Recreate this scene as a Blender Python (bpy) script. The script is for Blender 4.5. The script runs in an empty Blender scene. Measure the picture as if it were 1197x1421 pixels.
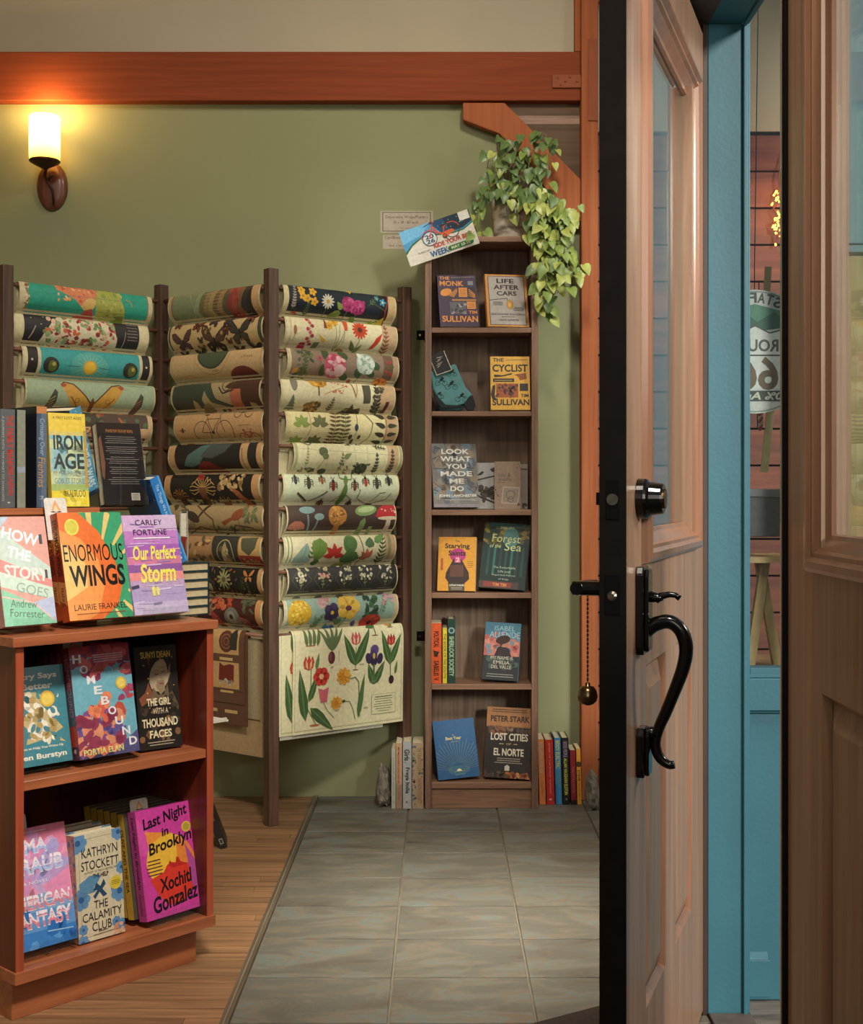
import bpy, math, random
from mathutils import Vector, Matrix
random.seed(7)
S = bpy.context.scene
COL = S.collection

# ------------------------------------------------------------------ camera
F, CX, HY, EH = 1800.0, 608.0, 686.0, 1.15        # focal length / principal point in pixels, eye height
cam = bpy.data.cameras.new('camera'); camo = bpy.data.objects.new('camera', cam); COL.objects.link(camo)
cam.sensor_fit = 'HORIZONTAL'; cam.sensor_width = 36.0; cam.lens = 36.0 * F / 1197.0
cam.shift_x = -(CX - 598.5) / 1197.0; cam.shift_y = -(710.5 - HY) / 1197.0
camo.location = (0, 0, EH); camo.rotation_euler = (math.pi / 2, 0, 0); cam.clip_start = 0.05
S.camera = camo

# ------------------------------------------------------------------ light and exposure
S.view_settings.view_transform = 'Standard'; S.view_settings.look = 'None'
S.view_settings.exposure = 0.0; S.view_settings.gamma = 1.0; S.view_settings.use_curve_mapping = False
try:
    S.cycles.use_denoising = True
    S.cycles.max_bounces = 8; S.cycles.sample_clamp_indirect = 4.0
except Exception: pass
wd = bpy.data.worlds.new('world'); S.world = wd; wd.use_nodes = True
bg = wd.node_tree.nodes['Background']; bg.inputs[0].default_value = (0.86, 0.95, 1.0, 1); bg.inputs[1].default_value = 0.34
# a brighter sky overhead than at the horizon
tc = wd.node_tree.nodes.new('ShaderNodeTexCoord'); sx = wd.node_tree.nodes.new('ShaderNodeSeparateXYZ')
rp = wd.node_tree.nodes.new('ShaderNodeValToRGB'); wl = wd.node_tree.links
wl.new(tc.outputs['Generated'], sx.inputs[0]); wl.new(sx.outputs['Z'], rp.inputs[0]); wl.new(rp.outputs[0], bg.inputs[0])
rp.color_ramp.elements[0].position = 0.0; rp.color_ramp.elements[0].color = (0.30, 0.29, 0.26, 1)
rp.color_ramp.elements[1].position = 0.35; rp.color_ramp.elements[1].color = (0.80, 0.93, 1.0, 1)

def lamp(name, kind, loc, energy, color, target=None, **kw):
    l = bpy.data.lights.new(name, kind); l.energy = energy; l.color = color
    for k, v in kw.items(): setattr(l, k, v)
    o = bpy.data.objects.new(name, l); COL.objects.link(o); o.location = loc
    if target is not None:
        o.rotation_euler = (Vector(target) - Vector(loc)).to_track_quat('-Z', 'Y').to_euler()
    return o
# daylight through the shop window on the right
lamp('daylight_sun', 'SUN', (3, 0, 3), 2.8, (1.0, 0.94, 0.84), target=(3 - 0.55, 1.0, 3 - 0.36), angle=math.radians(9))
# added unseen area lights at ceiling height, brightening the wall, floor and display unit
lamp('ceiling_fill', 'AREA', (0.40, 3.30, 3.3), 7.5, (1.0, 0.92, 0.78), target=(-0.1, 4.94, 1.75), shape='DISK', size=0.25, spread=math.radians(105))
lamp('ceiling_fill', 'AREA', (-1.2, 2.3, 3.35), 11, (1.0, 0.90, 0.74), target=(-0.9, 4.94, 1.9), shape='DISK', size=0.5, spread=math.radians(130))
lamp('door_fill', 'AREA', (2.4, 2.4, 2.2), 30, (1.0, 0.90, 0.76), target=(0.42, 2.4, 1.2), shape='DISK', size=0.5)  # unseen light added outside to brighten the open door's outer face
lamp('ceiling_fill', 'AREA', (0.32, 3.15, 3.3), 7, (1.0, 0.90, 0.76), target=(0.18, 3.50, 0), shape='SQUARE', size=0.2, spread=math.radians(31))
lamp('ceiling_fill', 'AREA', (0.25, 1.0, 3.3), 21, (1.0, 0.90, 0.78), target=(-0.85, 2.95, 0.7), shape='DISK', size=0.4, spread=math.radians(70))

lamp('front_fill', 'AREA', (0.1, -0.6, 2.0), 11.5, (1.0, 0.92, 0.80), target=(-0.2, 4.7, 0.8), shape='DISK', size=1.0)  # added frontal fill from behind the camera, no fixture there

# ------------------------------------------------------------------ helpers
def px(x, y, Y): return Vector(((x - CX) / F * Y, Y, EH - (y - HY) / F * Y))
def lin(h):
    h = h.lstrip('#'); r = []
    for i in (0, 2, 4):
        c = int(h[i:i + 2], 16) / 255.0
        r.append(c / 12.92 if c <= 0.04045 else ((c + 0.055) / 1.055) ** 2.4)
    return (r[0], r[1], r[2], 1.0)
MATS = {}
def newmat(key):
    m = bpy.data.materials.new(key); m.use_nodes = True; MATS[key] = m
    return m, m.node_tree, m.node_tree.nodes['Principled BSDF']
def setin(b, n, v):
    if n in b.inputs: b.inputs[n].default_value = v
def N(nt, t, **kw):
    n = nt.nodes.new(t)
    for k, v in kw.items(): setattr(n, k, v)
    return n
def ink(h, rough=0.55):
    """printed or painted colour with a slight mottle"""
    key = 'ink_%s_%02d' % (h.lstrip('#'), int(rough * 100))
    if key in MATS: return MATS[key]
    m, nt, b = newmat(key)
    tcn = N(nt, 'ShaderNodeTexCoord'); n = N(nt, 'ShaderNodeTexNoise'); n.inputs['Scale'].default_value = 90; n.inputs['Detail'].default_value = 3
    nt.links.new(tcn.outputs['Object'], n.inputs['Vector'])
    r = N(nt, 'ShaderNodeValToRGB'); c = lin(h)
    r.color_ramp.elements[0].position = 0.3; r.color_ramp.elements[1].position = 0.7
    r.color_ramp.elements[0].color = (c[0] * .88, c[1] * .88, c[2] * .88, 1); r.color_ramp.elements[1].color = (min(1, c[0] * 1.08), min(1, c[1] * 1.08), min(1, c[2] * 1.08), 1)
    nt.links.new(n.outputs[0], r.inputs[0]); nt.links.new(r.outputs[0], b.inputs['Base Color'])
    b.inputs['Roughness'].default_value = rough
    return m
def paint(key, h, rough=0.6, var=0.12, scale=4.0, bump=0.0, bscale=250, coat=0.0, metal=0.0):
    if key in MATS: return MATS[key]
    m, nt, b = newmat(key)
    tcn = N(nt, 'ShaderNodeTexCoord'); n = N(nt, 'ShaderNodeTexNoise'); n.inputs['Scale'].default_value = scale; n.inputs['Detail'].default_value = 5
    nt.links.new(tcn.outputs['Object'], n.inputs['Vector'])
    r = N(nt, 'ShaderNodeValToRGB'); c = lin(h)
    r.color_ramp.elements[0].position = 0.3; r.color_ramp.elements[1].position = 0.7
    r.color_ramp.elements[0].color = tuple(x * (1 - var) for x in c[:3]) + (1,); r.color_ramp.elements[1].color = tuple(min(1, x * (1 + var)) for x in c[:3]) + (1,)
    nt.links.new(n.outputs[0], r.inputs[0]); nt.links.new(r.outputs[0], b.inputs['Base Color'])
    b.inputs['Roughness'].default_value = rough; b.inputs['Metallic'].default_value = metal; setin(b, 'Coat Weight', coat); setin(b, 'Coat Roughness', 0.12)
    if bump:
        n2 = N(nt, 'ShaderNodeTexNoise'); n2.inputs['Scale'].default_value = bscale; n2.inputs['Detail'].default_value = 2
        nt.links.new(tcn.outputs['Object'], n2.inputs['Vector'])
        bp = N(nt, 'ShaderNodeBump'); bp.inputs['Strength'].default_value = bump; bp.inputs['Distance'].default_value = 0.004
        nt.links.new(n2.outputs[0], bp.inputs['Height']); nt.links.new(bp.outputs[0], b.inputs['Normal'])
    return m
def wood(key, c1, c2, axis='Z', fine=55.0, rough=0.45, coat=0.0, bump=0.15, island=0.0, stretch=0.05):
    if key in MATS: return MATS[key]
    m, nt, b = newmat(key)
    tcn = N(nt, 'ShaderNodeTexCoord'); mp = N(nt, 'ShaderNodeMapping')
    sc = [fine, fine, fine]; sc['XYZ'.index(axis)] = fine * stretch; mp.inputs['Scale'].default_value = sc
    nt.links.new(tcn.outputs['Object'], mp.inputs['Vector'])
    vec = mp.outputs[0]
    if island:
        g = N(nt, 'ShaderNodeNewGeometry'); ma = N(nt, 'ShaderNodeMath', operation='MULTIPLY'); ma.inputs[1].default_value = 40
        cb = N(nt, 'ShaderNodeCombineXYZ'); ad = N(nt, 'ShaderNodeVectorMath', operation='ADD')
        nt.links.new(g.outputs['Random Per Island'], ma.inputs[0])
        for i in range(3): nt.links.new(ma.outputs[0], cb.inputs[i])
        nt.links.new(vec, ad.inputs[0]); nt.links.new(cb.outputs[0], ad.inputs[1]); vec = ad.outputs[0]
    n = N(nt, 'ShaderNodeTexNoise'); n.inputs['Scale'].default_value = 1; n.inputs['Detail'].default_value = 7; n.inputs['Roughness'].default_value = 0.65; n.inputs['Distortion'].default_value = 0.6
    nt.links.new(vec, n.inputs['Vector'])
    r = N(nt, 'ShaderNodeValToRGB'); r.color_ramp.elements[0].position = 0.33; r.color_ramp.elements[1].position = 0.68
    r.color_ramp.elements[0].color = lin(c1); r.color_ramp.elements[1].color = lin(c2)
    nt.links.new(n.outputs[0], r.inputs[0]); out = r.outputs[0]
    if island:
        hs = N(nt, 'ShaderNodeHueSaturation'); mr = N(nt, 'ShaderNodeMapRange'); mr.inputs[3].default_value = 1 - island; mr.inputs[4].default_value = 1 + island
        nt.links.new(g.outputs['Random Per Island'], mr.inputs[0]); nt.links.new(mr.outputs[0], hs.inputs['Value']); nt.links.new(out, hs.inputs['Color']); out = hs.outputs[0]
    nt.links.new(out, b.inputs['Base Color'])
    b.inputs['Roughness'].default_value = rough; setin(b, 'Coat Weight', coat); setin(b, 'Coat Roughness', 0.15)
    if bump:
        bp = N(nt, 'ShaderNodeBump'); bp.inputs['Strength'].default_value = bump; bp.inputs['Distance'].default_value = 0.002
        nt.links.new(n.outputs[0], bp.inputs['Height']); nt.links.new(bp.outputs[0], b.inputs['Normal'])
    return m
def glassmat(key, tint=(1, 1, 1), refl=1.0, rough=0.0):
    if key in MATS: return MATS[key]
    m, nt, b = newmat(key); nt.nodes.remove(b)
    o = nt.nodes['Material Output']; t = N(nt, 'ShaderNodeBsdfTransparent'); t.inputs[0].default_value = (*tint, 1)
    g = N(nt, 'ShaderNodeBsdfGlossy'); g.inputs['Roughness'].default_value = rough; g.inputs[0].default_value = (refl, refl, refl, 1)
    lw_ = N(nt, 'ShaderNodeLayerWeight'); lw_.inputs[0].default_value = 0.5; pw = N(nt, 'ShaderNodeMath', operation='POWER'); pw.inputs[1].default_value = 3.5
    f = N(nt, 'ShaderNodeMath', operation='MULTIPLY_ADD'); f.inputs[1].default_value = 0.62; f.inputs[2].default_value = 0.04; x = N(nt, 'ShaderNodeMixShader')
    nt.links.new(lw_.outputs['Facing'], pw.inputs[0]); nt.links.new(pw.outputs[0], f.inputs[0])
    nt.links.new(f.outputs[0], x.inputs[0]); nt.links.new(t.outputs[0], x.inputs[1]); nt.links.new(g.outputs[0], x.inputs[2]); nt.links.new(x.outputs[0], o.inputs[0])
    return m
def glow(key, h1, s1, h2=None, s2=None):
    """a light-giving surface, brighter at the top of its own height"""
    if key in MATS: return MATS[key]
    m, nt, b = newmat(key); nt.nodes.remove(b); o = nt.nodes['Material Output']
    e = N(nt, 'ShaderNodeEmission'); nt.links.new(e.outputs[0], o.inputs[0])
    if h2 is None:
        e.inputs[0].default_value = lin(h1); e.inputs[1].default_value = s1
    else:
        t = N(nt, 'ShaderNodeTexCoord'); sp = N(nt, 'ShaderNodeSeparateXYZ'); r = N(nt, 'ShaderNodeValToRGB'); mr = N(nt, 'ShaderNodeMapRange')
        nt.links.new(t.outputs['Generated'], sp.inputs[0]); nt.links.new(sp.outputs['Z'], r.inputs[0]); nt.links.new(sp.outputs['Z'], mr.inputs[0])
        r.color_ramp.elements[0].color = lin(h1); r.color_ramp.elements[1].color = lin(h2); mr.inputs[3].default_value = s1; mr.inputs[4].default_value = s2
        nt.links.new(r.outputs[0], e.inputs[0]); nt.links.new(mr.outputs[0], e.inputs[1])
    return m

class MB:
    """collects shapes and links them as ONE mesh object"""
    def __init__(s): s.v = []; s.f = []; s.m = []; s.mats = []
    def mi(s, m):
        if m not in s.mats: s.mats.append(m)
        return s.mats.index(m)
    def face(s, pts, m):
        b = len(s.v); s.v += [tuple(p) for p in pts]; s.f.append(tuple(range(b, b + len(pts)))); s.m.append(s.mi(m))
    def mesh(s, vs, fs, m):
        b = len(s.v); s.v += [tuple(p) for p in vs]; k = s.mi(m)
        for f in fs: s.f.append(tuple(b + i for i in f)); s.m.append(k)
    def box(s, x0, y0, z0, x1, y1, z1, m, M=None):
        vs = [Vector((x, y, z)) for z in (z0, z1) for y in (y0, y1) for x in (x0, x1)]
        if M is not None: vs = [M @ v for v in vs]
        s.mesh(vs, [(0, 2, 3, 1), (4, 5, 7, 6), (0, 1, 5, 4), (2, 6, 7, 3), (0, 4, 6, 2), (1, 3, 7, 5)], m)
    def prism(s, pts, a0, a1, m, plane='XZ'):
        """extrude a 2-D outline between a0 and a1 along the third axis"""
        def mk(p, a): return {'XZ': (p[0], a, p[1]), 'XY': (p[0], p[1], a), 'YZ': (a, p[0], p[1])}[plane]
        n = len(pts); vs = [mk(p, a0) for p in pts] + [mk(p, a1) for p in pts]
        s.mesh(vs, [tuple(range(n))[::-1], tuple(range(n, 2 * n))] + [(i, (i + 1) % n, n + (i + 1) % n, n + i) for i in range(n)], m)
    def tube(s, path, r, m, n=8, cap=True):
        path = [Vector(p) for p in path]; rs = r if isinstance(r, (list, tuple)) else [r] * len(path)
        vs = []; fs = []; up = Vector((0.3, 0.2, 0.93))
        for i, p in enumerate(path):
            d = (path[min(i + 1, len(path) - 1)] - path[max(i - 1, 0)])
            d = d.normalized() if d.length > 1e-9 else Vector((0, 0, 1))
            a = d.cross(up)
            if a.length < 1e-3: a = d.cross(Vector((1, 0, 0)))
            a.normalize(); b = a.cross(d)
            for k in range(n):
                t = 2 * math.pi * k / n; vs.append(p + (a * math.cos(t) + b * math.sin(t)) * rs[i])
        for i in range(len(path) - 1):
            for k in range(n): fs.append((i * n + k, i * n + (k + 1) % n, (i + 1) * n + (k + 1) % n, (i + 1) * n + k))
        if cap: fs += [tuple(range(n))[::-1], tuple(range((len(path) - 1) * n, len(path) * n))]
        s.mesh(vs, fs, m)
    def lathe(s, prof, m, n=32, M=None, sx=1.0, sy=1.0):
        vs = []; fs = []
        for (r, z) in prof:
            for k in range(n):
                t = 2 * math.pi * k / n; v = Vector((r * math.cos(t) * sx, r * math.sin(t) * sy, z)); vs.append(M @ v if M is not None else v)
        L = len(prof)
        for i in range(L - 1):
            for k in range(n): fs.append((i * n + k, i * n + (k + 1) % n, (i + 1) * n + (k + 1) % n, (i + 1) * n + k))
        fs += [tuple(range(n))[::-1], tuple(range((L - 1) * n, L * n))]
        s.mesh(vs, fs, m)
    def build(s, name, parent=None, smooth=False, bevel=0.0, M=None):
        me = bpy.data.meshes.new(name); me.from_pydata(s.v, [], s.f)
        for m in s.mats: me.materials.append(m)
        me.polygons.foreach_set('material_index', s.m)
        if smooth: me.polygons.foreach_set('use_smooth', [True] * len(s.f))
        me.update()
        o = bpy.data.objects.new(name, me); COL.objects.link(o)
        if parent is not None: o.parent = parent
        if M is not None: o.matrix_local = M
        if bevel:
            b = o.modifiers.new('bevel', 'BEVEL'); b.width = bevel; b.segments = 2; b.limit_method = 'ANGLE'
        return o
def tag(o, label=None, cat=None, group=None, kind=None):
    if label: o['label'] = label
    if cat: o['category'] = cat
    if group: o['group'] = group
    if kind: o['kind'] = kind
    return o
def thing(name, label, cat, M=None, group=None):
    o = bpy.data.objects.new(name, None); o.empty_display_size = 0.05; COL.objects.link(o)
    if M is not None: o.matrix_world = M
    return tag(o, label, cat, group)
def T_(x, y=None, z=None): return Matrix.Translation(x if y is None else (x, y, z))
def RX(a): return Matrix.Rotation(math.radians(a), 4, 'X')
def RY(a): return Matrix.Rotation(math.radians(a), 4, 'Y')
def RZ(a): return Matrix.Rotation(math.radians(a), 4, 'Z')
def crn(P, n=4):
    o = []
    for i in range(len(P) - 1):
        p0, a, b, p3 = P[max(i - 1, 0)], P[i], P[i + 1], P[min(i + 2, len(P) - 1)]
        for k in range(n):
            t = k / n; o.append(tuple(.5 * (2 * a[j] + (b[j] - p0[j]) * t + (2 * p0[j] - 5 * a[j] + 4 * b[j] - p3[j]) * t * t + (3 * a[j] - p0[j] - 3 * b[j] + p3[j]) * t ** 3) for j in range(len(a))))
    return o + [P[-1]]
def struct(mb, name, **kw): return tag(mb.build(name, **kw), kind='structure')

# ------------------------------------------------------------------ lettering: glyph outlines of the built-in font
CH = "ABCDEFGHIJKLMNOPQRSTUVWXYZabcdefghijklmnopqrstuvwxyz0123456789#%&'-.,$:/+~"
GL = {}
def glyphs():
    tmp = []
    for st, off in ((0, 0.0), (1, 0.028)):
        for c in list(CH) + ['|', ' ']:
            for body in ((c, c + '|') if c not in '| ' else ((c + '|') if c == ' ' else '|',)):
                cu = bpy.data.curves.new('t', 'FONT'); cu.body = body; cu.size = 1; cu.offset = off; cu.resolution_u = 3
                o = bpy.data.objects.new('t', cu); COL.objects.link(o); tmp.append((st, c, body, o, cu))
    dg = bpy.context.evaluated_depsgraph_get(); raw = {}
    for st, c, body, o, cu in tmp:
        e = o.evaluated_get(dg); me = e.to_mesh(); me.calc_loop_triangles()
        vs = [(v.co.x, v.co.y) for v in me.vertices]
        raw[(st, body)] = [tuple(vs[i] for i in t.vertices) for t in me.loop_triangles]; e.to_mesh_clear()
    for st, c, body, o, cu in tmp: bpy.data.objects.remove(o); bpy.data.curves.remove(cu)
    mx = lambda t: max((p[0] for q in t for p in q), default=0)
    for st in (0, 1):
        b = mx(raw[(st, '|')])
        for c in CH: GL[(st, c)] = (raw[(st, c)], mx(raw[(st, c + '|')]) - b)
        GL[(st, ' ')] = ([], mx(raw[(st, ' |')]) - b)
glyphs()

def clip(poly, k, val, keep_less):
    out = []; n = len(poly)
    for i in range(n):
        a, b = poly[i], poly[(i + 1) % n]
        ia = (a[k] <= val) if keep_less else (a[k] >= val); ib = (b[k] <= val) if keep_less else (b[k] >= val)
        if ia: out.append(a)
        if ia != ib:
            t = (val - a[k]) / (b[k] - a[k]); q = [a[0] + (b[0] - a[0]) * t, a[1] + (b[1] - a[1]) * t]; q[k] = val; out.append(tuple(q))
    return out
from mathutils.geometry import tessellate_polygon
class Art:
    """flat artwork of width W and height H metres; positions are fractions of W,H, motif sizes fractions of H"""
    def __init__(s, W, H, rough=0.5): s.W, s.H, s.it, s.n, s.rough = W, H, [], 0, rough
    def _add(s, polys, c): s.it.append((polys, c, s.n)); s.n += 1
    def R(s, x0, y0, x1, y1, c): s._add([[(x0 * s.W, y0 * s.H), (x1 * s.W, y0 * s.H), (x1 * s.W, y1 * s.H), (x0 * s.W, y1 * s.H)]], c)
    def _ell(s, cx, cy, rx, ry, rot=0, n=14):
        a = math.radians(rot); ca, sa = math.cos(a), math.sin(a); o = []
        for k in range(n):
            t = 2 * math.pi * k / n; x, y = rx * math.cos(t) * s.H, ry * math.sin(t) * s.H; o.append((cx * s.W + x * ca - y * sa, cy * s.H + x * sa + y * ca))
        return o
    def E(s, cx, cy, rx, ry, c, rot=0, n=14): s._add([s._ell(cx, cy, rx, ry, rot, n)], c)
    def _tri(s, pts):
        v = [Vector((p[0], p[1], 0)) for p in pts]; return [[pts[i] for i in t] for t in tessellate_polygon([v])]
    def P(s, pts, c): s._add(s._tri([(x * s.W, y * s.H) for x, y in pts]), c)
    def M(s, cx, cy, pts, c, sc=1.0, rot=0, mir=1):
        a = math.radians(rot); ca, sa = math.cos(a), math.sin(a)
        s._add(s._tri([(cx * s.W + (x * mir * ca - y * sa) * sc * s.H, cy * s.H + (x * mir * sa + y * ca) * sc * s.H) for x, y in pts]), c)
    def _seg(s, a, b, w):
        d = (b[0] - a[0], b[1] - a[1]); l = math.hypot(*d) or 1e-9; nx, ny = -d[1] / l * w / 2, d[0] / l * w / 2
        return [(a[0] + nx, a[1] + ny), (b[0] + nx, b[1] + ny), (b[0] - nx, b[1] - ny), (a[0] - nx, a[1] - ny)]
    def L(s, pts, w, c):
        q = [(x * s.W, y * s.H) for x, y in pts]; s._add([s._seg(q[i], q[i + 1], w * s.H) for i in range(len(q) - 1)], c)
    def ML(s, cx, cy, pts, w, c, sc=1.0, rot=0, mir=1):
        a = math.radians(rot); ca, sa = math.cos(a), math.sin(a)
        q = [(cx * s.W + (x * mir * ca - y * sa) * sc * s.H, cy * s.H + (x * mir * sa + y * ca) * sc * s.H) for x, y in pts]
        s._add([s._seg(q[i], q[i + 1], w * s.H) for i in range(len(q) - 1)], c)
    def ring(s, cx, cy, r, w, c, n=20, ry=None):
        p = s._ell(cx, cy, r, ry or r, 0, n); s._add([s._seg(p[i], p[(i + 1) % n], w * s.H) for i in range(n)], c)
    def T(s, t, cx, cy, w, h, c, b=1, rot=0, mir=1, sh=0.0):
        tw, th = (w * s.H, h * s.W) if rot in (90, -90) else (w * s.W, h * s.H)
        x = 0; tr = []
        for chh in t:
            g = GL.get((b, chh)) or GL[(b, ' ')]
            tr += [[(p[0] + x + sh * p[1], p[1]) for p in q] for q in g[0]]; x += g[1]
        if not tr: return
        xs = [p[0] for q in tr for p in q]; ys = [p[1] for q in tr for p in q]
        x0, x1, y0, y1 = min(xs), max(xs), min(ys), max(ys); a = math.radians(rot); ca, sa = round(math.cos(a), 6), round(math.sin(a), 6)
        def mp(p):
            u = ((p[0] - x0) / (x1 - x0) - .5) * tw * mir; v = ((p[1] - y0) / (y1 - y0) - .5) * th
            return (cx * s.W + u * ca - v * sa, cy * s.H + u * sa + v * ca)
        s._add([[mp(p) for p in q] for q in tr], c)
    def lines(s, x0, x1, y0, y1, n, c, w=0.006, ragged=0.3, rnd=None):
        r = rnd or random; ps = []
        for i in range(n):
            y = y1 - (y1 - y0) * (i + .5) / n; d = (x1 - x0) * r.uniform(0, ragged) / 2
            ps.append([((x0 + d) * s.W, (y - w / 2) * s.H), ((x1 - d) * s.W, (y - w / 2) * s.H), ((x1 - d) * s.W, (y + w / 2) * s.H), ((x0 + d) * s.W, (y + w / 2) * s.H)])
        s._add(ps, c)
    # ---- motifs
    def leaf(s, cx, cy, ln, rot, c, w=0.32, vein=None):
        p = [(0, 0), (.18, w * .55), (.42, w * .62), (.75, w * .35), (1, 0), (.75, -w * .35), (.42, -w * .62), (.18, -w * .55)]
        s.M(cx, cy, p, c, ln, rot)
        if vein: s.ML(cx, cy, [(0.05, 0), (.9, 0)], .012, vein, ln, rot)
    def flower(s, cx, cy, r, cp, cc, n=7, pw=.42, cr=.28, r0=0):
        ps = []
        for k in range(n):
            a = 2 * math.pi * k / n + r0
            ps.append(s._ell(cx + math.cos(a) * r * .58 * s.H / s.W, cy + math.sin(a) * r * .58, r * .45, r * pw * .6, math.degrees(a), 9))
        s._add(ps, cp); s.E(cx, cy, r * cr, r * cr, cc, 0, 10)
    def sprig(s, cx, cy, ln, rot, n, c, cl=None, w=.3, ls=.3):
        a = math.radians(rot); s.ML(cx, cy, [(0, 0), (ln, 0)], .018, cl or c, 1, rot)
        for k in range(n):
            t = (k + 1) / (n + .3); bx, by = cx + math.cos(a) * ln * t * s.H / s.W, cy + math.sin(a) * ln * t; l = ln * ls * (1.15 - .6 * t)
            s.leaf(bx, by, l, rot + 50, c, w); s.leaf(bx, by, l, rot - 50, c, w)
        s.leaf(cx + math.cos(a) * ln * s.H / s.W, cy + math.sin(a) * ln, ln * ls * .7, rot, c, w)
    def butterfly(s, cx, cy, z, c1, c2, rot=0, spots=None):
        up = [(0, .02), (.12, .22), (.38, .5), (.6, .52), (.58, .3), (.42, .06), (.1, -.02)]; lo = [(0, -.02), (.2, -.02), (.4, -.12), (.36, -.38), (.2, -.42), (.06, -.2)]
        for m in (1, -1):
            s.M(cx, cy, up, c1, z, rot, m); s.M(cx, cy, lo, c2, z, rot, m)
            s.ML(cx, cy, up + up[:1], .02, '#2a201a', z, rot, m); s.ML(cx, cy, lo + lo[:1], .016, '#2a201a', z, rot, m)
            if spots:
                for (x, y, r) in ((.36, .3, .07), (.5, .42, .04), (.25, -.22, .05)): s.M(cx, cy, [(x + r * math.cos(t * .785), y + r * math.sin(t * .785)) for t in range(8)], spots, z, rot, m)
        s.M(cx, cy, [(-.03, -.3), (-.04, .1), (0, .2), (.04, .1), (.03, -.3)], '#2a201a', z, rot)
    def beetle(s, cx, cy, z, c):
        for m in (1, -1):
            for y in (.12, 0, -.14): s.ML(cx, cy, [(0, y), (.22, y + .05), (.3, y - .1)], .02, '#2a241c', z, 0, m)
            s.ML(cx, cy, [(0, .3), (.14, .5)], .016, '#2a241c', z, 0, m)
        s.E(cx, cy - .08 * z, .15 * z, .3 * z, c); s.E(cx, cy + .22 * z, .11 * z, .1 * z, '#33291f'); s.ML(cx, cy, [(0, .15), (0, -.36)], .018, '#2a241c', z)
    def bike(s, cx, cy, z, c, w=.022):
        for x in (-.5, .5): s.ring(cx + x * z * s.H / s.W, cy, .36 * z, w, c, 18)
        s.ML(cx, cy, [(-.5, 0), (-.28, .42), (.28, .42), (-.02, 0), (-.5, 0)], w, c, z); s.ML(cx, cy, [(-.02, 0), (-.32, .55)], w, c, z); s.ML(cx, cy, [(.5, 0), (.26, .55), (.4, .62)], w, c, z)
        s.ML(cx, cy, [(-.42, .56), (-.22, .56)], w * 1.8, c, z); s.E(cx - .02 * z * s.H / s.W, cy, .06 * z, .06 * z, c)
    def shroom(s, cx, cy, z, cap, stem, dome=.5):
        s.M(cx, cy, [(-.07, 0), (-.05, .55), (.05, .55), (.08, 0)], stem, z); s.M(cx, cy, [(-.42, .5), (-.36, .5 + dome * .6), (-.15, .5 + dome), (.15, .5 + dome), (.36, .5 + dome * .6), (.42, .5), (.2, .45), (-.2, .45)], cap, z)
    def tulip(s, cx, cy, z, c1, c2):
        s.M(cx, cy, [(0, 0), (-.3, .12), (-.36, .45), (-.22, .8), (-.1, .55), (0, .85), (.12, .55), (.24, .8), (.36, .45), (.28, .12)], c1, z)
        for m in (1, -1): s.M(cx, cy, [(.05, .05), (.2, .2), (.2, .6), (.08, .4)], c2, z, 0, m)
    def tree(s, cx, cy, z, c, pine=False):
        s.M(cx, cy, [(-.05, 0), (-.04, .35), (.04, .35), (.05, 0)], '#5a4632', z)
        if pine:
            for k in range(4): s.M(cx, cy, [(-.34 + k * .07, .15 + k * .2), (0, .5 + k * .2), (.34 - k * .07, .15 + k * .2)], c, z)
        else:
            for (x, y, r) in ((0, .62, .3), (-.2, .5, .22), (.22, .5, .22), (-.1, .8, .2), (.12, .78, .2)): s.E(cx + x * z * s.H / s.W, cy + y * z, r * z, r * z, c, 0, 10)
    def blobs(s, x0, x1, y0, y1, n, cols, r0, r1, seed=0):
        rd = random.Random(seed)
        for c in cols:
            s._add([s._ell(rd.uniform(x0, x1), rd.uniform(y0, y1), rd.uniform(r0, r1), rd.uniform(r0, r1) * .7, rd.uniform(0, 180), 7) for _ in range(n)], c)
    # ---- output
    def emit(s, mb, mp, vcuts=None, step=0.00003):
        for polys, c, k in s.it:
            m = ink(c, s.rough)
            for p in polys:
                for kk, lo, hi in ((0, 0, s.W), (1, 0, s.H)):
                    p = clip(p, kk, lo, False)
                    if len(p) > 2: p = clip(p, kk, hi, True)
                    if len(p) < 3: break
                if len(p) < 3: continue
                if vcuts is None: mb.face([mp(q[0], q[1], k * step) for q in p], m); continue
                ys = [q[1] for q in p]; a, b = min(ys), max(ys)
                cs = [v for v in vcuts if a < v < b]; lev = [a] + sorted(cs) + [b]
                for i in range(len(lev) - 1):
                    q = p
                    if i > 0: q = clip(q, 1, lev[i], False)
                    if i < len(lev) - 2 and len(q) > 2: q = clip(q, 1, lev[i + 1], True)
                    if len(q) > 2: mb.face([mp(t[0], t[1], k * step) for t in q], m)

# ------------------------------------------------------------------ shared materials
GREEN = paint('wall_green', '#8c8d69', 0.85, 0.05, 2.0, 0.12, 320)
BEIGE = paint('wall_beige', '#b3a68f', 0.85, 0.04, 3.0, 0.15, 320)
TIMBER_H = wood('timber_orange_h', '#7b3a20', '#8d4529', 'X', 60, 0.5, bump=0.35, stretch=0.03)
TIMBER_V = wood('timber_orange_v', '#94502f', '#a86440', 'Z', 50, 0.5, bump=0.35, stretch=0.03)
for _m in (TIMBER_H, TIMBER_V):
    _b = _m.node_tree.nodes['Principled BSDF']; _b.inputs['Roughness'].default_value = .8; setin(_b, 'Specular IOR Level', .2)
CHERRY_X = wood('cherry_x', '#8a4c30', '#b06a44', 'X', 40, 0.33, 0.15, 0.04)
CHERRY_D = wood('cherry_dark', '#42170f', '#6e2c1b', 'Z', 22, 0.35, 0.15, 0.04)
WALNUT = wood('walnut', '#5e4434', '#94705a', 'Z', 60, 0.5, bump=0.15)
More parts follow.
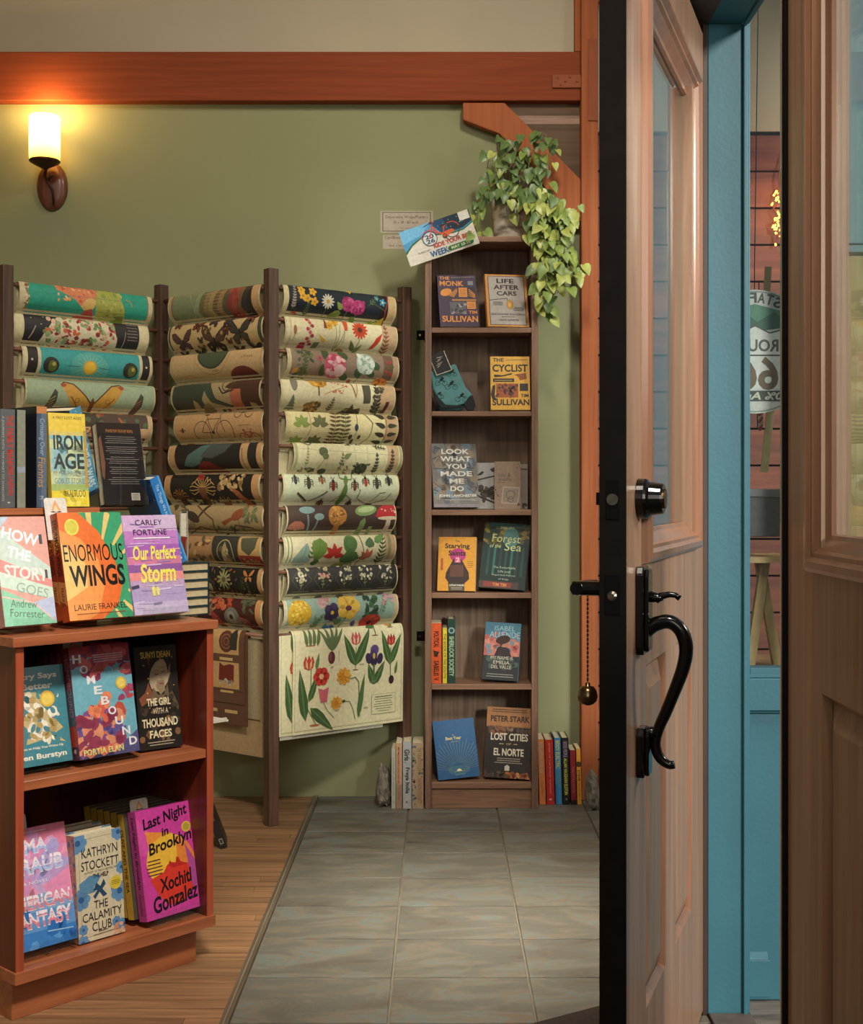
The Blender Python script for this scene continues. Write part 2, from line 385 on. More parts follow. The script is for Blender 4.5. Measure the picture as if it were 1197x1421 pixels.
WALNUT_X = wood('walnut_x', '#6a4a38', '#9a735a', 'X', 60, 0.5, bump=0.15)
WALNUT_BK = wood('walnut_back', '#685141', '#907660', 'Z', 70, 0.6, bump=0.1)
RACKWOOD = wood('rack_wood', '#3a2a22', '#67493a', 'Z', 50, 0.45, bump=0.15)
ROD = wood('rod_wood', '#5a382b', '#8c5f45', 'X', 50, 0.5)
DOORW = wood('door_oak', '#80604a', '#a27f65', 'Z', 40, 0.46, 0.22, 0.3, stretch=0.04)
DOORTRIM = wood('door_trim', '#7a543f', '#94694f', 'Z', 40, 0.3, 0.5, 0.05)
DARKEDGE = paint('door_edge', '#120e0c', 0.95, 0.2, 30); setin(DARKEDGE.node_tree.nodes['Principled BSDF'], 'Specular IOR Level', 0.1)
BLUE = paint('blue_paint', '#306675', 0.5, 0.06, 6, 0.08, 120)
BLACKM = paint('black_metal', '#14110f', 0.22, 0.1, 40, metal=0.7, coat=0.4)
BRONZE = paint('bronze', '#4a3626', 0.3, 0.25, 30, metal=0.9)
BRASS = paint('aged_brass', '#6e5a40', 0.25, 0.3, 60, metal=1.0)
GLASS = glassmat('window_glass', (0.93, 0.97, 0.97))
ACRYL = glassmat('acrylic', (0.96, 0.97, 0.97), 0.9, 0.03)
PAPER = ink('#d9cba8', 0.7); PAGE = ink('#d3c6a6', 0.8); WHITE = ink('#e4ddd0', 0.6)

# ================================================================== THE SETTING
YW = 4.94                                              # back wall
def slate():
    m, nt, b = newmat('slate_tile')
    tcn = N(nt, 'ShaderNodeTexCoord'); g = N(nt, 'ShaderNodeNewGeometry'); ma = N(nt, 'ShaderNodeMath', operation='MULTIPLY'); ma.inputs[1].default_value = 30
    cb = N(nt, 'ShaderNodeCombineXYZ'); ad = N(nt, 'ShaderNodeVectorMath', operation='ADD'); L = nt.links
    mp = N(nt, 'ShaderNodeMapping'); mp.inputs['Scale'].default_value = (0.8, 1.9, 1); L.new(tcn.outputs['Object'], mp.inputs['Vector'])
    L.new(g.outputs['Random Per Island'], ma.inputs[0]); [L.new(ma.outputs[0], cb.inputs[i]) for i in range(3)]
    L.new(mp.outputs[0], ad.inputs[0]); L.new(cb.outputs[0], ad.inputs[1])
    n = N(nt, 'ShaderNodeTexNoise'); n.inputs['Scale'].default_value = 6.0; n.inputs['Detail'].default_value = 9; n.inputs['Roughness'].default_value = .62; n.inputs['Distortion'].default_value = .7
    L.new(ad.outputs[0], n.inputs['Vector']); r = N(nt, 'ShaderNodeValToRGB'); L.new(n.outputs[0], r.inputs[0])
    e = r.color_ramp.elements; e[0].position = .28; e[0].color = lin('#423c35'); e[1].position = .74; e[1].color = lin('#7d5a45')
    for p, c in ((.40, '#5f594d'), (.48, '#5c5e57'), (.54, '#706656'), (.60, '#646f6c'), (.66, '#6b5f4f')):
        q = e.new(p); q.color = lin(c)
    L.new(r.outputs[0], b.inputs['Base Color']); b.inputs['Roughness'].default_value = .5
    bp = N(nt, 'ShaderNodeBump'); bp.inputs['Strength'].default_value = .8; bp.inputs['Distance'].default_value = .008; L.new(n.outputs[0], bp.inputs['Height']); L.new(bp.outputs[0], b.inputs['Normal'])
    return m
TILE = slate(); GROUT = paint('grout', '#6d6554', .8, .1, 50)
mb = MB(); mb.box(-0.46, -1, -0.06, .594, 5.05, -0.006, GROUT); mb.box(.594, 2.95, -0.06, 2.4, 5.05, -0.006, GROUT)
XS = [-0.455] + [-0.109 + 0.323 * k for k in range(8)]; YS = [4.16 - 0.268 * k for k in range(-3, 19)]
for i in range(len(XS) - 1):
    for j in range(len(YS) - 1):
        y1, y0 = min(YS[j], 5.02), YS[j + 1]
        if y1 <= y0 or (XS[i] > 0.6 and y0 < 2.9): continue
        mb.box(XS[i] + .003, y0 + .0025, -.02, min(XS[i + 1] - .003, 9 if y0 > 2.92 else .593), y1 - .0025, 0, TILE)
struct(mb, 'floor', bevel=0.0015)
FLOORW = wood('floor_strip', '#6a4f38', '#9e7653', 'X', 45, 0.38, 0.1, 0.1, island=0.22, stretch=0.06)
mb = MB(); mb.box(-2.6, -1, -0.06, -0.476, 5.05, -0.004, paint('gap', '#2a1a10', .8)); rd = random.Random(3); y = 0.6
while y < 5.0:
    x = -2.6 + rd.uniform(-1.2, 0)
    while x < -0.476:
        l = rd.uniform(.5, 1.4); mb.box(max(x, -2.6), y + .0012, -.02, min(x + l - .001, -0.4765), y + .0488, 0, FLOORW); x += l
    y += .05
struct(mb, 'floor_planks')
mb = MB(); mb.box(-.4760, -1, -.03, -.4555, YW, .004, wood('strip', '#4a4238', '#6f6454', 'Y', 40, .35, .2)); mb.box(-.4672, -1, -.01, -.4645, YW, .006, paint('strip_edge', '#a8997c', .35, metal=.4))
struct(mb, 'trim_1', bevel=.001)
# back wall: green below the beam, beige above, boards beyond the shop window
mb = MB(); mb.box(-2.6, YW, -.06, 0.60, YW + .12, 2.70, GREEN); mb.box(-2.6, YW, 2.70, 0.60, YW + .12, 3.6, BEIGE)
struct(mb, 'wall_back')
PLANK = wood('plank_wall', '#5c2a20', '#8a4b36', 'X', 18, .6, island=.25, stretch=.1)
mb = MB(); mb.box(.60, YW + .03, -.06, 2.4, YW + .12, 2.56, paint('gap', '#2a1a10', .8)); z = 0
while z < 2.5:
    x = .6 + rd.uniform(-.8, 0)
    while x < 2.4:
        l = rd.uniform(.8, 1.6); mb.box(max(x, .6), YW, z + .004, min(x + l - .004, 2.4), YW + .03, min(z + .136, 2.535), PLANK); x += l
    z += .14
mb.box(.60, YW + .01, 2.535, 2.4, YW + .12, 3.6, BEIGE); struct(mb, 'wall_back_right')
mb = MB(); mb.box(-2.72, -1, -.06, -2.6, 5.06, 3.6, GREEN); struct(mb, 'wall_left')
CEIL = paint('ceiling_paint', '#b8ad99', .9, .03)
mb = MB(); mb.box(-2.72, -1, 3.6, .69, 5.06, 3.7, CEIL); mb.box(.69, 2.93, 3.6, 2.52, 5.06, 3.7, CEIL); struct(mb, 'ceiling')
# timber frame: beam, posts and brace
mb = MB(); zb0, zb1 = 2.633, 2.818
mb.box(-2.6, 4.885, zb0, .5355, 4.9385, zb1, TIMBER_H)
struct(mb, 'timber_beam', bevel=.004)
mb = MB(); mb.box(.5365, 4.87, 0, .60, 4.9385, 3.58, TIMBER_V); struct(mb, 'timber_post', bevel=.004)
mb = MB(); f = lambda x, y: (px(x, y, 4.88)[0], px(x, y, 4.88)[2])
mb.prism([f(642, 142), f(700, 142), f(806, 249), f(806, 307), f(781, 307), f(740, 231), f(692, 185), f(642, 166)], 4.882, 4.924, TIMBER_V); struct(mb, 'timber_brace', bevel=.005)
mb = MB(); mb.prism([f(806, 8), f(813, 20), f(840, -8), f(840, -30), f(820, -30)], 4.885, 4.93, TIMBER_V)
mb.box(.515, 4.89, 2.82, .536, 4.938, 3.58, TIMBER_V); struct(mb, 'timber_strut', bevel=.003)
mb = MB(); PL = paint('plate_orange', '#8d4a2c', .8, .08, 20)
mb.box(px(766, 0, 4.88)[0], 4.8755, px(0, 122, 4.88)[2], .536, 4.8845, px(0, 104, 4.88)[2], PL)
mb.box(.562, 4.862, px(0, 168, 4.87)[2], .598, 4.8695, px(0, 55, 4.87)[2], PL)
for (x, y) in ((774, 108), (784, 113), (790, 107), (778, 118), (800, 113)):
    p = px(x, y, 4.88); mb.tube([(p.x, 4.8756, p.z), (p.x, 4.871, p.z)], .006, PL, 8)
struct(mb, 'trim_2', bevel=.0015)
# infill behind the brace, a plain brown board
mb = MB(); mb.box(px(690, 0, 4.92)[0], 4.926, px(0, 300, 4.92)[2], .536, 4.9385, 2.632, wood('infill', '#54402f', '#6c523e', 'X', 40, .8)); mb.box(px(690, 0, 4.92)[0], 4.9242, px(0, 172, 4.92)[2], .536, 4.9258, px(0, 158, 4.9)[2], WALNUT_X)
struct(mb, 'trim_3')

# ---------------------------------------------------------------- entrance on the right: blue frame, shop front, two doors
mb = MB()                                               # jamb, stop and head of the blue door frame
mb.box(.595, 2.865, 0, .672, 2.945, 2.19, BLUE); mb.box(.672, 2.855, 0, .681, 2.945, 2.19, BLUE); mb.box(.681, 2.872, 0, .690, 2.945, 2.19, BLUE)
mb.box(.594, 1.10, 2.19, .672, 2.945, 2.40, BLUE); mb.box(.672, 1.10, 2.185, .684, 2.855, 2.40, BLUE)
struct(mb, 'trim_4', bevel=.002)
mb = MB(); DKF = wood('dark_frame', '#2b1f19', '#45332a', 'Z', 40, .5)
mb.box(.583, 2.862, 0, .594, 2.945, 2.19, DKF); mb.box(.52, 1.10, 2.186, .5935, 2.945, 2.40, DKF); mb.box(.52, 2.9, 0, .5825, 2.945, 2.186, DKF)
struct(mb, 'trim_5', bevel=.001)
mb = MB(); mb.box(.52, -.6, 2.402, .69, 2.945, 3.598, BEIGE); mb.box(.56, -.6, 0, .69, 1.09, 2.398, BEIGE); struct(mb, 'wall_entrance')
# shop front facing the street: panel below, rail, window, panel above the lower pane on the right
mb = MB(); Y0 = 2.95
mb.box(.69, Y0, 0, 2.4, Y0 + .07, .655, BLUE); mb.box(.69, Y0 - .028, .662, 2.4, Y0 + .07, .735, BLUE); mb.box(.69, Y0 - .012, .01, .752, Y0 - .001, .095, BLUE); mb.prism([(Y0 - .013, .0955), (Y0 - .001, .0955), (Y0 - .001, .112)], .69, .748, BLUE, 'YZ')
mb.box(.69, Y0 - .015, .655, 2.4, Y0, .662, paint('seam', '#2f6f7c', .6)); mb.box(.90, Y0, 1.72, 1.30, Y0 + .06, 3.0, BLUE); mb.box(.69, Y0, 3.0, 2.4, Y0 + .07, 3.6, BLUE)
struct(mb, 'wall_front', bevel=.002)
def window(name, x0, x1, z0, z1):
    b = MB(); w = .016
    for (a, c, d, e) in ((x0, x0 + w, z0, z1), (x1 - w, x1, z0, z1), (x0 + w, x1 - w, z0, z0 + w * 1.3), (x0 + w, x1 - w, z1 - w, z1)): b.box(a, Y0 - .012, d, c, Y0 + .04, e, BLUE)
    b.box(x0, Y0 - .022, z0, x0 + .006, Y0 - .0125, z1, BLUE); b.box(x0 + .0065, Y0 - .020, z0, x1, Y0 - .0125, z0 + .008, BLUE)
    o = struct(b, name, bevel=.001)
    g = MB(); g.box(x0 + w, Y0 + .010, z0 + w * 1.3, x1 - w, Y0 + .014, z1 - w, GLASS); g.build('window_glass', o)
window('window_1', .69, .885, .7355, 2.995); window('window_2', .90, 1.30, .7355, 1.715); window('window_unseen', 1.32, 2.38, .7355, 2.995)  # third window is unseen, added so the sun reaches the back wall
mb = MB(); mb.box(1.3005, Y0 - .01, .7355, 1.3195, Y0 + .06, 2.999, BLUE); struct(mb, 'trim_7', bevel=.002)
mb = MB(); mb.box(.8855, Y0 - .01, .7355, .8995, Y0 + .06, 2.999, BLUE); struct(mb, 'trim_6', bevel=.002)
# pavement outside: weathered boards
mb = MB(); OUTB = wood('pavement_board', '#4a443f', '#7b746b', 'X', 30, .7, island=.2, stretch=.15)
mb.box(.69, -1.5, -.08, 4.5, 2.95, -.012, paint('gap', '#2a1a10', .8)); y = -1.5
while y < 2.94:
    x = .69 - rd.uniform(0, .4)
    while x < 4.5:
        l = rd.uniform(.10, .3)
        if x + l < .70: x += l; continue
        mb.box(max(x, .6905), y + .003, -.03, x + l - .004, min(y + .077, 2.949), 0, OUTB); x += l
    y += .08
struct(mb, 'pavement')
mb = MB(); mb.box(.596, 1.10, -.02, .689, 2.862, .006, paint('sill', '#5a5048', .5, .2, 30)); struct(mb, 'threshold', bevel=.002)

# ---- doors: local x from the latch edge to the hinge, outer face at y=0 looking along -y
def make_door(name, M, gx0, gx1, top=2.165, W=.909, rabbet=False):
    t = .04; b = MB(); A = DOORW
    b.box(0, 0, .012, W, t, .289, A); b.box(0, 0, .864, W, t, 1.06, A); b.box(0, 0, 2.0, W, t, top, A)
    for (x0, x1) in ((0, .18), (.387, .509), (.727, W)): b.box(x0, 0, .289, x1, t, .864, A)
    b.box(0, 0, 1.06, gx0 + (.0 if rabbet else .02), t, 2.0, A); b.box(gx1 - .02, 0, 1.06, W, t, 2.0, A)
    o = struct(b, name, M=M)
    e = MB(); e.box(-.002, -.001, .012, -.0002, t + .001, top, DARKEDGE); e.build('door_edge', o)
    for (x0, x1) in ((.18, .387), (.509, .727)):
        p = MB(); z0, z1 = .289, .864; p.box(x0, .013, z0, x1, t - .013, z1, A)
        for (ya, yb) in ((.0128, .002), (t - .0128, t - .002)):
            g0, g1 = .012, .045; q = lambda g, y: [(x0 + g, y, z0 + g), (x1 - g, y, z0 + g), (x1 - g, y, z1 - g), (x0 + g, y, z1 - g)]
            vs = q(g0, ya) + q(g1, yb); p.mesh(vs, [(4, 5, 6, 7)] + [(i, (i + 1) % 4, 4 + (i + 1) % 4, 4 + i) for i in range(4)], A)
        # sticking moulded round the recess
        for k in range(2):
            y0 = 0.0 if k == 0 else t; s = 1 if k == 0 else -1
            ou = [(x0, z0), (x1, z0), (x1, z1), (x0, z1)]; inn = [(x0 + .011, z0 + .011), (x1 - .011, z0 + .011), (x1 - .011, z1 - .011), (x0 + .011, z1 - .011)]
            vs = [(x, y0 + s * .0005, z) for x, z in ou] + [(x, y0 + s * .012, z) for x, z in inn]; p.mesh(vs, [(i, (i + 1) % 4, 4 + (i + 1) % 4, 4 + i) for i in range(4)], DOORTRIM)
        p.build('raised_panel', o)
    g = MB(); rect = (gx0 - .045, 1.035, gx1 + .045, 2.038)
    for s, y0 in (((-1, 0.0),) if rabbet else ((-1, 0.0), (1, t))):
        prof = [(0, 0), (.002, .010), (.008, .015), (.018, .016), (.024, .009), (.030, .009), (.034, .003), (.050, -.010), (.056, -.012), (.058, -.018)]
        L = [[(rect[0] + d, y0 + s * h, rect[1] + d), (rect[2] - d, y0 + s * h, rect[1] + d), (rect[2] - d, y0 + s * h, rect[3] - d), (rect[0] + d, y0 + s * h, rect[3] - d)] for d, h in prof]
        vs = [v for l in L for v in l]; g.mesh(vs, [(4 * j + i, 4 * j + (i + 1) % 4, 4 * j + 4 + (i + 1) % 4, 4 * j + 4 + i) for j in range(len(L) - 1) for i in range(4)], DOORTRIM)
    g.build('glass_moulding', o)
    p = MB(); p.box(rect[0] + .057, .018, rect[1] + .057, rect[2] - .057, .022, rect[3] - .057, GLASS); p.build('glass_pane', o)
    return o
ang = math.degrees(math.atan2(.946, .3236))
DM = T_(.2889, 2.0, 0) @ RZ(ang); door1 = make_door('door_1', DM, .185, .755)
# hardware of the open leaf
h = MB(); hx = .108
def plate(b, z0, z1, w, th):
    n = 8; pts = [(hx - w / 2, z0 + .012), (hx - w / 2 + .006, z0)] + [(hx + w / 2 - .006, z0), (hx + w / 2, z0 + .012), (hx + w / 2, z1 - .012), (hx + w / 2 - .008, z1), (hx - w / 2 + .008, z1), (hx - w / 2, z1 - .012)]
    b.prism(pts, -th, -.0005, BLACKM)
    b.prism([(hx + (x - hx) * .72, (z0 + z1) / 2 + (z - (z0 + z1) / 2) * .93) for x, z in pts], -th - .007, -th, BLACKM)
plate(h, .892, 1.034, .058, .013); hs = h.build('handle_plate', door1, bevel=.002); hs['label'] = 'black handle plate'
h = MB(); h.tube([(hx, -.014, .985), (hx, -.034, .983), (hx, -.040, .984)], [.010, .007, .005], BLACKM, 10); h.tube([(hx, -.028, .979), (hx, -.036, .986), (hx, -.05, .989), (hx, -.060, .988), (hx, -.067, .983)], [.007, .006, .005, .0045, .005], BLACKM, 10); h.build('thumb_latch', door1, smooth=True)
h = MB(); cp = [(-.012, .928), (-.025, .939), (-.042, .945), (-.056, .943), (-.069, .931), (-.076, .912), (-.076, .89), (-.070, .865), (-.058, .833), (-.045, .80), (-.034, .775), (-.028, .752), (-.030, .735), (-.038, .722), (-.050, .715), (-.058, .716)]
cr = [.012, .012, .0118, .0115, .0115, .0115, .0112, .0108, .010, .0095, .009, .0085, .0085, .008, .007, .0065]; cq = crn([(y, z, r) for (y, z), r in zip(cp, cr)], 5); h.tube([(hx, y, z) for y, z, r in cq], [r for y, z, r in cq], BLACKM, 18); h.tube([(hx, -.012, .765), (hx, -.03, .765)], .010, BLACKM, 10)
h.build('grip', door1, smooth=True)
h = MB(); plate(h, .694, .774, .050, .013); h.build('lower_rose', door1, bevel=.002)
h = MB(); h.lathe([(.033, 0), (.033, .012), (.031, .016), (.0275, .020), (.025, .038), (.0235, .041), (.020, .041)], BLACKM, 28, T_(hx, -.0005, 1.143) @ RX(90)); h.lathe([(.016, .0405), (.016, .044), (.004, .0442)], BRASS, 20, T_(hx, -.0005, 1.143) @ RX(90)); h.build('deadbolt', door1, smooth=False)
h = MB(); h.box(-.0035, .010, 1.112, -.0021, .030, 1.172, BLACKM); h.tube([(-.0036, .020, 1.142), (-.006, .020, 1.142)], .009, paint('bolt_steel', '#8a8276', .3, .2, 60, metal=1), 14); h.build('deadbolt_plate', door1)
h = MB(); h.box(-.0035, .009, .965, -.0021, .032, 1.025, BLACKM); h.lathe([(.008, .0025), (.0075, .006), (.004, .008)], paint('bolt_steel', '#8a8276', .3), 12, T_(-.0036 + .0025, .020, .993) @ RY(-90)); h.build('latch_plate', door1)
h = MB(); h.tube([(hx - .06, .0405, 1.0), (hx - .06, .094, 1.0)], .0115, BLACKM, 14); h.tube(crn([(hx - .072, .086, 1.0), (hx - .03, .088, 1.0), (hx + .03, .089, .998), (hx + .06, .084, .996)]), .0105, BLACKM, 12)
h.tube([(hx - .06, .0405, 1.0), (hx - .06, .046, 1.0)], .030, BLACKM, 20); h.build('inside_lever', door1, smooth=False)
h = MB(); h.tube([(hx - .06, .0405, 1.143), (hx - .06, .046, 1.143)], .025, BLACKM, 20); h.box(hx - .063, .046, 1.133, hx - .057, .056, 1.153, BLACKM); h.build('thumb_turn', door1)
# second leaf, closed, seen from inside
door2 = make_door('door_2', T_(.55, 2.04, 0) @ RZ(-90), .175, .705, rabbet=True)
h = MB(); h.box(-.016, -.006, .012, -.0025, .028, 2.165, DARKEDGE); h.build('astragal', door2, bevel=.002)
h = MB(); h.box(-.0225, -.007, .012, -.0165, .004, 2.165, paint('strip_metal', '#b9b39f', .28, .1, 30, metal=.8)); h.build('edge_strip', door2)
h = MB(); h.tube([(.06, .0405, 1.0), (.06, .085, 1.0)], [.014, .022], BLACKM, 14); h.build('outside_knob', door2)

# bell hanging on a chain from the lever
BL = DM @ T_(hx - .02, .079, 0); bell = thing('door_bell', 'round brass bell hanging on a thin chain from the open door inside lever', 'bell', BL)
c = MB(); z = .986
while z > .845:
    c.lathe([(.0005, -.0035), (.0018, -.0015), (.0018, .0015), (.0005, .0035)], BRASS, 6, T_(0, 0, z)); z -= .0072
c.build('chain', bell)
c = MB(); c.lathe([(.001, .022), (.004, .020), (.004, .0155), (.010, .0145), (.0145, .008), (.016, .001), (.0165, -.001), (.015, -.008), (.010, -.0135), (.003, -.016), (.0005, -.0162)], BRASS, 24, T_(0, 0, .823)); c.build('bell', bell, smooth=True)

# doormat just inside the doors
mm = MB(); MATC = paint('mat', '#33271f', .95, .3, 160, .6, 400)
mm.box(-.45, -.30, .0005, .45, .30, .010, MATC); mm.box(-.46, -.31, .0003, .46, .31, .006, paint('mat_rim', '#221b17', .8))
o = mm.build('doormat', bevel=.002); o.matrix_world = T_(.14, 2.405, 0) @ RZ(31.6); tag(o, 'dark brown doormat lying on the slate tiles below the open door', 'doormat')

# ================================================================== FOLDING POSTER RACK
PA, PB, PC, PD = Vector((-1.480, 4.44)), Vector((-1.038, 4.862)), Vector((-.581, 4.51)), Vector((-.127, 4.865))
rack = thing('poster_rack', 'tall dark wooden folding rack of round rods that carries the decorative posters', 'rack', T_(-.8, 4.65, 0))
RI = rack.matrix_world.inverted()
def post(p, ztop, rot):
    b = MB(); b.box(-.0195, -.0195, 0, .0195, .0195, ztop, RACKWOOD); b.build('post', rack, bevel=.002, M=RI @ T_(p.x, p.y, 0) @ RZ(rot))
post(PA, 1.934, 45); post(PB, 1.934, -39); post(PC, 1.934, 38); post(PD, 1.926, 38)
ZR = [1.872 - .1105 * k for k in range(12)]
def pmat(P0, P1): return T_(P0.x, P0.y, 0) @ RZ(math.degrees(math.atan2(P1.y - P0.y, P1.x - P0.x)))
def usolve(P0, U, V, v, x):
    k = (x - CX) / F; return (k * (P0.y + v * V.y) - P0.x - v * V.x) / (U.x - k * U.y)
PANELS = {'A': (PA, PB), 'B': (PB, PC), 'C': (PC, PD)}
for key, (a, b_) in PANELS.items():
    ln = (b_ - a).length
    for z in ZR:
        r = MB(); r.tube([(.018, 0, z), (ln - .018, 0, z)], .0072, ROD, 10); r.build('rod', rack, smooth=True, M=RI @ pmat(a, b_))
PROF0 = [(.036, -.235), (.033, -.15), (.0285, -.095), (.0150, -.045), (.0118, 0), (.0085, .0085), (0, .0122), (-.0085, .0093), (-.0145, .0015), (-.0190, -.012), (-.0212, -.028), (-.0200, -.044), (-.0140, -.060), (-.0030, -.074), (.010, -.086), (.019, -.098), (.0245, -.112), (.027, -.128)]
def crom(P, n=4):
    o = []
    for i in range(len(P) - 1):
        p0, a, b, p3 = P[max(i - 1, 0)], P[i], P[i + 1], P[min(i + 2, len(P) - 1)]
        for k in range(n):
            t = k / n; o.append(tuple(.5 * (2 * a[j] + (b[j] - p0[j]) * t + (2 * p0[j] - 5 * a[j] + 4 * b[j] - p3[j]) * t * t + (3 * a[j] - p0[j] - 3 * b[j] + p3[j]) * t ** 3) for j in (0, 1)))
    return o + [P[-1]]
PROF = crom(PROF0)
def longprof(d): return crom(PROF0[:11] + [(-.0218, -.06), (-.0205, -.12), (-.0185, -.2), (-.017, -d * .8), (-.0165, -d)])
def poster(key, k, x0, x1, label, art=None, base='#d9cfa6', drop=None, dx=0.0, dn=0.0, under='#cfc29a', name='poster', group='posters on the folding rack', W=None):
    a, b_ = PANELS[key]; U = (b_ - a).normalized(); V = Vector((-U.y, U.x))
    u0, u1 = usolve(a, U, V, -.01, x0), usolve(a, U, V, -.01, x1)
    prof = longprof(drop) if drop else PROF; W = u1 - u0
    if dn: prof = [(y * (1 + dn * 25) if y > -.012 else y + dn, z - (.0 if z > 0 else 0)) for y, z in prof]
    i0 = 24; arc = [0.0]
    for i in range(i0, len(prof) - 1): arc.append(arc[-1] + math.hypot(prof[i + 1][0] - prof[i][0], prof[i + 1][1] - prof[i][1]))
    vis = arc[-1] if drop else 0.137
    mb = MB(); bm = ink(base, .6); vs = []; fs = []; NX = 2
    for (y, z) in prof: vs += [(0, y, z), (W, y, z)]
    for i in range(len(prof) - 1): fs.append((2 * i, 2 * i + 1, 2 * i + 3, 2 * i + 2))
    mb.mesh(vs, fs, bm)
    if art:
        A = Art(W, vis, .5); art(A)
        def mp(x, v, off):
            s = vis - v
            for i in range(len(arc) - 1):
                if s <= arc[i + 1] or i == len(arc) - 2: break
            t = (s - arc[i]) / (arc[i + 1] - arc[i]); p, q = prof[i0 + i], prof[i0 + i + 1]; dy, dz = q[0] - p[0], q[1] - p[1]; l = math.hypot(dy, dz)
            ny, nz = dz / l, -dy / l
            return (x, p[0] + dy * t + ny * (off + .0005), p[1] + dz * t + nz * (off + .0005))
        A.emit(mb, mp, [vis - s for s in arc])
    M = pmat(a, b_) @ T_(u0, 0, ZR[k])
    o = mb.build(name, M=M, smooth=True); o.modifiers.new('thick', 'SOLIDIFY').thickness = .0002 if False else 0.0
    o.modifiers.clear()
    if under:
        m2 = MB(); pr = [(y * .93 if y < -.01 else y * .9 + (.001 if y > .008 else 0), z - .0006) for y, z in prof]; vs = []
        for (y, z) in pr: vs += [(-.006, y, z), (W + .006, y, z)]
        m2.mesh(vs, [(2 * i, 2 * i + 1, 2 * i + 3, 2 * i + 2) for i in range(len(pr) - 1)], ink(under, .6)); m2.build('under_sheet', o, smooth=True)
    return tag(o, label, 'poster', group)
CRM = '#d9cfa6'
def border(A, bg, m=.02, c=None, mv=0.0):
    if c: A.R(0, mv, 1, 1 - mv, c)
    A.R(m, mv, 1 - m, 1, bg)
rr = random.Random
# ---- left panel
def a_map(A):
    border(A, '#cfc6a0', .0); A.R(.035, 0, .975, 1, '#8c7f4f'); A.R(.045, 0, .965, 1, '#2f9d84')
    A.blobs(.03, .055, 0, 1, 10, ['#c58a4a', '#d9cfa6', '#8c5a3a'], .02, .05, 1)
    A.P([(.24, 1), (.26, .82), (.33, .72), (.40, .60), (.44, .45), (.50, .40), (.54, .60), (.57, .8), (.56, 1)], '#d9835a')
    A.P([(.44, .45), (.47, .62), (.52, .72), (.56, .62), (.54, .42), (.50, .30), (.47, .34)], '#d9b36a'); A.P([(.47, .34), (.53, .42), (.55, .25), (.57, .05), (.50, .0), (.42, .02), (.40, .12), (.46, .18)], '#b5483f')
    A.P([(.57, .95), (.55, .62), (.56, .35), (.58, .12), (.64, .0), (.84, .0), (.80, .2), (.78, .5), (.74, .85), (.70, 1), (.6, 1)], '#a7ab52')
    A.blobs(.26, .54, .55, .98, 9, ['#e09a62', '#c9603f', '#e6b98a'], .03, .07, 2); A.blobs(.59, .76, .15, .9, 8, ['#b7b95e', '#8e9a45', '#c3bb6a'], .03, .08, 3)
    A.P([(.68, .0), (.74, .18), (.70, .25), (.78, .3), (.80, .05)], '#7d8a3c'); A.L([(.79, .75), (.83, .7), (.84, .58)], .02, '#c98a62')
    A.P([(.3, .62), (.33, .6), (.34, .55), (.31, .56)], '#d99a4a'); A.L([(.05, .35), (.98, .35)], .006, '#247c6a'); A.L([(.05, .7), (.98, .7)], .006, '#247c6a')
    for x in (.15, .3, .7, .85): A.L([(x, 0), (x, 1)], .005, '#247c6a')
poster('A', 0, 28, 208, 'teal world map poster with orange and green countries, top left of the rack', a_map)
def a_fauna(A):
    A.R(.06, 0, .93, 1, '#2c2a2a'); pts = [(.16, 0), (.2, .45), (.26, .78), (.32, 1), (.66, 1), (.72, .8), (.755, .5), (.76, .2), (.74, 0)]; A.P(pts, '#d8cfae')
    A.blobs(.2, .73, .0, .97, 26, ['#b8423c', '#6f8f56', '#c9663f', '#e0b79a', '#8c2f34', '#93a878'], .035, .11, 5); A.blobs(.2, .73, 0, .97, 16, ['#5a3a2c', '#ddd3b5'], .012, .03, 6)
    A.lines(.83, .92, .45, .95, 6, '#a9a190', .012); A.L([(.80, .1), (.82, .7)], .015, '#a9a190'); A.L([(.84, .0), (.87, .25)], .014, '#a9a190'); A.L([(.1, .3), (.14, .65)], .03, '#a9a190')
    for x, y in ((.11, .85), (.2, .9), (.18, .7)): A.E(x, y, .015, .015, '#d8cfae')
poster('A', 1, 20, 203, 'black poster with a round cream picture full of red and green animals', a_fauna)
def a_solar(A):
    A.R(.025, 0, .985, 1, '#2e2926'); A.R(.10, 0, .925, 1, '#cfc6a0'); A.R(.125, 0, .90, 1, '#3f9f9f'); A.E(.5, .45, .55, .46, '#57aaa2')
    for k in range(20):
        a = k * math.pi / 10; A.M(.5, .48, [(.16, -.012), (.44 + .08 * (k % 2), 0), (.16, .012)], '#8fc0a4', 1, math.degrees(a))
    A.E(.5, .48, .19, .19, '#e0a92c'); A.E(.5, .48, .15, .15, '#ecc044')
    for x in (.2, .825): A.E(x, .48, .22, .22, '#2f3127'); A.E(x + .012, .46, .12, .15, '#5f6a33'); A.E(x + .02, .52, .05, .05, '#b9a84a')
    for x in (.055, .955): A.E(x, .6, .03, .03, '#d8cfae')
    A.L([(.33, .5), (.42, .5)], .012, '#2b6a6a'); A.L([(.57, .5), (.66, .47)], .012, '#2b6a6a')
poster('A', 2, 32, 208, 'turquoise solar system poster with a yellow sun between two dark planets', a_solar)
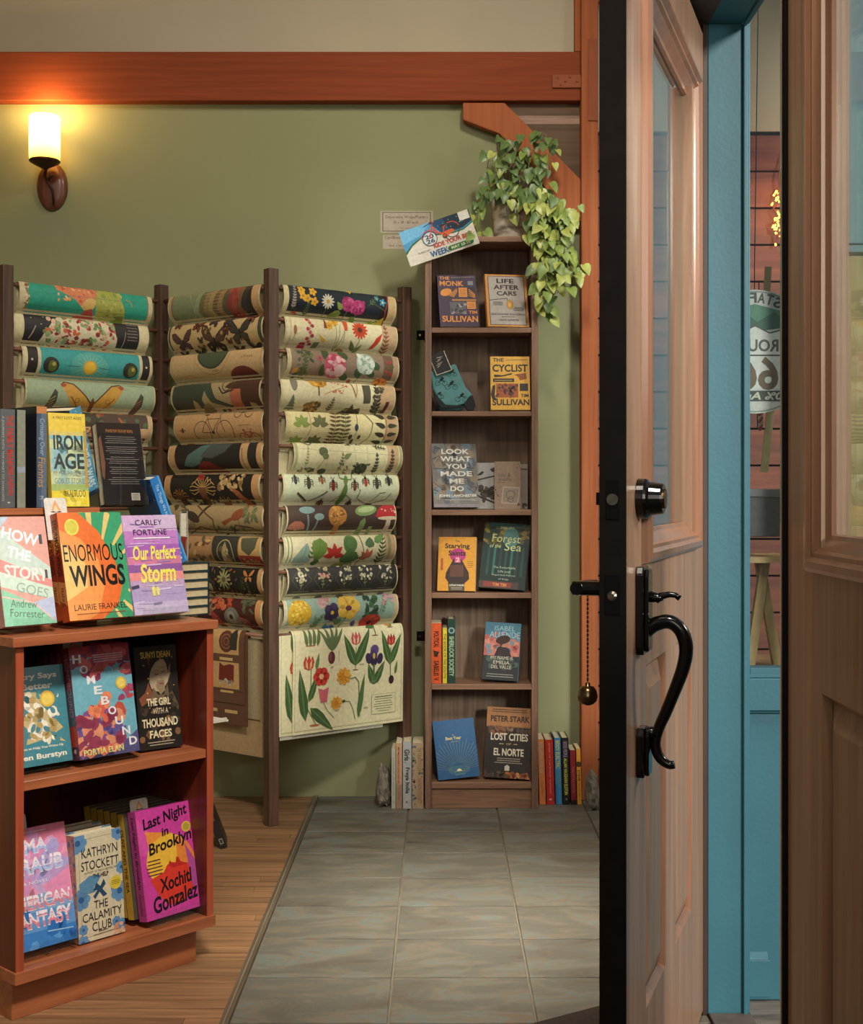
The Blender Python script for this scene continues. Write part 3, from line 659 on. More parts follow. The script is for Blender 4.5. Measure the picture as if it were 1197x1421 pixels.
def a_moth(A):
    A.R(0, 0, 1, 1, '#9fb191'); A.L([(.12, .93), (.28, .92)], .014, '#5c6a55'); A.L([(.78, .9), (.92, .88)], .014, '#5c6a55')
    for m in (1, -1):
        w = [(0, .0), (.25, .28), (.6, .60), (.88, .66), (1.0, .56), (.92, .42), (.62, -.05), (.25, -.35), (.05, -.3)]
        A.M(.5, .30, w, '#c99a44', .9, 0, m); A.ML(.5, .30, w[:5], .035, '#5a3a26', .9, 0, m); A.M(.5, .30, [(.8, .6), (.98, .62), (1, .52), (.9, .5)], '#a8492f', .9, 0, m)
        A.ring(.5 + m * .12, .42, .06, .014, '#7a4a2a', 12); A.ML(.5, .30, [(.3, -.25), (.7, .25)], .03, '#8a5a30', .9, 0, m)
    A.M(.5, .3, [(-.06, -.4), (-.07, .1), (0, .25), (.07, .1), (.06, -.4)], '#7a4a2a', .9)
    for cx, m in ((.14, 1), (.82, 1)):
        A.M(cx, .02, [(0, 0), (.05, .5), (.16, .78), (.26, .7), (.28, .4), (.22, .1), (.1, 0)], '#4a4a3c', .9, -8, m)
        for k in range(5): A.ML(cx, .05, [(.05, .1 * k), (.22, .1 * k + .15)], .02, '#b9a86a' if cx < .5 else '#b06a50', .9, -8, m)
poster('A', 3, 36, 212, 'sage green poster with one large yellow moth spread across its middle', a_moth, base='#9fb191')
def a_acadia(A):
    border(A, '#cfae86', .0); A.R(.03, .55, .97, 1, '#55463a'); A.R(.06, .58, .60, 1, '#47402f'); A.blobs(.1, .95, .6, 1, 10, ['#8a4a34', '#5d6a4a', '#a9683f'], .05, .12, 9); A.R(.03, .30, .97, .56, '#d8b58c'); A.T('ACADIA', .52, .44, .20, .17, '#a03424'); A.L([(.1, .44), (.38, .44)], .012, '#b0603f'); A.L([(.66, .44), (.9, .44)], .012, '#b0603f')
    A.R(.03, 0, .97, .28, '#6a4a34'); A.blobs(.1, .9, 0, .26, 8, ['#c79a66', '#473a30'], .05, .12, 10)
poster('A', 4, 30, 208, 'cream park poster lettered in red, low on the left panel behind the books', a_acadia, base='#cfae86')
# ---- middle panel
def b_geo(A):
    border(A, '#7d7757', .03); A.R(.05, 0, .93, 1, '#7f8a68')
    for k, c in enumerate(['#8d9a78', '#6e6a4a', '#8a7a52', '#a08a5c', '#6d5a40', '#9a7a50', '#5c5a44', '#8a4038', '#a04a40', '#7a5a40', '#3a3230', '#2c2826']):
        x = .34 + k * .052; A.P([(x, 0), (x - .05, .4), (x - .02, .75), (x + .01, 1), (1, 1), (.93, 0)], c)
    A.lines(.4, .62, .1, .9, 9, '#b09a68', .012, .5); A.L([(.06, .9), (.12, .05)], .02, '#a88a5c'); A.L([(.24, .9), (.3, .5), (.26, .1)], .02, '#a8ab8a'); A.R(.93, 0, 1, 1, '#c79f72'); A.blobs(.7, .85, 0, .9, 6, ['#a8483c', '#8a3a34'], .05, .1, 11)
poster('B', 0, 237, 361, 'green and rust coloured geological map poster at the top of the middle panel', b_geo, base='#c0a078')
def b_butt(A):
    border(A, '#c9ac7c', .02); A.R(0, 0, .02, 1, '#4a5440'); A.R(.965, 0, 1, 1, '#454c3c')
    A.butterfly(.16, .42, .62, '#5a3a34', '#4a3040', 8); A.butterfly(.50, .38, .82, '#5e4034', '#3f2a28', -6, '#a8885c'); A.butterfly(.78, .55, .72, '#3d3a30', '#4a4034', 6)
    for x, y, z, c in ((.32, .85, .36, '#7a3a30'), (.5, .95, .4, '#4a3038'), (.65, .9, .38, '#3a3440'), (.34, .2, .22, '#8a6a4a'), (.64, .62, .22, '#7a3a30'), (.66, .35, .18, '#8a5a44'), (.36, .45, .16, '#6a5a4a'), (.45, .68, .16, '#9a7a4a'), (.1, .95, .3, '#7a3a34'), (.88, .08, .4, '#3a3a30'), (.3, .05, .3, '#3f4a38'), (.9, .92, .3, '#8a4a3a'), (.12, .05, .25, '#5a3a34'), (.72, .05, .3, '#5a3028')): A.butterfly(x, y, z, c, c, rr(int(x * 99)).uniform(-20, 20))
poster('B', 1, 237, 365, 'tan poster crowded with dark brown butterflies', b_butt, base='#c9ac7c')
def b_planet(A):
    A.R(0, 0, 1, 1, '#bf9f72'); A.R(.015, 0, .98, 1, '#c8a97b'); A.E(.46, 1.0, .60, .52, '#3f4a36', n=24); A.E(.46, 1.0, .54, .46, '#4d5840', n=24); A.E(.78, .08, .55, .42, '#6f2a26', n=24); A.ring(.46, 1.0, .68, .012, '#8a6a48', 24)
    A.L([(.03, .1), (.1, .3), (.2, .34), (.28, .25)], .012, '#a8855a'); A.L([(.03, 0), (.12, .18), (.25, .15)], .012, '#a8855a'); A.T('JUPITER', .84, .72, .13, .07, '#7a5a40', 0, 0); A.T('MARS', .5, .43, .07, .06, '#7a5a40', 0)
poster('B', 2, 240, 366, 'plain tan poster with a dark green planet and a maroon planet', b_planet, base='#c8a97b')
def b_mammoth(A):
    border(A, '#9a8a68', .01); A.R(.1, .05, .98, 1, '#a8946c'); A.P([(.0, 0), (.02, .9), (.2, 1), (.42, .95), (.36, .5), (.40, 0), (.33, 0), (.3, .4), (.26, .5), (.22, 0)], '#3e4436'); A.P([(.34, .95), (.44, .95), (.52, .5), (.7, .25), (.66, .2), (.46, .4)], '#3f4a3c')
    A.R(.68, .0, .84, .75, '#b3684a'); A.P([(.66, .9), (.62, .78), (.7, .72), (.8, .72), (.8, .0), (.86, .0), (.88, .35), (.94, .3), (.95, 0), (1, 0), (1, 1), (.78, 1)], '#4d2f26'); A.ring(.64, .85, .17, .03, '#4a3a30', 14); A.L([(.55, .8), (.6, .62), (.72, .7)], .04, '#3a2c26')
    for k in range(5): A.R(.42 + k * .055, .02, .46 + k * .055, .17, ['#8a4a38', '#d0b080', '#5a4a3a'][k % 3])
    A.P([(.3, 0), (.35, .3), (.42, .4), (.46, .2), (.42, 0)], '#8a7a5a')
poster('B', 3, 241, 362, 'poster of a green dinosaur and a brown mammoth', b_mammoth, base='#a8946c')
def b_bike(A):
    A.R(0, 0, 1, 1, '#c39b6d'); A.bike(.46, .42, .86, '#463630', .02); A.bike(.84, .22, .42, '#a0483a', .022); A.bike(.79, .93, .4, '#463630', .02); A.L([(.06, .5), (.14, .5)], .02, '#5a4436'); A.E(.1, .5, .05, .07, '#5a4436'); A.L([(.07, .06), (.16, .06)], .03, '#a0583a'); A.L([(.75, .58), (.88, .58)], .012, '#8a6a4a')
poster('B', 4, 245, 365, 'tan poster of vintage bicycles drawn in thin black line', b_bike, base='#c39b6d')
def b_space(A):
    border(A, '#25211f', .07); A.R(.78, 0, .86, 1, '#c19a6c'); A.R(.86, 0, .95, 1, '#2a2624'); A.R(.95, 0, 1, 1, '#c19a6c'); A.P([(.16, .35), (.22, .65), (.36, .9), (.52, 1), (.6, .95), (.42, .7), (.34, .4), (.24, .3)], '#54706c'); A.P([(.36, .6), (.46, .95), (.7, 1), (.62, .7), (.48, .55)], '#4a5250'); A.P([(.3, 0), (.3, .3), (.38, .48), (.46, .46), (.56, .25), (.64, 0)], '#7a2624')
    A.L([(.82, .1), (.80, .8)], .03, '#8a6a48')
poster('B', 5, 237, 365, 'black poster with large red and grey blue curved shapes', b_space, base='#c19a6c')
def b_anem(A):
    border(A, '#1f1a17', .06); A.R(.93, 0, 1, 1, '#bd8f60')
    def anem(x, y, r, c, n, st):
        for k in range(n):
            a = math.pi * (k / (n - 1)) * 1.3 - .5; A.ML(x, y, [(0, 0), (math.cos(a) * r, math.sin(a) * r * .9), (math.cos(a) * r * 1.25, math.sin(a) * r * .55)], .025, c)
        A.M(x, y - .1, [(-.1, -.5), (-.14, .15), (.14, .15), (.1, -.5)], st)
    anem(.42, .55, .4, '#c09a5c', 13, '#7a4a34'); anem(.16, .35, .24, '#a8783f', 9, '#6a4030'); anem(.62, .1, .3, '#a88a5a', 9, '#8a5a40')
    A.blobs(.6, .85, .55, 1, 14, ['#b5925f', '#8a6a44', '#c9a673'], .05, .11, 12); A.P([(.72, .6), (.80, .5), (.93, 0), (.83, 0)], '#a8603f'); A.blobs(.36, .44, .85, 1, 4, ['#a03a2e'], .08, .12, 13); A.blobs(.08, .9, 0, .3, 8, ['#4a3a2c', '#6f5a3c', '#39402f'], .05, .1, 14)
poster('B', 6, 232, 361, 'black poster of orange and brown sea anemones', b_anem, base='#bd8f60')
def b_bird(A):
    border(A, '#a28a62', .02); A.R(.02, 0, .96, .3, '#6f6a48'); A.blobs(.04, .94, 0, .4, 12, ['#7f7650', '#8f8058', '#5f5d40'], .06, .16, 15)
    for x, y, r, c, m in ((.28, .62, -22, '#3f3026', 1), (.76, .70, 24, '#8a4a30', 1)):
        A.E(x, y, .27, .13, c, r); A.E(x + .07 * (1 if r > 0 else -1), y + .2 * (1 if r > 0 else .6), .09, .09, c); A.M(x, y, [(-.2, -.05), (-.62, -.2 if r > 0 else .3), (-.55, -.3 if r > 0 else .38), (-.1, -.1)], c, 1, 0, 1 if r > 0 else -1); A.L([(x, y - .1), (x + .01, .38)], .016, '#4a3a2a')
    A.L([(.14, 0), (.34, .35), (.6, .1), (.5, 0)], .03, '#4a3626'); A.L([(.3, .95), (.5, .55), (.48, .1)], .04, '#6a4030'); A.L([(.66, .1), (.72, .42), (.88, .35), (.92, .25)], .04, '#5a4030'); A.blobs(.82, .95, .45, .95, 8, ['#5f6646', '#70744e'], .05, .11, 16); A.blobs(.06, .2, .7, 1, 5, ['#5a5a3e', '#4a4632'], .05, .1, 17)
poster('B', 7, 236, 366, 'olive brown poster of two birds on bare branches', b_bird, base='#a28a62')
def b_parks(A):
    A.R(0, 0, 1, 1, '#9a6a44'); A.R(.0, .1, .30, 1, '#8a3024'); A.R(.1, .08, .42, .95, '#a87f55'); A.R(.43, .06, .74, 1, '#34342f'); A.ring(.585, .45, .3, .03, '#a89060', 16, .4); A.P([(.53, .1), (.55, .6), (.585, .8), (.62, .6), (.64, .1)], '#a08a62'); A.blobs(.5, .67, .2, .8, 6, ['#6a5a44', '#b9a070'], .04, .1, 18); A.R(.75, .45, 1, 1, '#c09a62'); A.R(.75, .08, 1, .45, '#8f3526'); A.T('Ten Parks', .87, .27, .18, .17, '#d0b487', 0, 0, 1, .2); A.M(.87, .75, [(-.3, .15), (-.25, -.15), (0, -.3), (.25, -.1), (.3, .2)], '#55543f'); A.blobs(.14, .4, .2, .9, 7, ['#6f4a30', '#c09a6a', '#5a5a3f'], .05, .12, 19); A.R(0, 0, 1, .06, '#3a2a20')
poster('B', 8, 250, 363, 'poster of vintage park badges in red, tan and black', b_parks, base='#9a6a44')
def b_dark(A):
    border(A, '#1d1a16', .02); A.R(.95, 0, 1, 1, '#b98c5e')
    for x, y, z, r, c in ((.2, .5, .5, 70, '#4d4a30'), (.5, .3, .7, 95, '#66603f'), (.7, .1, .6, 70, '#3f4630'), (.4, .1, .5, 110, '#55503a'), (.1, .1, .5, 80, '#5a5436'), (.85, .05, .5, 100, '#4a4a32')): A.sprig(x, y, z, r, 6, c, None, .2, .3)
    A.blobs(.05, .9, .05, .95, 12, ['#7a4a2c', '#9a8a5a', '#4f5a3c', '#5a3a44'], .03, .075, 20); A.butterfly(.84, .72, .34, '#b3703a', '#b3703a', 5); A.flower(.52, .62, .26, '#8a8458', '#5a4a30', 11, .2); A.E(.32, .4, .09, .12, '#a89a70')
poster('B', 9, 262, 365, 'black poster of olive plants with one small orange butterfly', b_dark, base='#b98c5e')
def b_red(A):
    border(A, '#471d1b', .02); A.R(.93, 0, 1, 1, '#c08a58'); A.blobs(.02, .4, .5, 1, 8, ['#8a6a4a', '#a8805a', '#5a3a30'], .08, .16, 21); A.blobs(.36, .6, .65, 1, 6, ['#a8462e', '#b8603f'], .06, .13, 22); A.E(.62, .38, .30, .34, '#6f6a5f'); A.E(.61, .42, .17, .2, '#8a8478'); A.E(.61, .46, .07, .07, '#3a2c2a')
    for x, y, c in ((.4, .3, '#9a3a3a'), (.8, .25, '#8a4a44'), (.88, .1, '#6a2c2c'), (.1, .25, '#7a6a5a')): A.M(x, y, [(-.1, -.3), (-.16, .1), (0, .35), (.15, .1), (.1, -.3)], c, 1, x * 60)
    A.blobs(.74, .9, .6, .98, 8, ['#44503a', '#5a5a40'], .05, .1, 23); A.L([(.02, .3), (.2, .4), (.28, .2)], .05, '#2c2a2c')
poster('B', 10, 262, 364, 'dark red poster with a grey blue shell and orange crab', b_red, base='#c08a58')
def b_choc(A):
    A.R(0, 0, 1, 1, '#5f3f2f'); A.R(0, .66, .93, 1, '#b7905f'); A.R(.0, .23, .93, .56, '#b7905f')
    for x in (.1, .42, .74):
        A.E(x, .82, .13, .14, '#5a3226'); A.ring(x, .82, .09, .012, '#8a5a3f', 12); A.ring(x, .82, .045, .010, '#8a5a3f', 10); A.M(x, .38, [(-.14, -.05), (-.12, .17), (-.05, .13), (.06, .16), (.14, .15), (.13, -.06)], '#6a2320'); A.blobs(x - .12, x + .12, .28, .34, 7, ['#b5ab98', '#8a8072'], .015, .03, int(x * 50))
        for y in (.60, .14): A.R(x - .1, y - .018, x + .1, y + .018, '#c2a06c')
    A.P([(.80, .72), (.80, .9), (.87, 1), (.91, .9), (.9, .72)], '#302a28')
PO = dict(base='#8a6148', under=None)
# sheets hanging behind first, the printed front sheet last
def backsheet(key, k, x0, x1, d, y, c, label):
    a, b_ = PANELS[key]; U = (b_ - a).normalized(); V = Vector((-U.y, U.x)); u0, u1 = usolve(a, U, V, y, x0), usolve(a, U, V, y, x1)
    b = MB(); b.box(u0, y, -d, u1, y + .0006, -.016, ink(c, .7)); o = b.build('poster', M=pmat(a, b_) @ T_(0, 0, ZR[k])); return tag(o, label, 'poster', 'posters on the folding rack')
def b_choc2(A):
    b_choc(A)
poster('B', 11, 252, 341, 'foremost brown poster of dark shells and fur pieces at the foot of the middle panel', b_choc, drop=.247, **PO)
a, b_ = PANELS['B']; U = (b_ - a).normalized(); V = Vector((-U.y, U.x)); y = -.0115; u0, u1 = usolve(a, U, V, y, 258), usolve(a, U, V, y, 344)
b = MB(); b.box(0, 0, -.325, u1 - u0, .0005, -.02, ink('#5f3f2f', .6)); A = Art(u1 - u0, .325, .5); b_choc(A); A.emit(b, lambda x, v, o: (x, -.0003 - o, v - .325)); o = b.build('poster', M=pmat(a, b_) @ T_(u0, y, ZR[11])); tag(o, 'brown poster with fur pieces showing just below the foremost brown sheet', 'poster', 'posters on the folding rack')
backsheet('B', 11, 268, 361, .30, .0102, '#a3916f', 'short blank grey tan sheet beside the middle post, behind the brown posters')
backsheet('B', 11, 262, 366, .432, .0155, '#a98d68', 'longest blank tan sheet hanging lowest behind the brown posters')
# ---- right panel
def c_wild(A):
    border(A, '#1c262f', .03); A.R(.86, 0, .93, 1, '#261a18'); A.R(.93, 0, 1, 1, '#c2a276')
    for x, y in ((.14, .84), (.24, .82), (.19, .62), (.25, .56), (.15, .68)): A.flower(x, y, .12, '#e0aa2c', '#b07a1e', 5, .6)
    A.sprig(.19, .1, .4, 85, 6, '#4f6040'); A.sprig(.07, .3, .6, 86, 8, '#a89a8c', '#6a7a50', .4, .16); A.L([(.37, .52), (.345, .15)], .018, '#6a7a4a'); A.flower(.37, .6, .2, '#d8d3c0', '#c9a23c', 13, .22); A.P([(.06, .18), (.1, .26), (.13, .15)], '#b8482e')
    for x, y in ((.555, .58), (.645, .52)):
        A.L([(x, y - .15), (x - .03, 0)], .02, '#6f8a3e'); A.E(x, y, .22, .20, '#b03a70'); A.blobs(x - .06, x + .06, y - .14, y + .16, 10, ['#c85a8c', '#9a2c5c'], .03, .06, int(x * 77))
    A.leaf(.50, .34, .42, 200, '#7f9a45', .4, '#4f6a30'); A.leaf(.5, .42, .26, 130, '#8aa04a', .5); A.leaf(.6, .25, .28, -50, '#6f8a3e', .5); A.flower(.575, .95, .08, '#e0b030', '#b07a1e', 4, .7); A.flower(.875, .72, .11, '#3f93b5', '#e0d080', 5, .5); A.flower(.82, .82, .08, '#4a9ab8', '#e0d080', 5, .5); A.L([(.76, .72), (.9, .5)], .016, '#5a6a40'); A.sprig(.74, .6, .4, 40, 4, '#4f6a48')
    A.P([(.77, .0), (.8, .22), (.83, .1), (.9, .33), (.92, .1), (.88, 0)], '#c9b23a'); A.blobs(.77, .88, .02, .2, 5, ['#d9c04a', '#8aa04a'], .04, .08, 31); A.L([(.42, .95), (.56, .9), (.7, .93)], .016, '#5a6f50'); A.L([(.935, .95), (.9, .5), (.92, .0)], .035, '#8a3a34')
poster('C', 0, 394, 546, 'navy poster of bright wildflowers at the top of the right panel', c_wild, base='#d0c294')
def c_cut(A):
    A.R(0, 0, 1, 1, '#ddd3aa'); A.R(.86, 0, 1, 1, '#c6a883')
    for k in range(9): A.E(.18 + .02 * (k % 3), .9 - k * .085, .055, .05, ['#b8364a', '#d0586a', '#a02c40'][k % 3])
    A.L([(.2, 1), (.2, .2)], .014, '#6a7a48'); A.M(.15, .0, [(-.12, 0), (-.06, .26), (.1, .28), (.14, 0)], '#b02f42')
    for x, y, r in ((.42, .92, .15), (.37, .78, .12)): A.flower(x, y, r, '#e0aa3a', '#c08a28', 8, .4)
    for x in (.43, .47, .52): A.L([(x, .82), (.44, .0)], .014, '#77864a')
    A.flower(.65, .74, .25, '#c94a28', '#a03a22', 14, .26, .34); A.E(.65, .74, .07, .07, '#5a2a1c'); A.L([(.65, .5), (.62, 0)], .02, '#5f6a3a'); A.leaf(.62, .1, .4, 118, '#66733f', .3); A.leaf(.63, .05, .35, 60, '#77844a', .3); A.M(.52, .68, [(-.05, 0), (-.09, .32), (.08, .32), (.05, 0)], '#cf5a2c'); A.P([(.75, .2), (.8, .55), (.86, .7), (.84, .5), (.79, .25)], '#c2402a'); A.L([(.51, .66), (.5, .3)], .014, '#77864a')
    A.P([(.27, .55), (.34, .4), (.33, .3), (.3, .4)], '#d9b03c'); A.P([(.32, .7), (.35, .7), (.34, .95), (.33, .95)], '#8a4a2c'); A.P([(.24, .1), (.29, .12), (.3, .32), (.25, .3)], '#6f7a4a'); A.E(.07, .6, .05, .12, '#9a6a44'); A.L([(.07, .5), (.06, .3)], .012, '#77864a'); A.E(.5, .08, .14, .08, '#a88a50'); A.ring(.5, .08, .1, .014, '#7a5a34', 12, .05); A.sprig(.90, .0, .85, 92, 7, '#8a5a3c', None, .3, .2); A.R(.03, .02, .034, 1, '#b3a57a')
poster('C', 1, 396, 548, 'cream poster of cut flowers with one large orange red bloom', c_cut, base='#ddd3aa')
def c_rose(A):
    A.R(.0, 0, 1, 1, '#8c7863'); A.R(0, 0, .02, 1, '#d0c294'); A.R(.86, 0, .95, 1, '#6f5546'); A.R(.95, 0, 1, 1, '#a98f70')
    A.blobs(.06, .2, .08, .95, 14, ['#4f5636', '#6a6e44', '#3f4a32'], .04, .09, 33); A.sprig(.12, .1, .8, 82, 8, '#55603c', None, .3, .2); A.E(.06, .35, .1, .07, '#c98f3c', 40); A.L([(.24, .3), (.3, .8)], .014, '#8a5a4a'); A.flower(.27, .72, .1, '#b05a5a', '#8a3a3a', 5, .5)
    for x, y in ((.30, .40), (.50, .25), (.48, .85), (.32, .85)): A.E(x, y, .17, .11, '#44542f', x * 300)
    A.E(.405, .52, .34, .36, '#c05a70'); A.blobs(.33, .48, .25, .8, 9, ['#d98a98', '#b8465e', '#e0b3b0'], .06, .12, 34); A.E(.45, .42, .16, .18, '#ddb9b2')
    for x, y in ((.62, .38), (.78, .62), (.74, .4)): A.E(x, y, .15, .1, '#3f5234', x * 200)
    A.E(.685, .66, .30, .29, '#a9b8a6'); A.blobs(.62, .75, .45, .88, 8, ['#bccbb8', '#8fa596', '#cdd6c4'], .06, .12, 35); A.L([(.66, .4), (.62, .05)], .02, '#55603c'); A.E(.86, .12, .24, .18, '#c97c3a'); A.blobs(.8, .9, .0, .24, 6, ['#dc9a4e', '#b5602c'], .05, .09, 36); A.E(.57, .1, .06, .09, '#a8503f'); A.blobs(.88, .95, .4, .75, 5, ['#a03f34', '#5a5a3a'], .04, .08, 37)
poster('C', 2, 399, 550, 'taupe poster with a large pink rose and a large pale blue rose', c_rose, base='#8c7863')
def c_trees(A):
    A.R(0, 0, 1, 1, '#dcd3ab'); A.R(.86, 0, 1, 1, '#c2a27c'); A.E(.1, .88, .11, .24, '#7d7a66'); A.E(.31, .92, .28, .16, '#cf9a34'); A.L([(.31, .8), (.31, .55)], .04, '#5a4230'); A.blobs(.22, .4, .82, 1, 8, ['#e0b44a', '#b5822c'], .04, .09, 41)
    A.L([(.36, .6), (.44, .7), (.56, .85)], .014, '#a8683c'); A.blobs(.4, .56, .64, .95, 8, ['#c98a5a', '#b5603c'], .02, .05, 42); A.tree(.09, .02, .5, '#6a705a', True); A.E(.27, .18, .20, .22, '#b3813f'); A.blobs(.2, .34, .02, .36, 8, ['#8a6a38', '#c99a50', '#5f5a38'], .04, .08, 43); A.sprig(.42, .05, .42, 80, 5, '#6a5a3c'); A.P([(.5, 0), (.56, .16), (.59, .13), (.62, .38), (.65, .2), (.7, .26), (.72, 0)], '#4a4434'); A.blobs(.52, .7, .0, .25, 8, ['#5f5640', '#3a3628'], .04, .08, 44)
    A.M(.74, .5, [(-.1, -.1), (-.14, .4), (.12, .42), (.12, -.08)], '#55503f'); A.L([(.6, .98), (.64, .55)], .04, '#9a7550'); A.L([(.66, .98), (.64, .55)], .03, '#b08a60'); A.sprig(.84, 0, .95, 92, 8, '#44402f', None, .4, .2); A.blobs(.8, .9, .1, .9, 8, ['#4a4634', '#5f5a44'], .04, .09, 45); A.P([(.905, .1), (.94, .12), (.95, .5), (.92, .48)], '#5a2f28')
poster('C', 3, 390, 545, 'cream poster of many small trees and trunks', c_trees, base='#dcd3ab')
def c_leaf(A):
    A.R(0, 0, 1, 1, '#d6cb90'); A.R(.03, 0, .97, 1, '#dcd09c'); A.R(.88, 0, 1, 1, '#c3a277')
    for x, y in ((.12, .68), (.28, .7), (.10, .12), (.26, .15)):
        c = '#8a9a4e' if x < .2 else '#6f7048'
        for k in range(5): A.leaf(x, y - .08, .27, 90 + (k - 2) * 45, c, .5)
    A.L([(.19, .98), (.2, .5), (.17, 0)], .016, '#a8703f')
    for x0, x1, c in ((.40, .40, '#6a5234'), (.49, .49, '#5f5a36')):
        A.L([(x0, 0), (x0 + .03, 1)], .02, '#8a8a4a')
        for k in range(9):
            y = .05 + k * .108; A.leaf(x0 + .03 * y, y, .2 , 168, c, .26); A.leaf(x0 + .03 * y, y, .2, 14, c, .26)
    A.L([(.62, .95), (.61, .3)], .014, '#55503a'); A.E(.61, .57, .06, .09, '#3f4048'); A.E(.57, .3, .06, .08, '#4a4434'); A.E(.65, .3, .05, .07, '#4a4434'); A.E(.6, .15, .05, .09, '#55503a'); A.L([(.69, .98), (.76, .7), (.74, .3), (.68, 0)], .024, '#6a6a34')
    for k in range(4):
        y = .12 + k * .24; A.leaf(.88, y, .36, 170 - k * 4, '#3c382a', .3); A.leaf(.9, y + .04, .32, 12 - k * 4, '#44402f', .3)
    A.L([(.89, 0), (.89, 1)], .014, '#6a5a40')
poster('C', 4, 397, 549, 'pale yellow poster of pressed green leaves and brown fern fronds', c_leaf, base='#d6cb90')
def c_herb(A):
    A.R(0, 0, 1, 1, '#aab07a'); A.R(.02, 0, .98, 1, '#d9d2a8'); A.R(.86, 0, .97, 1, '#c3a680')
    for x in (.3, .56, .68): A.L([(x, 0), (x - .02, 1)], .007, '#8f8a66')
    A.L([(.04, .78), (.95, .66)], .007, '#8f8a66'); A.sprig(.1, .3, .5, 85, 6, '#8a8a66', None, .3, .18); A.blobs(.05, .2, .03, .25, 10, ['#5f5f42', '#77744f'], .02, .05, 51); A.E(.25, .72, .14, .12, '#5d6a44'); A.E(.27, .6, .1, .08, '#70794c'); A.L([(.26, .55), (.22, .25)], .014, '#7a7a54'); A.E(.17, .16, .1, .06, '#5a5a3c', 30); A.E(.27, .14, .13, .10, '#4f553a')
    A.sprig(.42, .3, .35, 85, 4, '#66704a'); A.blobs(.4, .5, .05, .4, 8, ['#b08a64', '#7a7a50'], .02, .05, 52); A.leaf(.44, .55, .28, 30, '#80885a', .4); A.E(.62, .25, .20, .18, '#3c4030'); A.blobs(.55, .69, .08, .42, 12, ['#4f543a', '#5f6444', '#34382a'], .03, .06, 53); A.sprig(.76, .05, .6, 92, 6, '#484c36', None, .5, .2); A.sprig(.9, .05, .7, 88, 7, '#5a4a3c', None, .5, .18); A.L([(.06, .98), (.12, .88), (.16, .96)], .02, '#4a4a34'); A.sprig(.46, .9, .3, 20, 3, '#44482f'); A.sprig(.72, .9, .35, -10, 4, '#4f5538'); A.sprig(.6, .9, .3, 150, 3, '#4f5538')
poster('C', 5, 408, 555, 'cream poster of small dark herb sprigs in thin ruled boxes', c_herb, base='#aab07a')
def c_bugs(A):
    A.R(0, 0, 1, 1, '#d3d3ab'); A.R(.02, 0, .975, 1, '#c9d0ae'); A.E(.5, .5, .9, .5, '#ced4b4', n=24)
    for x, y, z, c in ((.09, .80, .36, '#3c4450'), (.2, .72, .46, '#4a4634'), (.315, .80, .34, '#b0683a'), (.41, .66, .42, '#8a3a2c'), (.60, .66, .4, '#7a4a34'), (.70, .76, .38, '#b5422f'), (.80, .72, .44, '#4a463a'), (.91, .78, .38, '#33322a'), (.33, .14, .34, '#8a4a34'), (.585, .12, .3, '#4a3a2c')): A.beetle(x, y, z, c)
    A.E(.50, .36, .09, .34, '#5d7a3c', -12); A.E(.52, .78, .06, .13, '#66843f', -10); A.ML(.51, .7, [(-.1, .35), (-.16, .15), (0, .1), (.2, .1), (.3, .3), (.22, .4)], .02, '#55703a'); A.ML(.5, .35, [(-.3, -.2), (-.12, .0), (.1, .05), (.32, -.1)], .018, '#55703a')
    A.ML(.23, .2, [(-.45, .26), (-.25, .12), (-.1, 0)], .05, '#4a3c2e'); A.ML(.22, .2, [(.0, 0), (.2, .1), (.5, .3)], .03, '#3f382c'); A.ML(.76, .05, [(-.4, .5), (-.45, .25), (-.1, .05), (.1, .05), (.5, .2), (.62, .4)], .018, '#3a3428'); A.ML(.8, .05, [(-.1, .1), (.1, .4), (.3, .42)], .018, '#3a3428'); A.E(.77, .04, .12, .07, '#5a4a38')
poster('C', 6, 393, 550, 'pale green poster of beetles with one long green mantis', c_bugs, base='#cfc9a0')
def c_shroom(A):
    A.R(0, 0, 1, 1, '#4b3a31'); A.R(.0, .96, 1, 1, '#5c483c'); A.shroom(.08, .0, .62, '#b0705a', '#a8704c', .35); A.ML(.2, .0, [(0, 0), (-.1, .7)], .05, '#6f8a8c'); A.E(.17, .82, .24, .10, '#7f9c9c'); A.ML(.24, 0, [(-.05, 0), (.08, .6)], .045, '#6f8a8c'); A.E(.275, .64, .15, .09, '#87a09c')
    A.M(.44, 0, [(-.09, 0), (-.07, .5), (.1, .5), (.09, 0)], '#b5763a'); A.E(.445, .66, .29, .28, '#b97f3e'); A.blobs(.38, .51, .45, .88, 12, ['#d6a45c', '#8a5a2a', '#c79048'], .035, .06, 61)
    A.M(.67, 0, [(-.1, 0), (-.04, .5), (.1, .6), (.14, .5), (.08, 0)], '#7f9358'); A.E(.715, .8, .36, .15, '#7c9a5a', 8); A.E(.72, .82, .28, .08, '#aebd86', 8); A.M(.765, 0, [(-.06, 0), (-.04, .35), (.08, .35), (.06, 0)], '#8a9c62'); A.M(.93, 0, [(-.1, 0), (-.06, .6), (.08, .6), (.09, 0)], '#c9b79a'); A.M(.935, .52, [(-.44, .1), (-.36, .28), (-.15, .42), (.15, .42), (.36, .28), (.44, .1), (.2, .04), (-.2, .04)], '#b52f34')
    A.blobs(.86, 1, .7, .92, 8, ['#e0cdb8'], .018, .03, 62); A.E(.935, .58, .38, .05, '#d8c3a4')
poster('C', 7, 398, 546, 'dark brown poster of four big mushrooms, the right one red', c_shroom, base='#4b3a31')
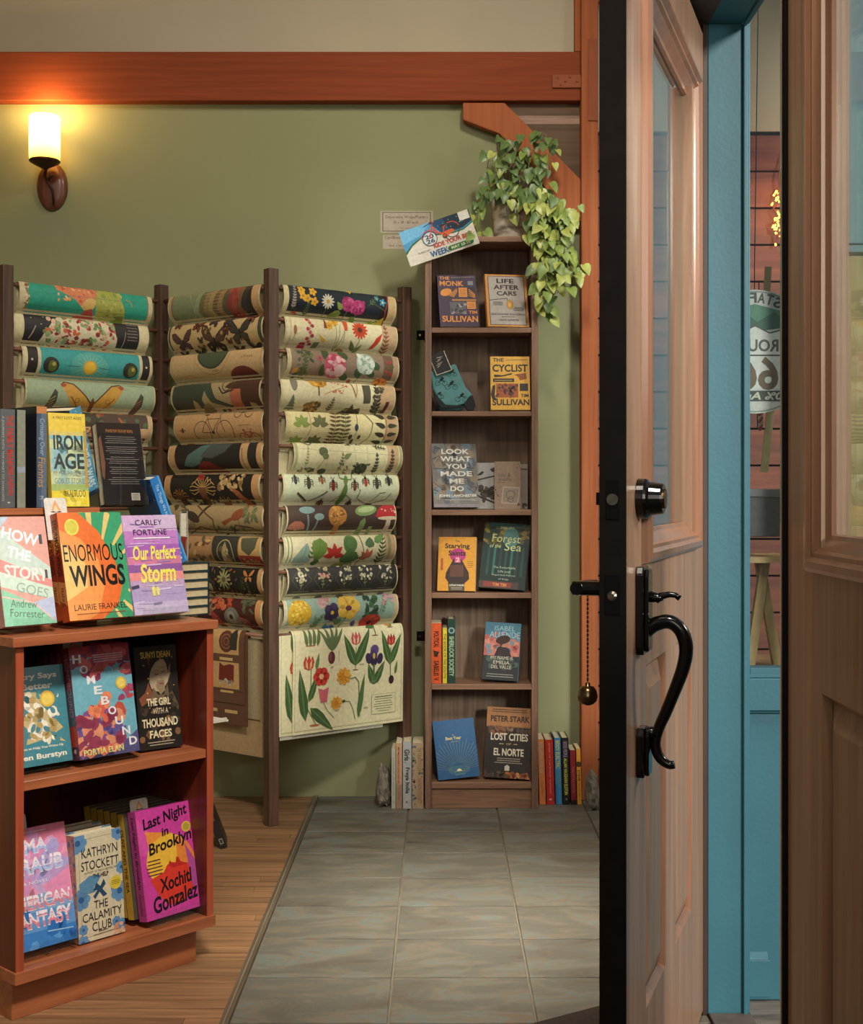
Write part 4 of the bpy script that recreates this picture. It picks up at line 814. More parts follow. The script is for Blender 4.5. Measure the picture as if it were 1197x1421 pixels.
def c_tropic(A):
    A.R(0, 0, 1, 1, '#d8d0aa'); A.R(.02, 0, .06, 1, '#7f9260'); A.R(.03, 0, .05, 1, '#d8d0aa'); A.R(.9, 0, 1, 1, '#b59a74'); A.R(.93, 0, .96, 1, '#8a8460')
    A.leaf(.12, .02, .8, 72, '#87a090', .5, '#5f7a68'); A.sprig(.22, .25, .5, 80, 4, '#4f6a3c'); A.leaf(.31, .9, .7, -100, '#6c8a3c', .55, '#4a6a30'); A.leaf(.26, .1, .22, 60, '#4f7040', .7); A.leaf(.3, .15, .22, 120, '#4f7040', .7)
    for k in range(5): A.leaf(.43, .42, .34, 90 + (k - 2) * 46, '#b8352c', .42)
    A.E(.575, .72, .22, .25, '#587a44'); A.M(.575, .5, [(-.3, -.2), (-.1, .05), (.2, 0), (.34, -.2), (.1, -.35), (-.2, -.33)], '#4f7540'); A.ring(.575, .72, .15, .012, '#3c5a30', 14); A.leaf(.44, .0, .4, 20, '#8aa05a', .4)
    for k in range(4): A.leaf(.74, .3, .3, 60 + k * 38, '#b06048', .4)
    A.leaf(.75, .6, .3, 80, '#55704a', .8); A.sprig(.86, .0, .95, 86, 8, '#4a5a38', None, .26, .22); A.L([(.66, 1), (.7, .5), (.66, 0)], .02, '#4f6a3c'); A.leaf(.8, .75, .4, 30, '#6a8a4a', .4); A.blobs(.5, .62, .02, .2, 5, ['#c9a23c', '#6f8a4a'], .04, .07, 71)
poster('C', 8, 394, 546, 'cream poster of large tropical leaves around a small red leaf', c_tropic, base='#d8d0aa')
def c_chart(A):
    A.R(0, 0, 1, 1, '#3b3a38'); A.R(.95, 0, 1, 1, '#302e2c')
    for k, c in enumerate(['#ded6b8', '#d9a08c', '#e6e0cc', '#d8dcc0', '#e0d6c4']):
        x = .11 + k * .195; A.ring(x, .64, .3, .010, '#6f6a5c', 4, .34); A.L([(x - .07, .30), (x + .08, .30)], .012, '#a39a80'); A.sprig(x, .38, .3, 95, 3, '#7f8f5a'); A.blobs(x - .05, x + .06, .58, .98, 9, [c, '#b9b48c'], .03, .065, 80 + k)
        A.P([(x - .085, .26), (x + .09, .26), (x + .09, .24), (x - .085, .24)], '#6f6a5c'); A.P([(x - .08, .14), (x + .085, .14), (x + .085, .12), (x - .08, .12)], '#6f6a5c'); A.E(x, .06, .12, .06, '#77735f')
poster('C', 9, 399, 548, 'charcoal chart poster of five white and pink blossoms in boxes', c_chart, base='#3b3a38')
def c_garden(A):
    A.R(0, 0, 1, 1, '#8fa89a'); A.R(0, 0, .015, 1, '#d0c8a4'); A.R(.97, 0, 1, 1, '#b9a583'); A.E(.12, .55, .36, .40, '#cfa62c'); A.blobs(.05, .19, .25, .9, 16, ['#dfbc48', '#b88c20', '#e6c85c'], .03, .06, 91); A.sprig(.13, .0, .3, 70, 4, '#4f6a44'); A.blobs(.28, .38, .72, 1, 10, ['#c9a6a0', '#b98f8c'], .05, .09, 92); A.sprig(.24, .02, .5, 60, 5, '#5d7a52'); A.sprig(.3, .05, .4, 110, 4, '#6d8a60')
    A.flower(.40, .55, .26, '#3f3150', '#d0b03a', 5, .8, .2); A.E(.55, .88, .15, .1, '#443250', 40); A.E(.50, .88, .15, .1, '#443250', -40); A.flower(.545, .68, .36, '#d8b24a', '#c98f28', 5, .85, .2); A.E(.545, .64, .1, .07, '#5a3040'); A.L([(.53, .4), (.5, 0)], .03, '#55703f'); A.leaf(.5, .2, .35, 150, '#4f6f46', .5)
    A.blobs(.7, .8, .35, .9, 8, ['#33503a', '#44643f', '#2f4636'], .06, .13, 93); A.E(.77, .2, .34, .24, '#b8322a'); A.blobs(.7, .86, .05, .35, 6, ['#cf4a3a', '#9a2620'], .06, .1, 94); A.E(.77, .14, .08, .08, '#33202a'); A.blobs(.36, .46, 0, .14, 4, ['#4a78a8', '#5a8ab8'], .06, .1, 95); A.E(.62, .15, .07, .12, '#544a84', 20); A.L([(.82, .4), (.88, .95)], .02, '#5a6f50'); A.sprig(.85, .4, .6, 70, 6, '#6a7f5c', None, .3, .16); A.blobs(.86, .96, .7, 1, 6, ['#b5858c', '#c49a9a'], .05, .09, 96)
poster('C', 10, 394, 549, 'pale teal poster of garden flowers with yellow pansy and red poppy', c_garden, base='#9aae9c')
def c_tulip(A):
    A.R(0, 0, 1, 1, '#d8d0a8'); g = '#6f7a4e'
    for q in ((.018, .025, .020, 1), (.98, .025, .982, 1)): A.R(*q, g)
    A.R(.018, .025, .982, .029, g); A.R(.018, .035, .982, .037, '#a8683f')
    A.E(.15, .83, .06, .008, '#a8764f'); A.E(.73, .88, .04, .007, '#8a5a3c'); A.E(.55, .56, .035, .006, '#6a4a34'); A.E(.88, .95, .04, .006, '#8a5a3c'); A.E(.19, .07, .06, .012, '#a8643f')
    for x in (.10, .13, .16, .19): A.leaf(x + .02, .82, .2, 96 - (x - .1) * 200, '#5d7040', .16)
    for d in (-30, -14, 4, 20, 34): A.leaf(.34, .76, .27, 92 - d, '#5f6f48', .13)
    A.E(.335, .70, .040, .062, '#5c2a30'); A.E(.325, .71, .018, .04, '#7a444a'); A.blobs(.31, .36, .60, .63, 5, ['#b9a98a'], .008, .014, 101); A.L([(.40, .66), (.40, .77)], .004, '#6a6a54')
    def lv(x, y, l, r, w=.2): A.leaf(x, y, l, r, '#3f5a30', w, '#5f7a48')
    A.L([(.555, .78), (.55, .57)], .008, '#5d7040'); lv(.55, .60, .34, 113, .22); lv(.55, .60, .40, 64, .2); A.tulip(.555, .80, .16, '#b8524c', '#d8b8a0'); A.L([(.72, 1), (.735, .9), (.73, .88)], .012, '#4f6a3c'); A.leaf(.74, 1.0, .12, 200, '#4f6a3c', .5); A.leaf(.88, .95, .1, 110, '#5d7a44', .3); A.leaf(.88, .95, .1, 70, '#6d8a44', .3); A.E(.86, .99, .03, .03, '#c98a3c')
    lv(.87, .58, .36, 106, .18); lv(.87, .58, .33, 66, .18); A.tulip(.88, .77, .14, '#9a2f28', '#c9604a'); A.E(.885, .43, .032, .043, '#3a2228'); A.L([(.875, .75), (.875, .47)], .01, '#5d7040'); A.leaf(.92, .48, .14, 80, '#5d7040', .2)
    A.E(.725, .74, .05, .05, '#5a4478'); A.E(.715, .69, .045, .05, '#4a3868', 30); A.E(.67, .66, .035, .055, '#362a4a', 15); A.E(.775, .65, .035, .055, '#362a4a', -15); A.E(.72, .63, .04, .05, '#2f2438'); A.E(.72, .68, .015, .03, '#c9a850'); lv(.72, .40, .22, 108, .3); lv(.72, .40, .26, 60, .25); A.L([(.72, .6), (.72, .4)], .02, '#4f6a3c')
    A.L([(.155, .62), (.155, .45), (.12, .25), (.2, .08)], .009, '#6a8046'); A.tulip(.135, .60, .17, '#b8402f', '#c9b07a'); lv(.11, .12, .5, 98, .16); lv(.14, .3, .28, 70, .2); lv(.15, .24, .35, -42, .24); A.flower(.245, .53, .09, '#c23a30', '#d8a878', 6, .8, .3); A.M(.265, .28, [(-.03, 0), (-.06, .14), (0, .12), (.06, .14), (.04, 0)], '#c06068'); A.L([(.265, .28), (.3, .2), (.36, .12)], .006, '#6a8046'); A.leaf(.2, .6, .16, 80, '#5d7a44', .2)
    for x, y, r in ((.445, .51, .085), (.38, .26, .065)): A.flower(x, y, r, '#cf9433', '#c07a24', 9, .45, .4); A.E(x + .03, y + .02, r * .4, r * .35, '#d8a040')
    A.L([(.50, .48), (.55, .49), (.58, .44), (.59, .1)], .010, '#5d7040'); A.leaf(.575, .09, .44, 80, '#4f6a3c', .11); A.L([(.45, .27), (.5, .26), (.53, .18), (.55, .08)], .007, '#5d7040'); A.E(.445, .27, .02, .014, '#4a4a30')
    A.R(.70, .105, .925, .30, '#6f6a4e'); A.R(.7025, .1075, .9225, .2975, '#d3cca4'); A.lines(.72, .90, .12, .285, 7, '#5f5a44', .006, .45, rr(4)); A.R(.74, .268, .88, .275, '#4a463a')
    for x, y in ((.36, .18), (.62, .17), (.74, .52), (.58, .60), (.68, .42)): A.lines(x, x + .05, y, y + .02, 2, '#8a8466', .004, .2, rr(5))
poster('C', 11, 404, 557, 'cream tulip and daffodil poster hanging full length, front sheet on the right panel', c_tulip, base='#d8d0a8', under=None, drop=.352)
a, b_ = PANELS['C']; U = (b_ - a).normalized(); V = Vector((-U.y, U.x)); y = -.0118; u0, u1 = usolve(a, U, V, y, 387), usolve(a, U, V, y, 540)
b = MB(); b.box(0, 0, -.352, u1 - u0, .0005, -.001, ink('#d8d0a8', .6)); A = Art(u1 - u0, .352, .5); c_tulip(A); A.emit(b, lambda x, v, o: (x, -.0003 - o, v - .352)); o = b.build('poster', M=pmat(a, b_) @ T_(u0, y, ZR[11])); tag(o, 'second cream tulip poster showing as a strip beside the middle post', 'poster', 'posters on the folding rack')
backsheet('C', 11, 388, 531, .366, -.0085, '#b9b3a0', 'plain white sheet peeping out below the two tulip posters')

# ================================================================== BOOKS
def book(label, w, h, t, M, cover, art=None, sp=None, spine='L', spc=None, hard=True, page='#d3c6a6', group=None, name='book', rough=.38, cat='book'):
    o = thing(name, label, cat, M, group); b = MB(); bd = .0024 if hard else .0006; ov = .003 if hard else .0002; cm = ink(cover, rough); sm = ink(spc or cover, rough)
    x0, x1 = (0, w) if spine == 'L' else (0, w)
    b.box(0, 0, 0, w, bd, h, cm); b.box(0, t - bd, 0, w, t, h, cm)
    if spine == 'L': b.box(0, bd, 0, bd, t - bd, h, sm); b.box(-.0006, .0004, 0, -.0001, t - .0004, h, sm); fx = -.0006
    else: b.box(w - bd, bd, 0, w, t - bd, h, sm); b.box(w + .0001, .0004, 0, w + .0006, t - .0004, h, sm); fx = w + .0006
    if art:
        A = Art(w, h, rough); art(A); A.emit(b, lambda x, z, q: (x, -.0003 - q, z))
    if sp:
        A = Art(t, h, rough); sp(A)
        A.emit(b, (lambda a, z, q: (fx - .0003 - q, t - a, z)) if spine == 'L' else (lambda a, z, q: (fx + .0003 + q, a, z)))
    b.build('cover', o)
    p = MB(); pm_ = ink(page, .85)
    if spine == 'L': p.box(bd + .0002, bd + .0001, ov, w - ov, t - bd - .0001, h - ov, pm_)
    else: p.box(ov, bd + .0001, ov, w - bd - .0002, t - bd - .0001, h - ov, pm_)
    p.build('page_block', o)
    return o
def copyone(src, M, label):
    r = src.copy(); COL.objects.link(r); r.matrix_world = M; r['label'] = label
    for ch in src.children:
        c = ch.copy(); COL.objects.link(c); c.parent = r
    return r
VT = lambda s, c, x=.5, y=.5, w=.8, h=.5, b=1: (lambda A: A.T(s, x, y, w, h, c, b, -90))

# ---------------------------------------------------------------- tall bookcase by the wall
YF = 4.74; KX = YF / F
bx0, bx1 = px(589.5, 0, YF).x, px(746.5, 0, YF).x; zt = px(0, 328, YF).z; st = .024
bc = thing('bookcase', 'tall narrow dark walnut bookcase with six shelves standing against the green wall', 'bookcase', T_((bx0 + bx1) / 2, YF + .08, 0)); BI = bc.matrix_world.inverted()
def bpart(name, bx, m, bev=.0015):
    b = MB(); b.box(*bx, m); return b.build(name, bc, bevel=bev, M=BI)
YB = 4.925
bpart('side_panel', (bx0, YF, 0, bx0 + st, YB, zt - .0205), WALNUT); bpart('side_panel', (bx1 - st, YF, 0, bx1, YB, zt - .0205), WALNUT)
bpart('top_panel', (bx0, YF - .002, zt - .02, bx1, YB, zt), WALNUT_X)
SZ = []
for i, (ya, yb) in enumerate(((454.5, 461.5), (570.7, 577.3), (707.3, 715), (822.8, 830.2), (949.5, 957.2), (1086, 1094.5))):
    za, zb = px(0, ya, YF).z, px(0, yb, YF).z; SZ.append(za); bpart('shelf' if i < 5 else 'bottom_shelf', (bx0 + st + .0005, YF + .003, zb, bx1 - st - .0005, YB - .008, za), WALNUT_X)
bpart('kick_board', (bx0 + st + .0005, YF + .012, 0, bx1 - st - .0005, YF + .028, SZ[5] - .023), WALNUT_X)
bpart('back_panel', (bx0 + st + .0005, YB - .0075, .02, bx1 - st - .0005, YB - .001, zt - .021), WALNUT_BK)
for y in (466, 882):
    b = MB(); z = px(0, y, 4.86).z; b.box(bx0 - .032, 4.84, z - .018, bx0 - .0005, 4.844, z + .018, DARKEDGE); b.box(bx0 - .004, 4.84, z - .018, bx0 - .0004, 4.9, z + .018, DARKEDGE); b.tube([(bx0 - .02, 4.8398, z), (bx0 - .02, 4.838, z)], .004, BRASS, 8); b.build('bracket', bc, M=BI)

def tall(label, shelf, xl, xr, yb, yt, xtl, t, cover, art, lean=13, hard=True, y0=None, spine='L', sp=None, spc=None, page='#d3c6a6', **kw):
    """a book standing face out on the tall case; pixel extents of its front cover give width, height and turn"""
    D = 4.77; k = D / F; H = (yb - yt) * k / math.cos(math.radians(lean)); sh = (xl - xtl) * k
    yaw = math.degrees(math.asin(max(-.2, min(.2, sh / (H * math.sin(math.radians(lean)))))))
    roll = -math.degrees(math.asin((sh - H * math.sin(math.radians(lean)) * math.sin(math.radians(yaw))) / H))
    w = (xr - xl) * k / math.cos(math.radians(yaw)); near = 4.752 if y0 is None else y0
    yy = near if yaw >= 0 else near + w * math.sin(math.radians(-yaw))
    p = px(xl, 0, yy); M = T_(p.x, yy, SZ[shelf] + t * math.sin(math.radians(lean)) + .0008 + max(0, w * math.sin(math.radians(roll)))) @ RY(roll) @ RZ(yaw) @ RX(-lean)
    return book(label, w, H, t, M, cover, art, sp, spine, spc, hard, page, group='face out books on the tall bookcase', rough=kw.pop('rough', .55), **kw)
def k_monk(A):
    g = '#d98c33'; A.T('THE', .18, .935, .26, .06, g); A.L([(.36, .945), (.95, .965)], .008, '#a59a8a'); A.T('MONK', .36, .83, .62, .10, g); A.R(.08, .55, .50, .74, '#3a2430'); A.E(.2, .66, .11, .07, g, 20); A.P([(.25, .6), (.48, .74), (.5, .68), (.4, .56)], '#b0702c'); A.R(.53, .57, .75, .75, g); A.lines(.55, .73, .59, .73, 5, '#7a4a20', .008); A.R(.78, .57, .97, .75, '#2a1a24')
    for i in range(4): A.L([(.79, .72 - i * .04), (.95, .62 - i * .02)], .012, g)
    A.R(.34, .49, .97, .53, '#a8743a'); A.R(.28, .24, .70, .47, '#5a5660'); A.blobs(.3, .68, .26, .45, 7, ['#8f8c92', '#2e2c36'], .02, .05, 5); A.R(.72, .34, .95, .48, g); A.lines(.74, .93, .36, .46, 4, '#7a4a20', .008); A.T('TIM', .86, .275, .22, .06, g); A.T('SULLIVAN', .52, .145, .92, .12, g); A.R(.78, .80, .92, .88, '#7d8084')
tall('purple and orange paperback on the topmost shelf of the tall bookcase, left side', 0, 611, 665, 451, 376.5, 606, .022, '#362040', k_monk, hard=False, page='#bfb49a')
def k_cars(A):
    A.R(.06, .03, .94, .97, '#2a2420'); A.R(.075, .04, .925, .96, '#a9a09a'); c = '#241f1c'; A.T('LIFE', .48, .875, .42, .085, c); A.T('AFTER', .5, .755, .62, .085, c); A.T('CARS', .5, .635, .48, .085, c); A.L([(.08, .50), (.5, .545), (.52, .47)], .012, c); A.E(.56, .42, .07, .095, '#b98a3c'); A.E(.56, .42, .035, .05, '#d8a850'); A.lines(.15, .4, .40, .48, 3, c, .012); A.lines(.62, .9, .30, .38, 3, c, .012); A.T('SARAH GOODYEAR  DOUG GORDON', .5, .235, .82, .035, c); A.lines(.3, .7, .17, .20, 1, c, .01); A.T('+ AARON NAPARSTEK', .5, .125, .52, .035, c)
tall('grey and orange paperback about cars on the topmost shelf, right side', 0, 677, 735, 451.5, 376.5, 673, .024, '#c98a3e', k_cars, hard=False)
def k_cyc(A):
    c = '#241c18'; A.T('THE', .2, .935, .28, .07, c); A.L([(.38, .93), (.95, .94)], .008, c); A.T('CYCLIST', .5, .78, .9, .14, c); A.P([(.08, .66), (.3, .645), (.55, .69), (.54, .66), (.3, .62), (.1, .61)], c); A.P([(.6, .66), (.9, .69), (.92, .58), (.75, .55), (.7, .62)], '#8f4a1c'); A.R(.06, .52, .6, .585, c); A.L([(.1, .55), (.55, .55)], .012, '#b99a4a'); A.R(.14, .23, .70, .49, '#a5532a'); A.blobs(.16, .68, .25, .47, 9, ['#3a2a20', '#7a3a20', '#5a2a2a'], .02, .05, 6); A.R(.74, .35, .95, .49, c); A.P([(0, .28), (.05, .45), (.12, .47), (.1, .25), (.16, .18), (.04, .2)], c); A.ring(.1, .22, .04, .012, c, 12); A.T('TIM', .86, .265, .2, .06, c); A.T('SULLIVAN', .51, .14, .94, .115, c)
tall('yellow paperback with black lettering on the second shelf from the top', 1, 681, 735.5, 567.5, 492, 680.8, .024, '#dba63a', k_cyc, hard=False)
def k_look(A):
    A.R(0, 0, 1, 1, '#77756f'); A.blobs(.05, .95, .1, .98, 12, ['#8a857c', '#5f6266', '#7a8a96', '#8f7f6c'], .05, .1, 7); rdm = rr(8)
    for i in range(26):
        x, y = rdm.uniform(0, .9), rdm.uniform(.15, .95); A.L([(x, y), (x + rdm.uniform(-.15, .2), y + rdm.uniform(-.1, .1)), (x + rdm.uniform(-.2, .3), y + rdm.uniform(-.15, .15))], .008, '#38332f')
    c = '#e3e0d8'
    for i, (s, w) in enumerate((('LOOK', .62), ('WHAT', .68), ('YOU', .46), ('MADE', .70), ('ME', .32), ('DO', .30))): A.T(s, .53, .875 - i * .117, w, .08, c)
    A.T('JOHN LANCHESTER', .54, .175, .84, .055, c); A.L([(.25, .115), (.9, .115)], .01, '#b5b0a8'); A.R(0, 0, 1, .05, '#8a7f86')
tall('glossy grey hardback with large white capitals on the third shelf', 2, 602, 665, 705.5, 616.5, 597.5, .03, '#77756f', k_look, lean=15, rough=.32)
def k_saint(A):
    A.E(.52, .66, .15, .13, '#b5307a'); A.T('The', .5, .925, .12, .045, '#2a1c18', 0); A.T('Starving', .5, .82, .66, .12, '#2a1c18', 1); A.T('Saints', .5, .70, .46, .10, '#2a1c18'); A.P([(.3, 0), (.28, .16), (.2, .24), (.22, .34), (.4, .58), (.46, .62), (.58, .62), (.64, .56), (.82, .34), (.84, .22), (.72, .14), (.72, 0)], '#33251e'); A.R(.32, .26, .68, .48, '#5f3a2c'); A.R(.44, .52, .60, .63, '#c9587f'); A.T('2', .52, .575, .1, .08, '#e0c0c0'); A.R(.30, .0, .72, .12, '#4a4038'); A.lines(.34, .68, .02, .07, 2, '#a59a80', .012); A.T('CAITLIN STARLING', .51, .105, .40, .035, '#e0d8c8'); A.R(.07, .38, .13, .6, '#b0502c'); A.lines(.78, .93, .42, .56, 4, '#8a6a2c', .01)
tall('yellow paperback with a dark hooded figure on the fourth shelf', 3, 606.5, 658.5, 820, 745.8, 609, .022, '#d6952e', k_saint, hard=False)
def k_forest(A):
    A.R(0, 0, 1, 1, '#132a29'); A.R(0, .72, 1, 1, '#2a3a2c'); A.blobs(.03, .97, .68, .95, 14, ['#4a4a26', '#5f5a2c', '#2a3a26', '#8a7a34'], .03, .07, 11); A.E(.6, .78, .12, .16, '#4a7a74')
    for i, x in enumerate((.12, .25, .38, .5, .62, .74, .86)): A.P([(x, .2), (x + .01, .62), (x + .06, .66), (x + .05, .2)], ['#1d4a44', '#2a6a5e', '#1a3f3c'][i % 3])
    A.R(.1, .93, .9, 1, '#35504c'); A.T('DANIEL LEWIS', .5, .93, .3, .035, '#c9c8a0', 0); c = '#c9cf96'; A.T('Forest', .5, .765, .62, .12, c, 0, 0, 1, .1); A.T('of the', .28, .645, .24, .06, c, 0, 0, 1, .2); A.T('Sea', .66, .64, .36, .12, c, 0, 0, 1, .1)
    for i, (s, w) in enumerate((('The Remarkable', .48), ('Life and', .26), ('Imperiled Future', .5), ('of Kelp', .22))): A.T(s, .52, .32 - i * .06, w, .034, '#b9c0a8', 0)
    A.R(0, .0, .86, .105, '#4a3a38'); A.R(.1, .02, .7, .095, '#8a3a30'); A.T('TIM TIM', .45, .055, .3, .05, '#d08a50')
tall('dark teal hardback with an underwater forest on the fourth shelf', 3, 663.5, 727, 820, 729.5, 674, .03, '#14302f', k_forest, lean=14, rough=.5)
def k_allende(A):
    A.R(0, 0, 1, 1, '#2c2a30'); A.R(0, .7, 1, 1, '#4a7a90'); A.R(0, .42, 1, .72, '#c9786a'); A.blobs(.03, .97, .45, .8, 12, ['#d08a78', '#b5605c', '#7a8a96'], .04, .08, 12); c = '#9cc0c9'; A.T('ISABEL', .55, .90, .58, .085, c, 0); A.T('ALLENDE', .56, .79, .86, .105, c, 0); A.P([(.3, .42), (.38, .56), (.5, .6), (.7, .55), (.78, .42)], '#332428'); A.E(.56, .66, .10, .09, '#b5806a'); A.E(.52, .70, .13, .075, '#3a2422', 15); A.P([(.46, .7), (.44, .58), (.5, .6), (.53, .68)], '#3a2422'); A.R(0, 0, 1, .42, '#2a2c32'); A.blobs(.05, .95, .2, .4, 8, ['#3c5048', '#4a5a52'], .04, .07, 13)
    c = '#d8c8b5'
    for i, (s, w) in enumerate((('MY NAME IS', .62), ('EMILIA', .46), ('DEL VALLE', .56))): A.T(s, .52, .385 - i * .078, w, .058, c, 0)
    A.lines(.08, .92, .04, .12, 2, '#9a948a', .012)
tall('hardback with a rosy sunset sky and a woman on the fifth shelf', 4, 668, 717, 944, 866, 675, .032, '#33505a', k_allende, lean=14, page='#b5bcb8')
def k_year(A):
    A.E(.52, .14, .2, .08, '#3f6f88')
    for i in range(25):
        a = math.radians(8 + i * 6.83); A.M(.52, .13, [(.13, -.0015), (.50 + .05 * (i % 2), -.003), (.50 + .05 * (i % 2), .003), (.13, .0015)], '#8a9a86', 1, math.degrees(a))
    A.T('The', .46, .735, .06, .022, '#c9bf94', 0); A.T('Best Year', .46, .685, .38, .055, '#d8c98c', 1); A.T('Journal', .48, .625, .18, .03, '#b9b08c', 0); A.M(.52, .12, [(-.045, 0), (-.035, .025), (0, .042), (.035, .025), (.045, 0)], '#efe6b0'); A.L([(.38, .115), (.66, .115)], .004, '#c9bf94'); A.L([(.4, .06), (.66, .06)], .008, '#7f97a8')
tall('plain blue cloth journal with gold sunrays on the bottom shelf', 5, 608.5, 666, 1082, 1003.5, 599.5, .02, '#225a8a', k_year, lean=13, rough=.6)
def k_norte(A):
    A.R(0, 0, 1, 1, '#2a221e'); A.R(0, .72, 1, 1, '#b07a4e'); A.lines(.05, .95, .92, .98, 2, '#5a3f2c', .012); A.T('PETER STARK', .52, .835, .86, .085, '#2c211b', 1); A.R(0, .715, 1, .73, '#8a6a4a'); A.blobs(0, 1, .62, .72, 8, ['#6a4a36', '#54463a', '#8a5a44'], .03, .06, 14); A.T('THE', .52, .685, .14, .035, '#a59a86', 0); A.T('LOST CITIES', .52, .58, .82, .105, '#ddd2bc'); A.L([(.3, .48), (.4, .48)], .01, '#c9b08a'); A.L([(.62, .48), (.7, .48)], .01, '#c9b08a'); A.T('OF', .51, .48, .1, .03, '#c9b08a', 0); A.T('EL NORTE', .52, .365, .66, .105, '#ddd2bc'); A.lines(.15, .9, .2, .29, 3, '#9a8f7c', .012, .4, rr(6)); A.M(.5, .105, [(-.035, 0), (-.035, .06), (0, .085), (.035, .06), (.035, 0)], '#cfc6b8'); A.blobs(.5, .98, 0, .07, 9, ['#b5693c', '#c98a54', '#8a4a2c'], .02, .05, 15); A.blobs(0, .5, 0, .08, 7, ['#5a4636', '#46372c'], .03, .05, 16)
tall('large brown hardback with a tan band at its top on the bottom shelf, right side', 5, 671, 733.5, 1083, 988, 677, .034, '#8a4a34', k_norte, lean=12, page='#9a8f78')
# three books spine out on the fifth shelf
def spineout(label, xl, xr, yb, yt, D, zbase, depth, cover, sp, hard=False, art=None, roll=0, group=None, spc=None, page='#d3c6a6'):
    k = D / F; t = (xr - xl) * k; H = (yb - yt) * k; M = T_(px(xr, 0, D).x, D, zbase) @ RY(roll) @ RZ(90)
    return book(label, depth, H, t, M, cover, art, sp, 'L', spc, hard, page, group)
G5 = 'spine out books on the fifth shelf'
spineout('orange paperback spine at the left end of the fifth shelf', 598, 612.3, 947.5, 864, 4.76, SZ[4] + .0005, .13, '#d95a2c', lambda A: (A.T('POLITICAL', .5, .73, .27, .5, '#2a1a14', 1, -90), A.E(.5, .5, .05, .03, '#d9b03c'), A.P([(.2, .55), (.8, .52), (.6, .44), (.3, .44)], '#3a2a1c'), A.T('SABELIS', .5, .25, .25, .5, '#2a1a14', 1, -90), A.T('V', .5, .07, .05, .5, '#2a1a14', 1, -90)), group=G5)
spineout('thin yellow paperback spine between the orange and green spines', 614, 620, 947.5, 871, 4.76, SZ[4] + .0005, .125, '#d8c03c', lambda A: A.T('THE BOOK OF THE SOUTH', .5, .5, .8, .6, '#3a3020', 0, -90), group=G5)
spineout('green spine of a taller book on the fifth shelf', 621, 631.5, 947.3, 858, 4.76, SZ[4] + .0005, .135, '#1f3f34', lambda A: (A.T('SHERLOCK SOCIETY', .5, .42, .62, .62, '#a8c0a0', 1, -90), A.E(.5, .82, .05, .05, '#8aa8a8'), A.E(.5, .82, .03, .03, '#2a4a4a')), hard=True, group=G5)
# cards and a paper slab beside the grey hardback
def card(name, label, cat, xl, xr, yb, yt, D, zb, c, th=.003, yaw=0, lean=8, art=None, group=None):
    k = D / F; w, h = (xr - xl) * k, (yb - yt) * k / math.cos(math.radians(lean)); b = MB(); b.box(0, 0, 0, w, th, h, ink(c, .7)); A = Art(w, h, .6)
    if art: art(A); A.emit(b, lambda x, z, q: (x, -.0003 - q, z))
    p = px(xl, 0, D); o = b.build(name, M=T_(p.x, D, zb + th * math.sin(math.radians(lean)) + .0006) @ RZ(yaw) @ RX(-lean)); return tag(o, label, cat, group)
def k_animals(A):
    A.L([(.02, .62), (.98, .72)], .03, '#33302a'); A.P([(.05, .72), (.3, .82), (.42, .8), (.3, .74)], '#33302a'); A.P([(.7, .86), (.98, .92), (.98, .82), (.82, .8)], '#33302a'); A.blobs(.2, .95, .2, .48, 14, ['#38342c', '#4f4a3c'], .04, .09, 17); A.L([(.1, .28), (.98, .12)], .04, '#38342c')
k0 = card('gift_box', 'white boxed gift set printed with dark animals behind the kraft card', 'box', 660, 688, 706, 642, 4.83, SZ[2], '#a8a6a4', .02, 0, 4, k_animals)
def k_kraft(A):
    A.T('lulu &', .4, .72, .46, .09, '#5a4a40', 0); A.T('molly', .42, .62, .52, .09, '#5a4a40', 0); A.L([(.1, .56), (.4, .56)], .01, '#6a5a50'); A.M(.62, .28, [(-.2, -.16), (-.16, .2), (.2, .18), (.16, -.18)], '#a8998a'); A.M(.62, .28, [(-.17, -.13), (-.14, .17), (.17, .15), (.13, -.15)], '#8f7f70'); A.ring(.62, .3, .09, .014, '#5f5048', 10); A.ring(.62, .2, .06, .014, '#5f5048', 8); A.blobs(.02, .16, .2, .5, 5, ['#4a4038'], .01, .02, 18); A.blobs(.8, .97, .85, .97, 4, ['#4a4038'], .01, .02, 19); A.E(.93, .1, .03, .03, '#4a4038')
card('kraft_card', 'brown kraft card lettered lulu and molly leaning on the third shelf', 'card', 686, 722, 706, 639.5, 4.795, SZ[2], '#937c6b', .003, 0, 7, k_kraft)
card('kraft_card', 'narrow tan card with dark leaf print at the right end of the third shelf', 'card', 721, 732, 705.5, 643, 4.845, SZ[2], '#8c8074', .003, 0, 5, lambda A: (A.L([(0, .9), (1, .88)], .03, '#4a4038'), A.blobs(.1, .9, .02, .12, 5, ['#38342c'], .02, .04, 20)))
card('kraft_board', 'plain square brown board standing behind the cycling socks', 'card', 633, 662.5, 570, 513, 4.86, SZ[1], '#6f5a4c', .004, 0, 3)
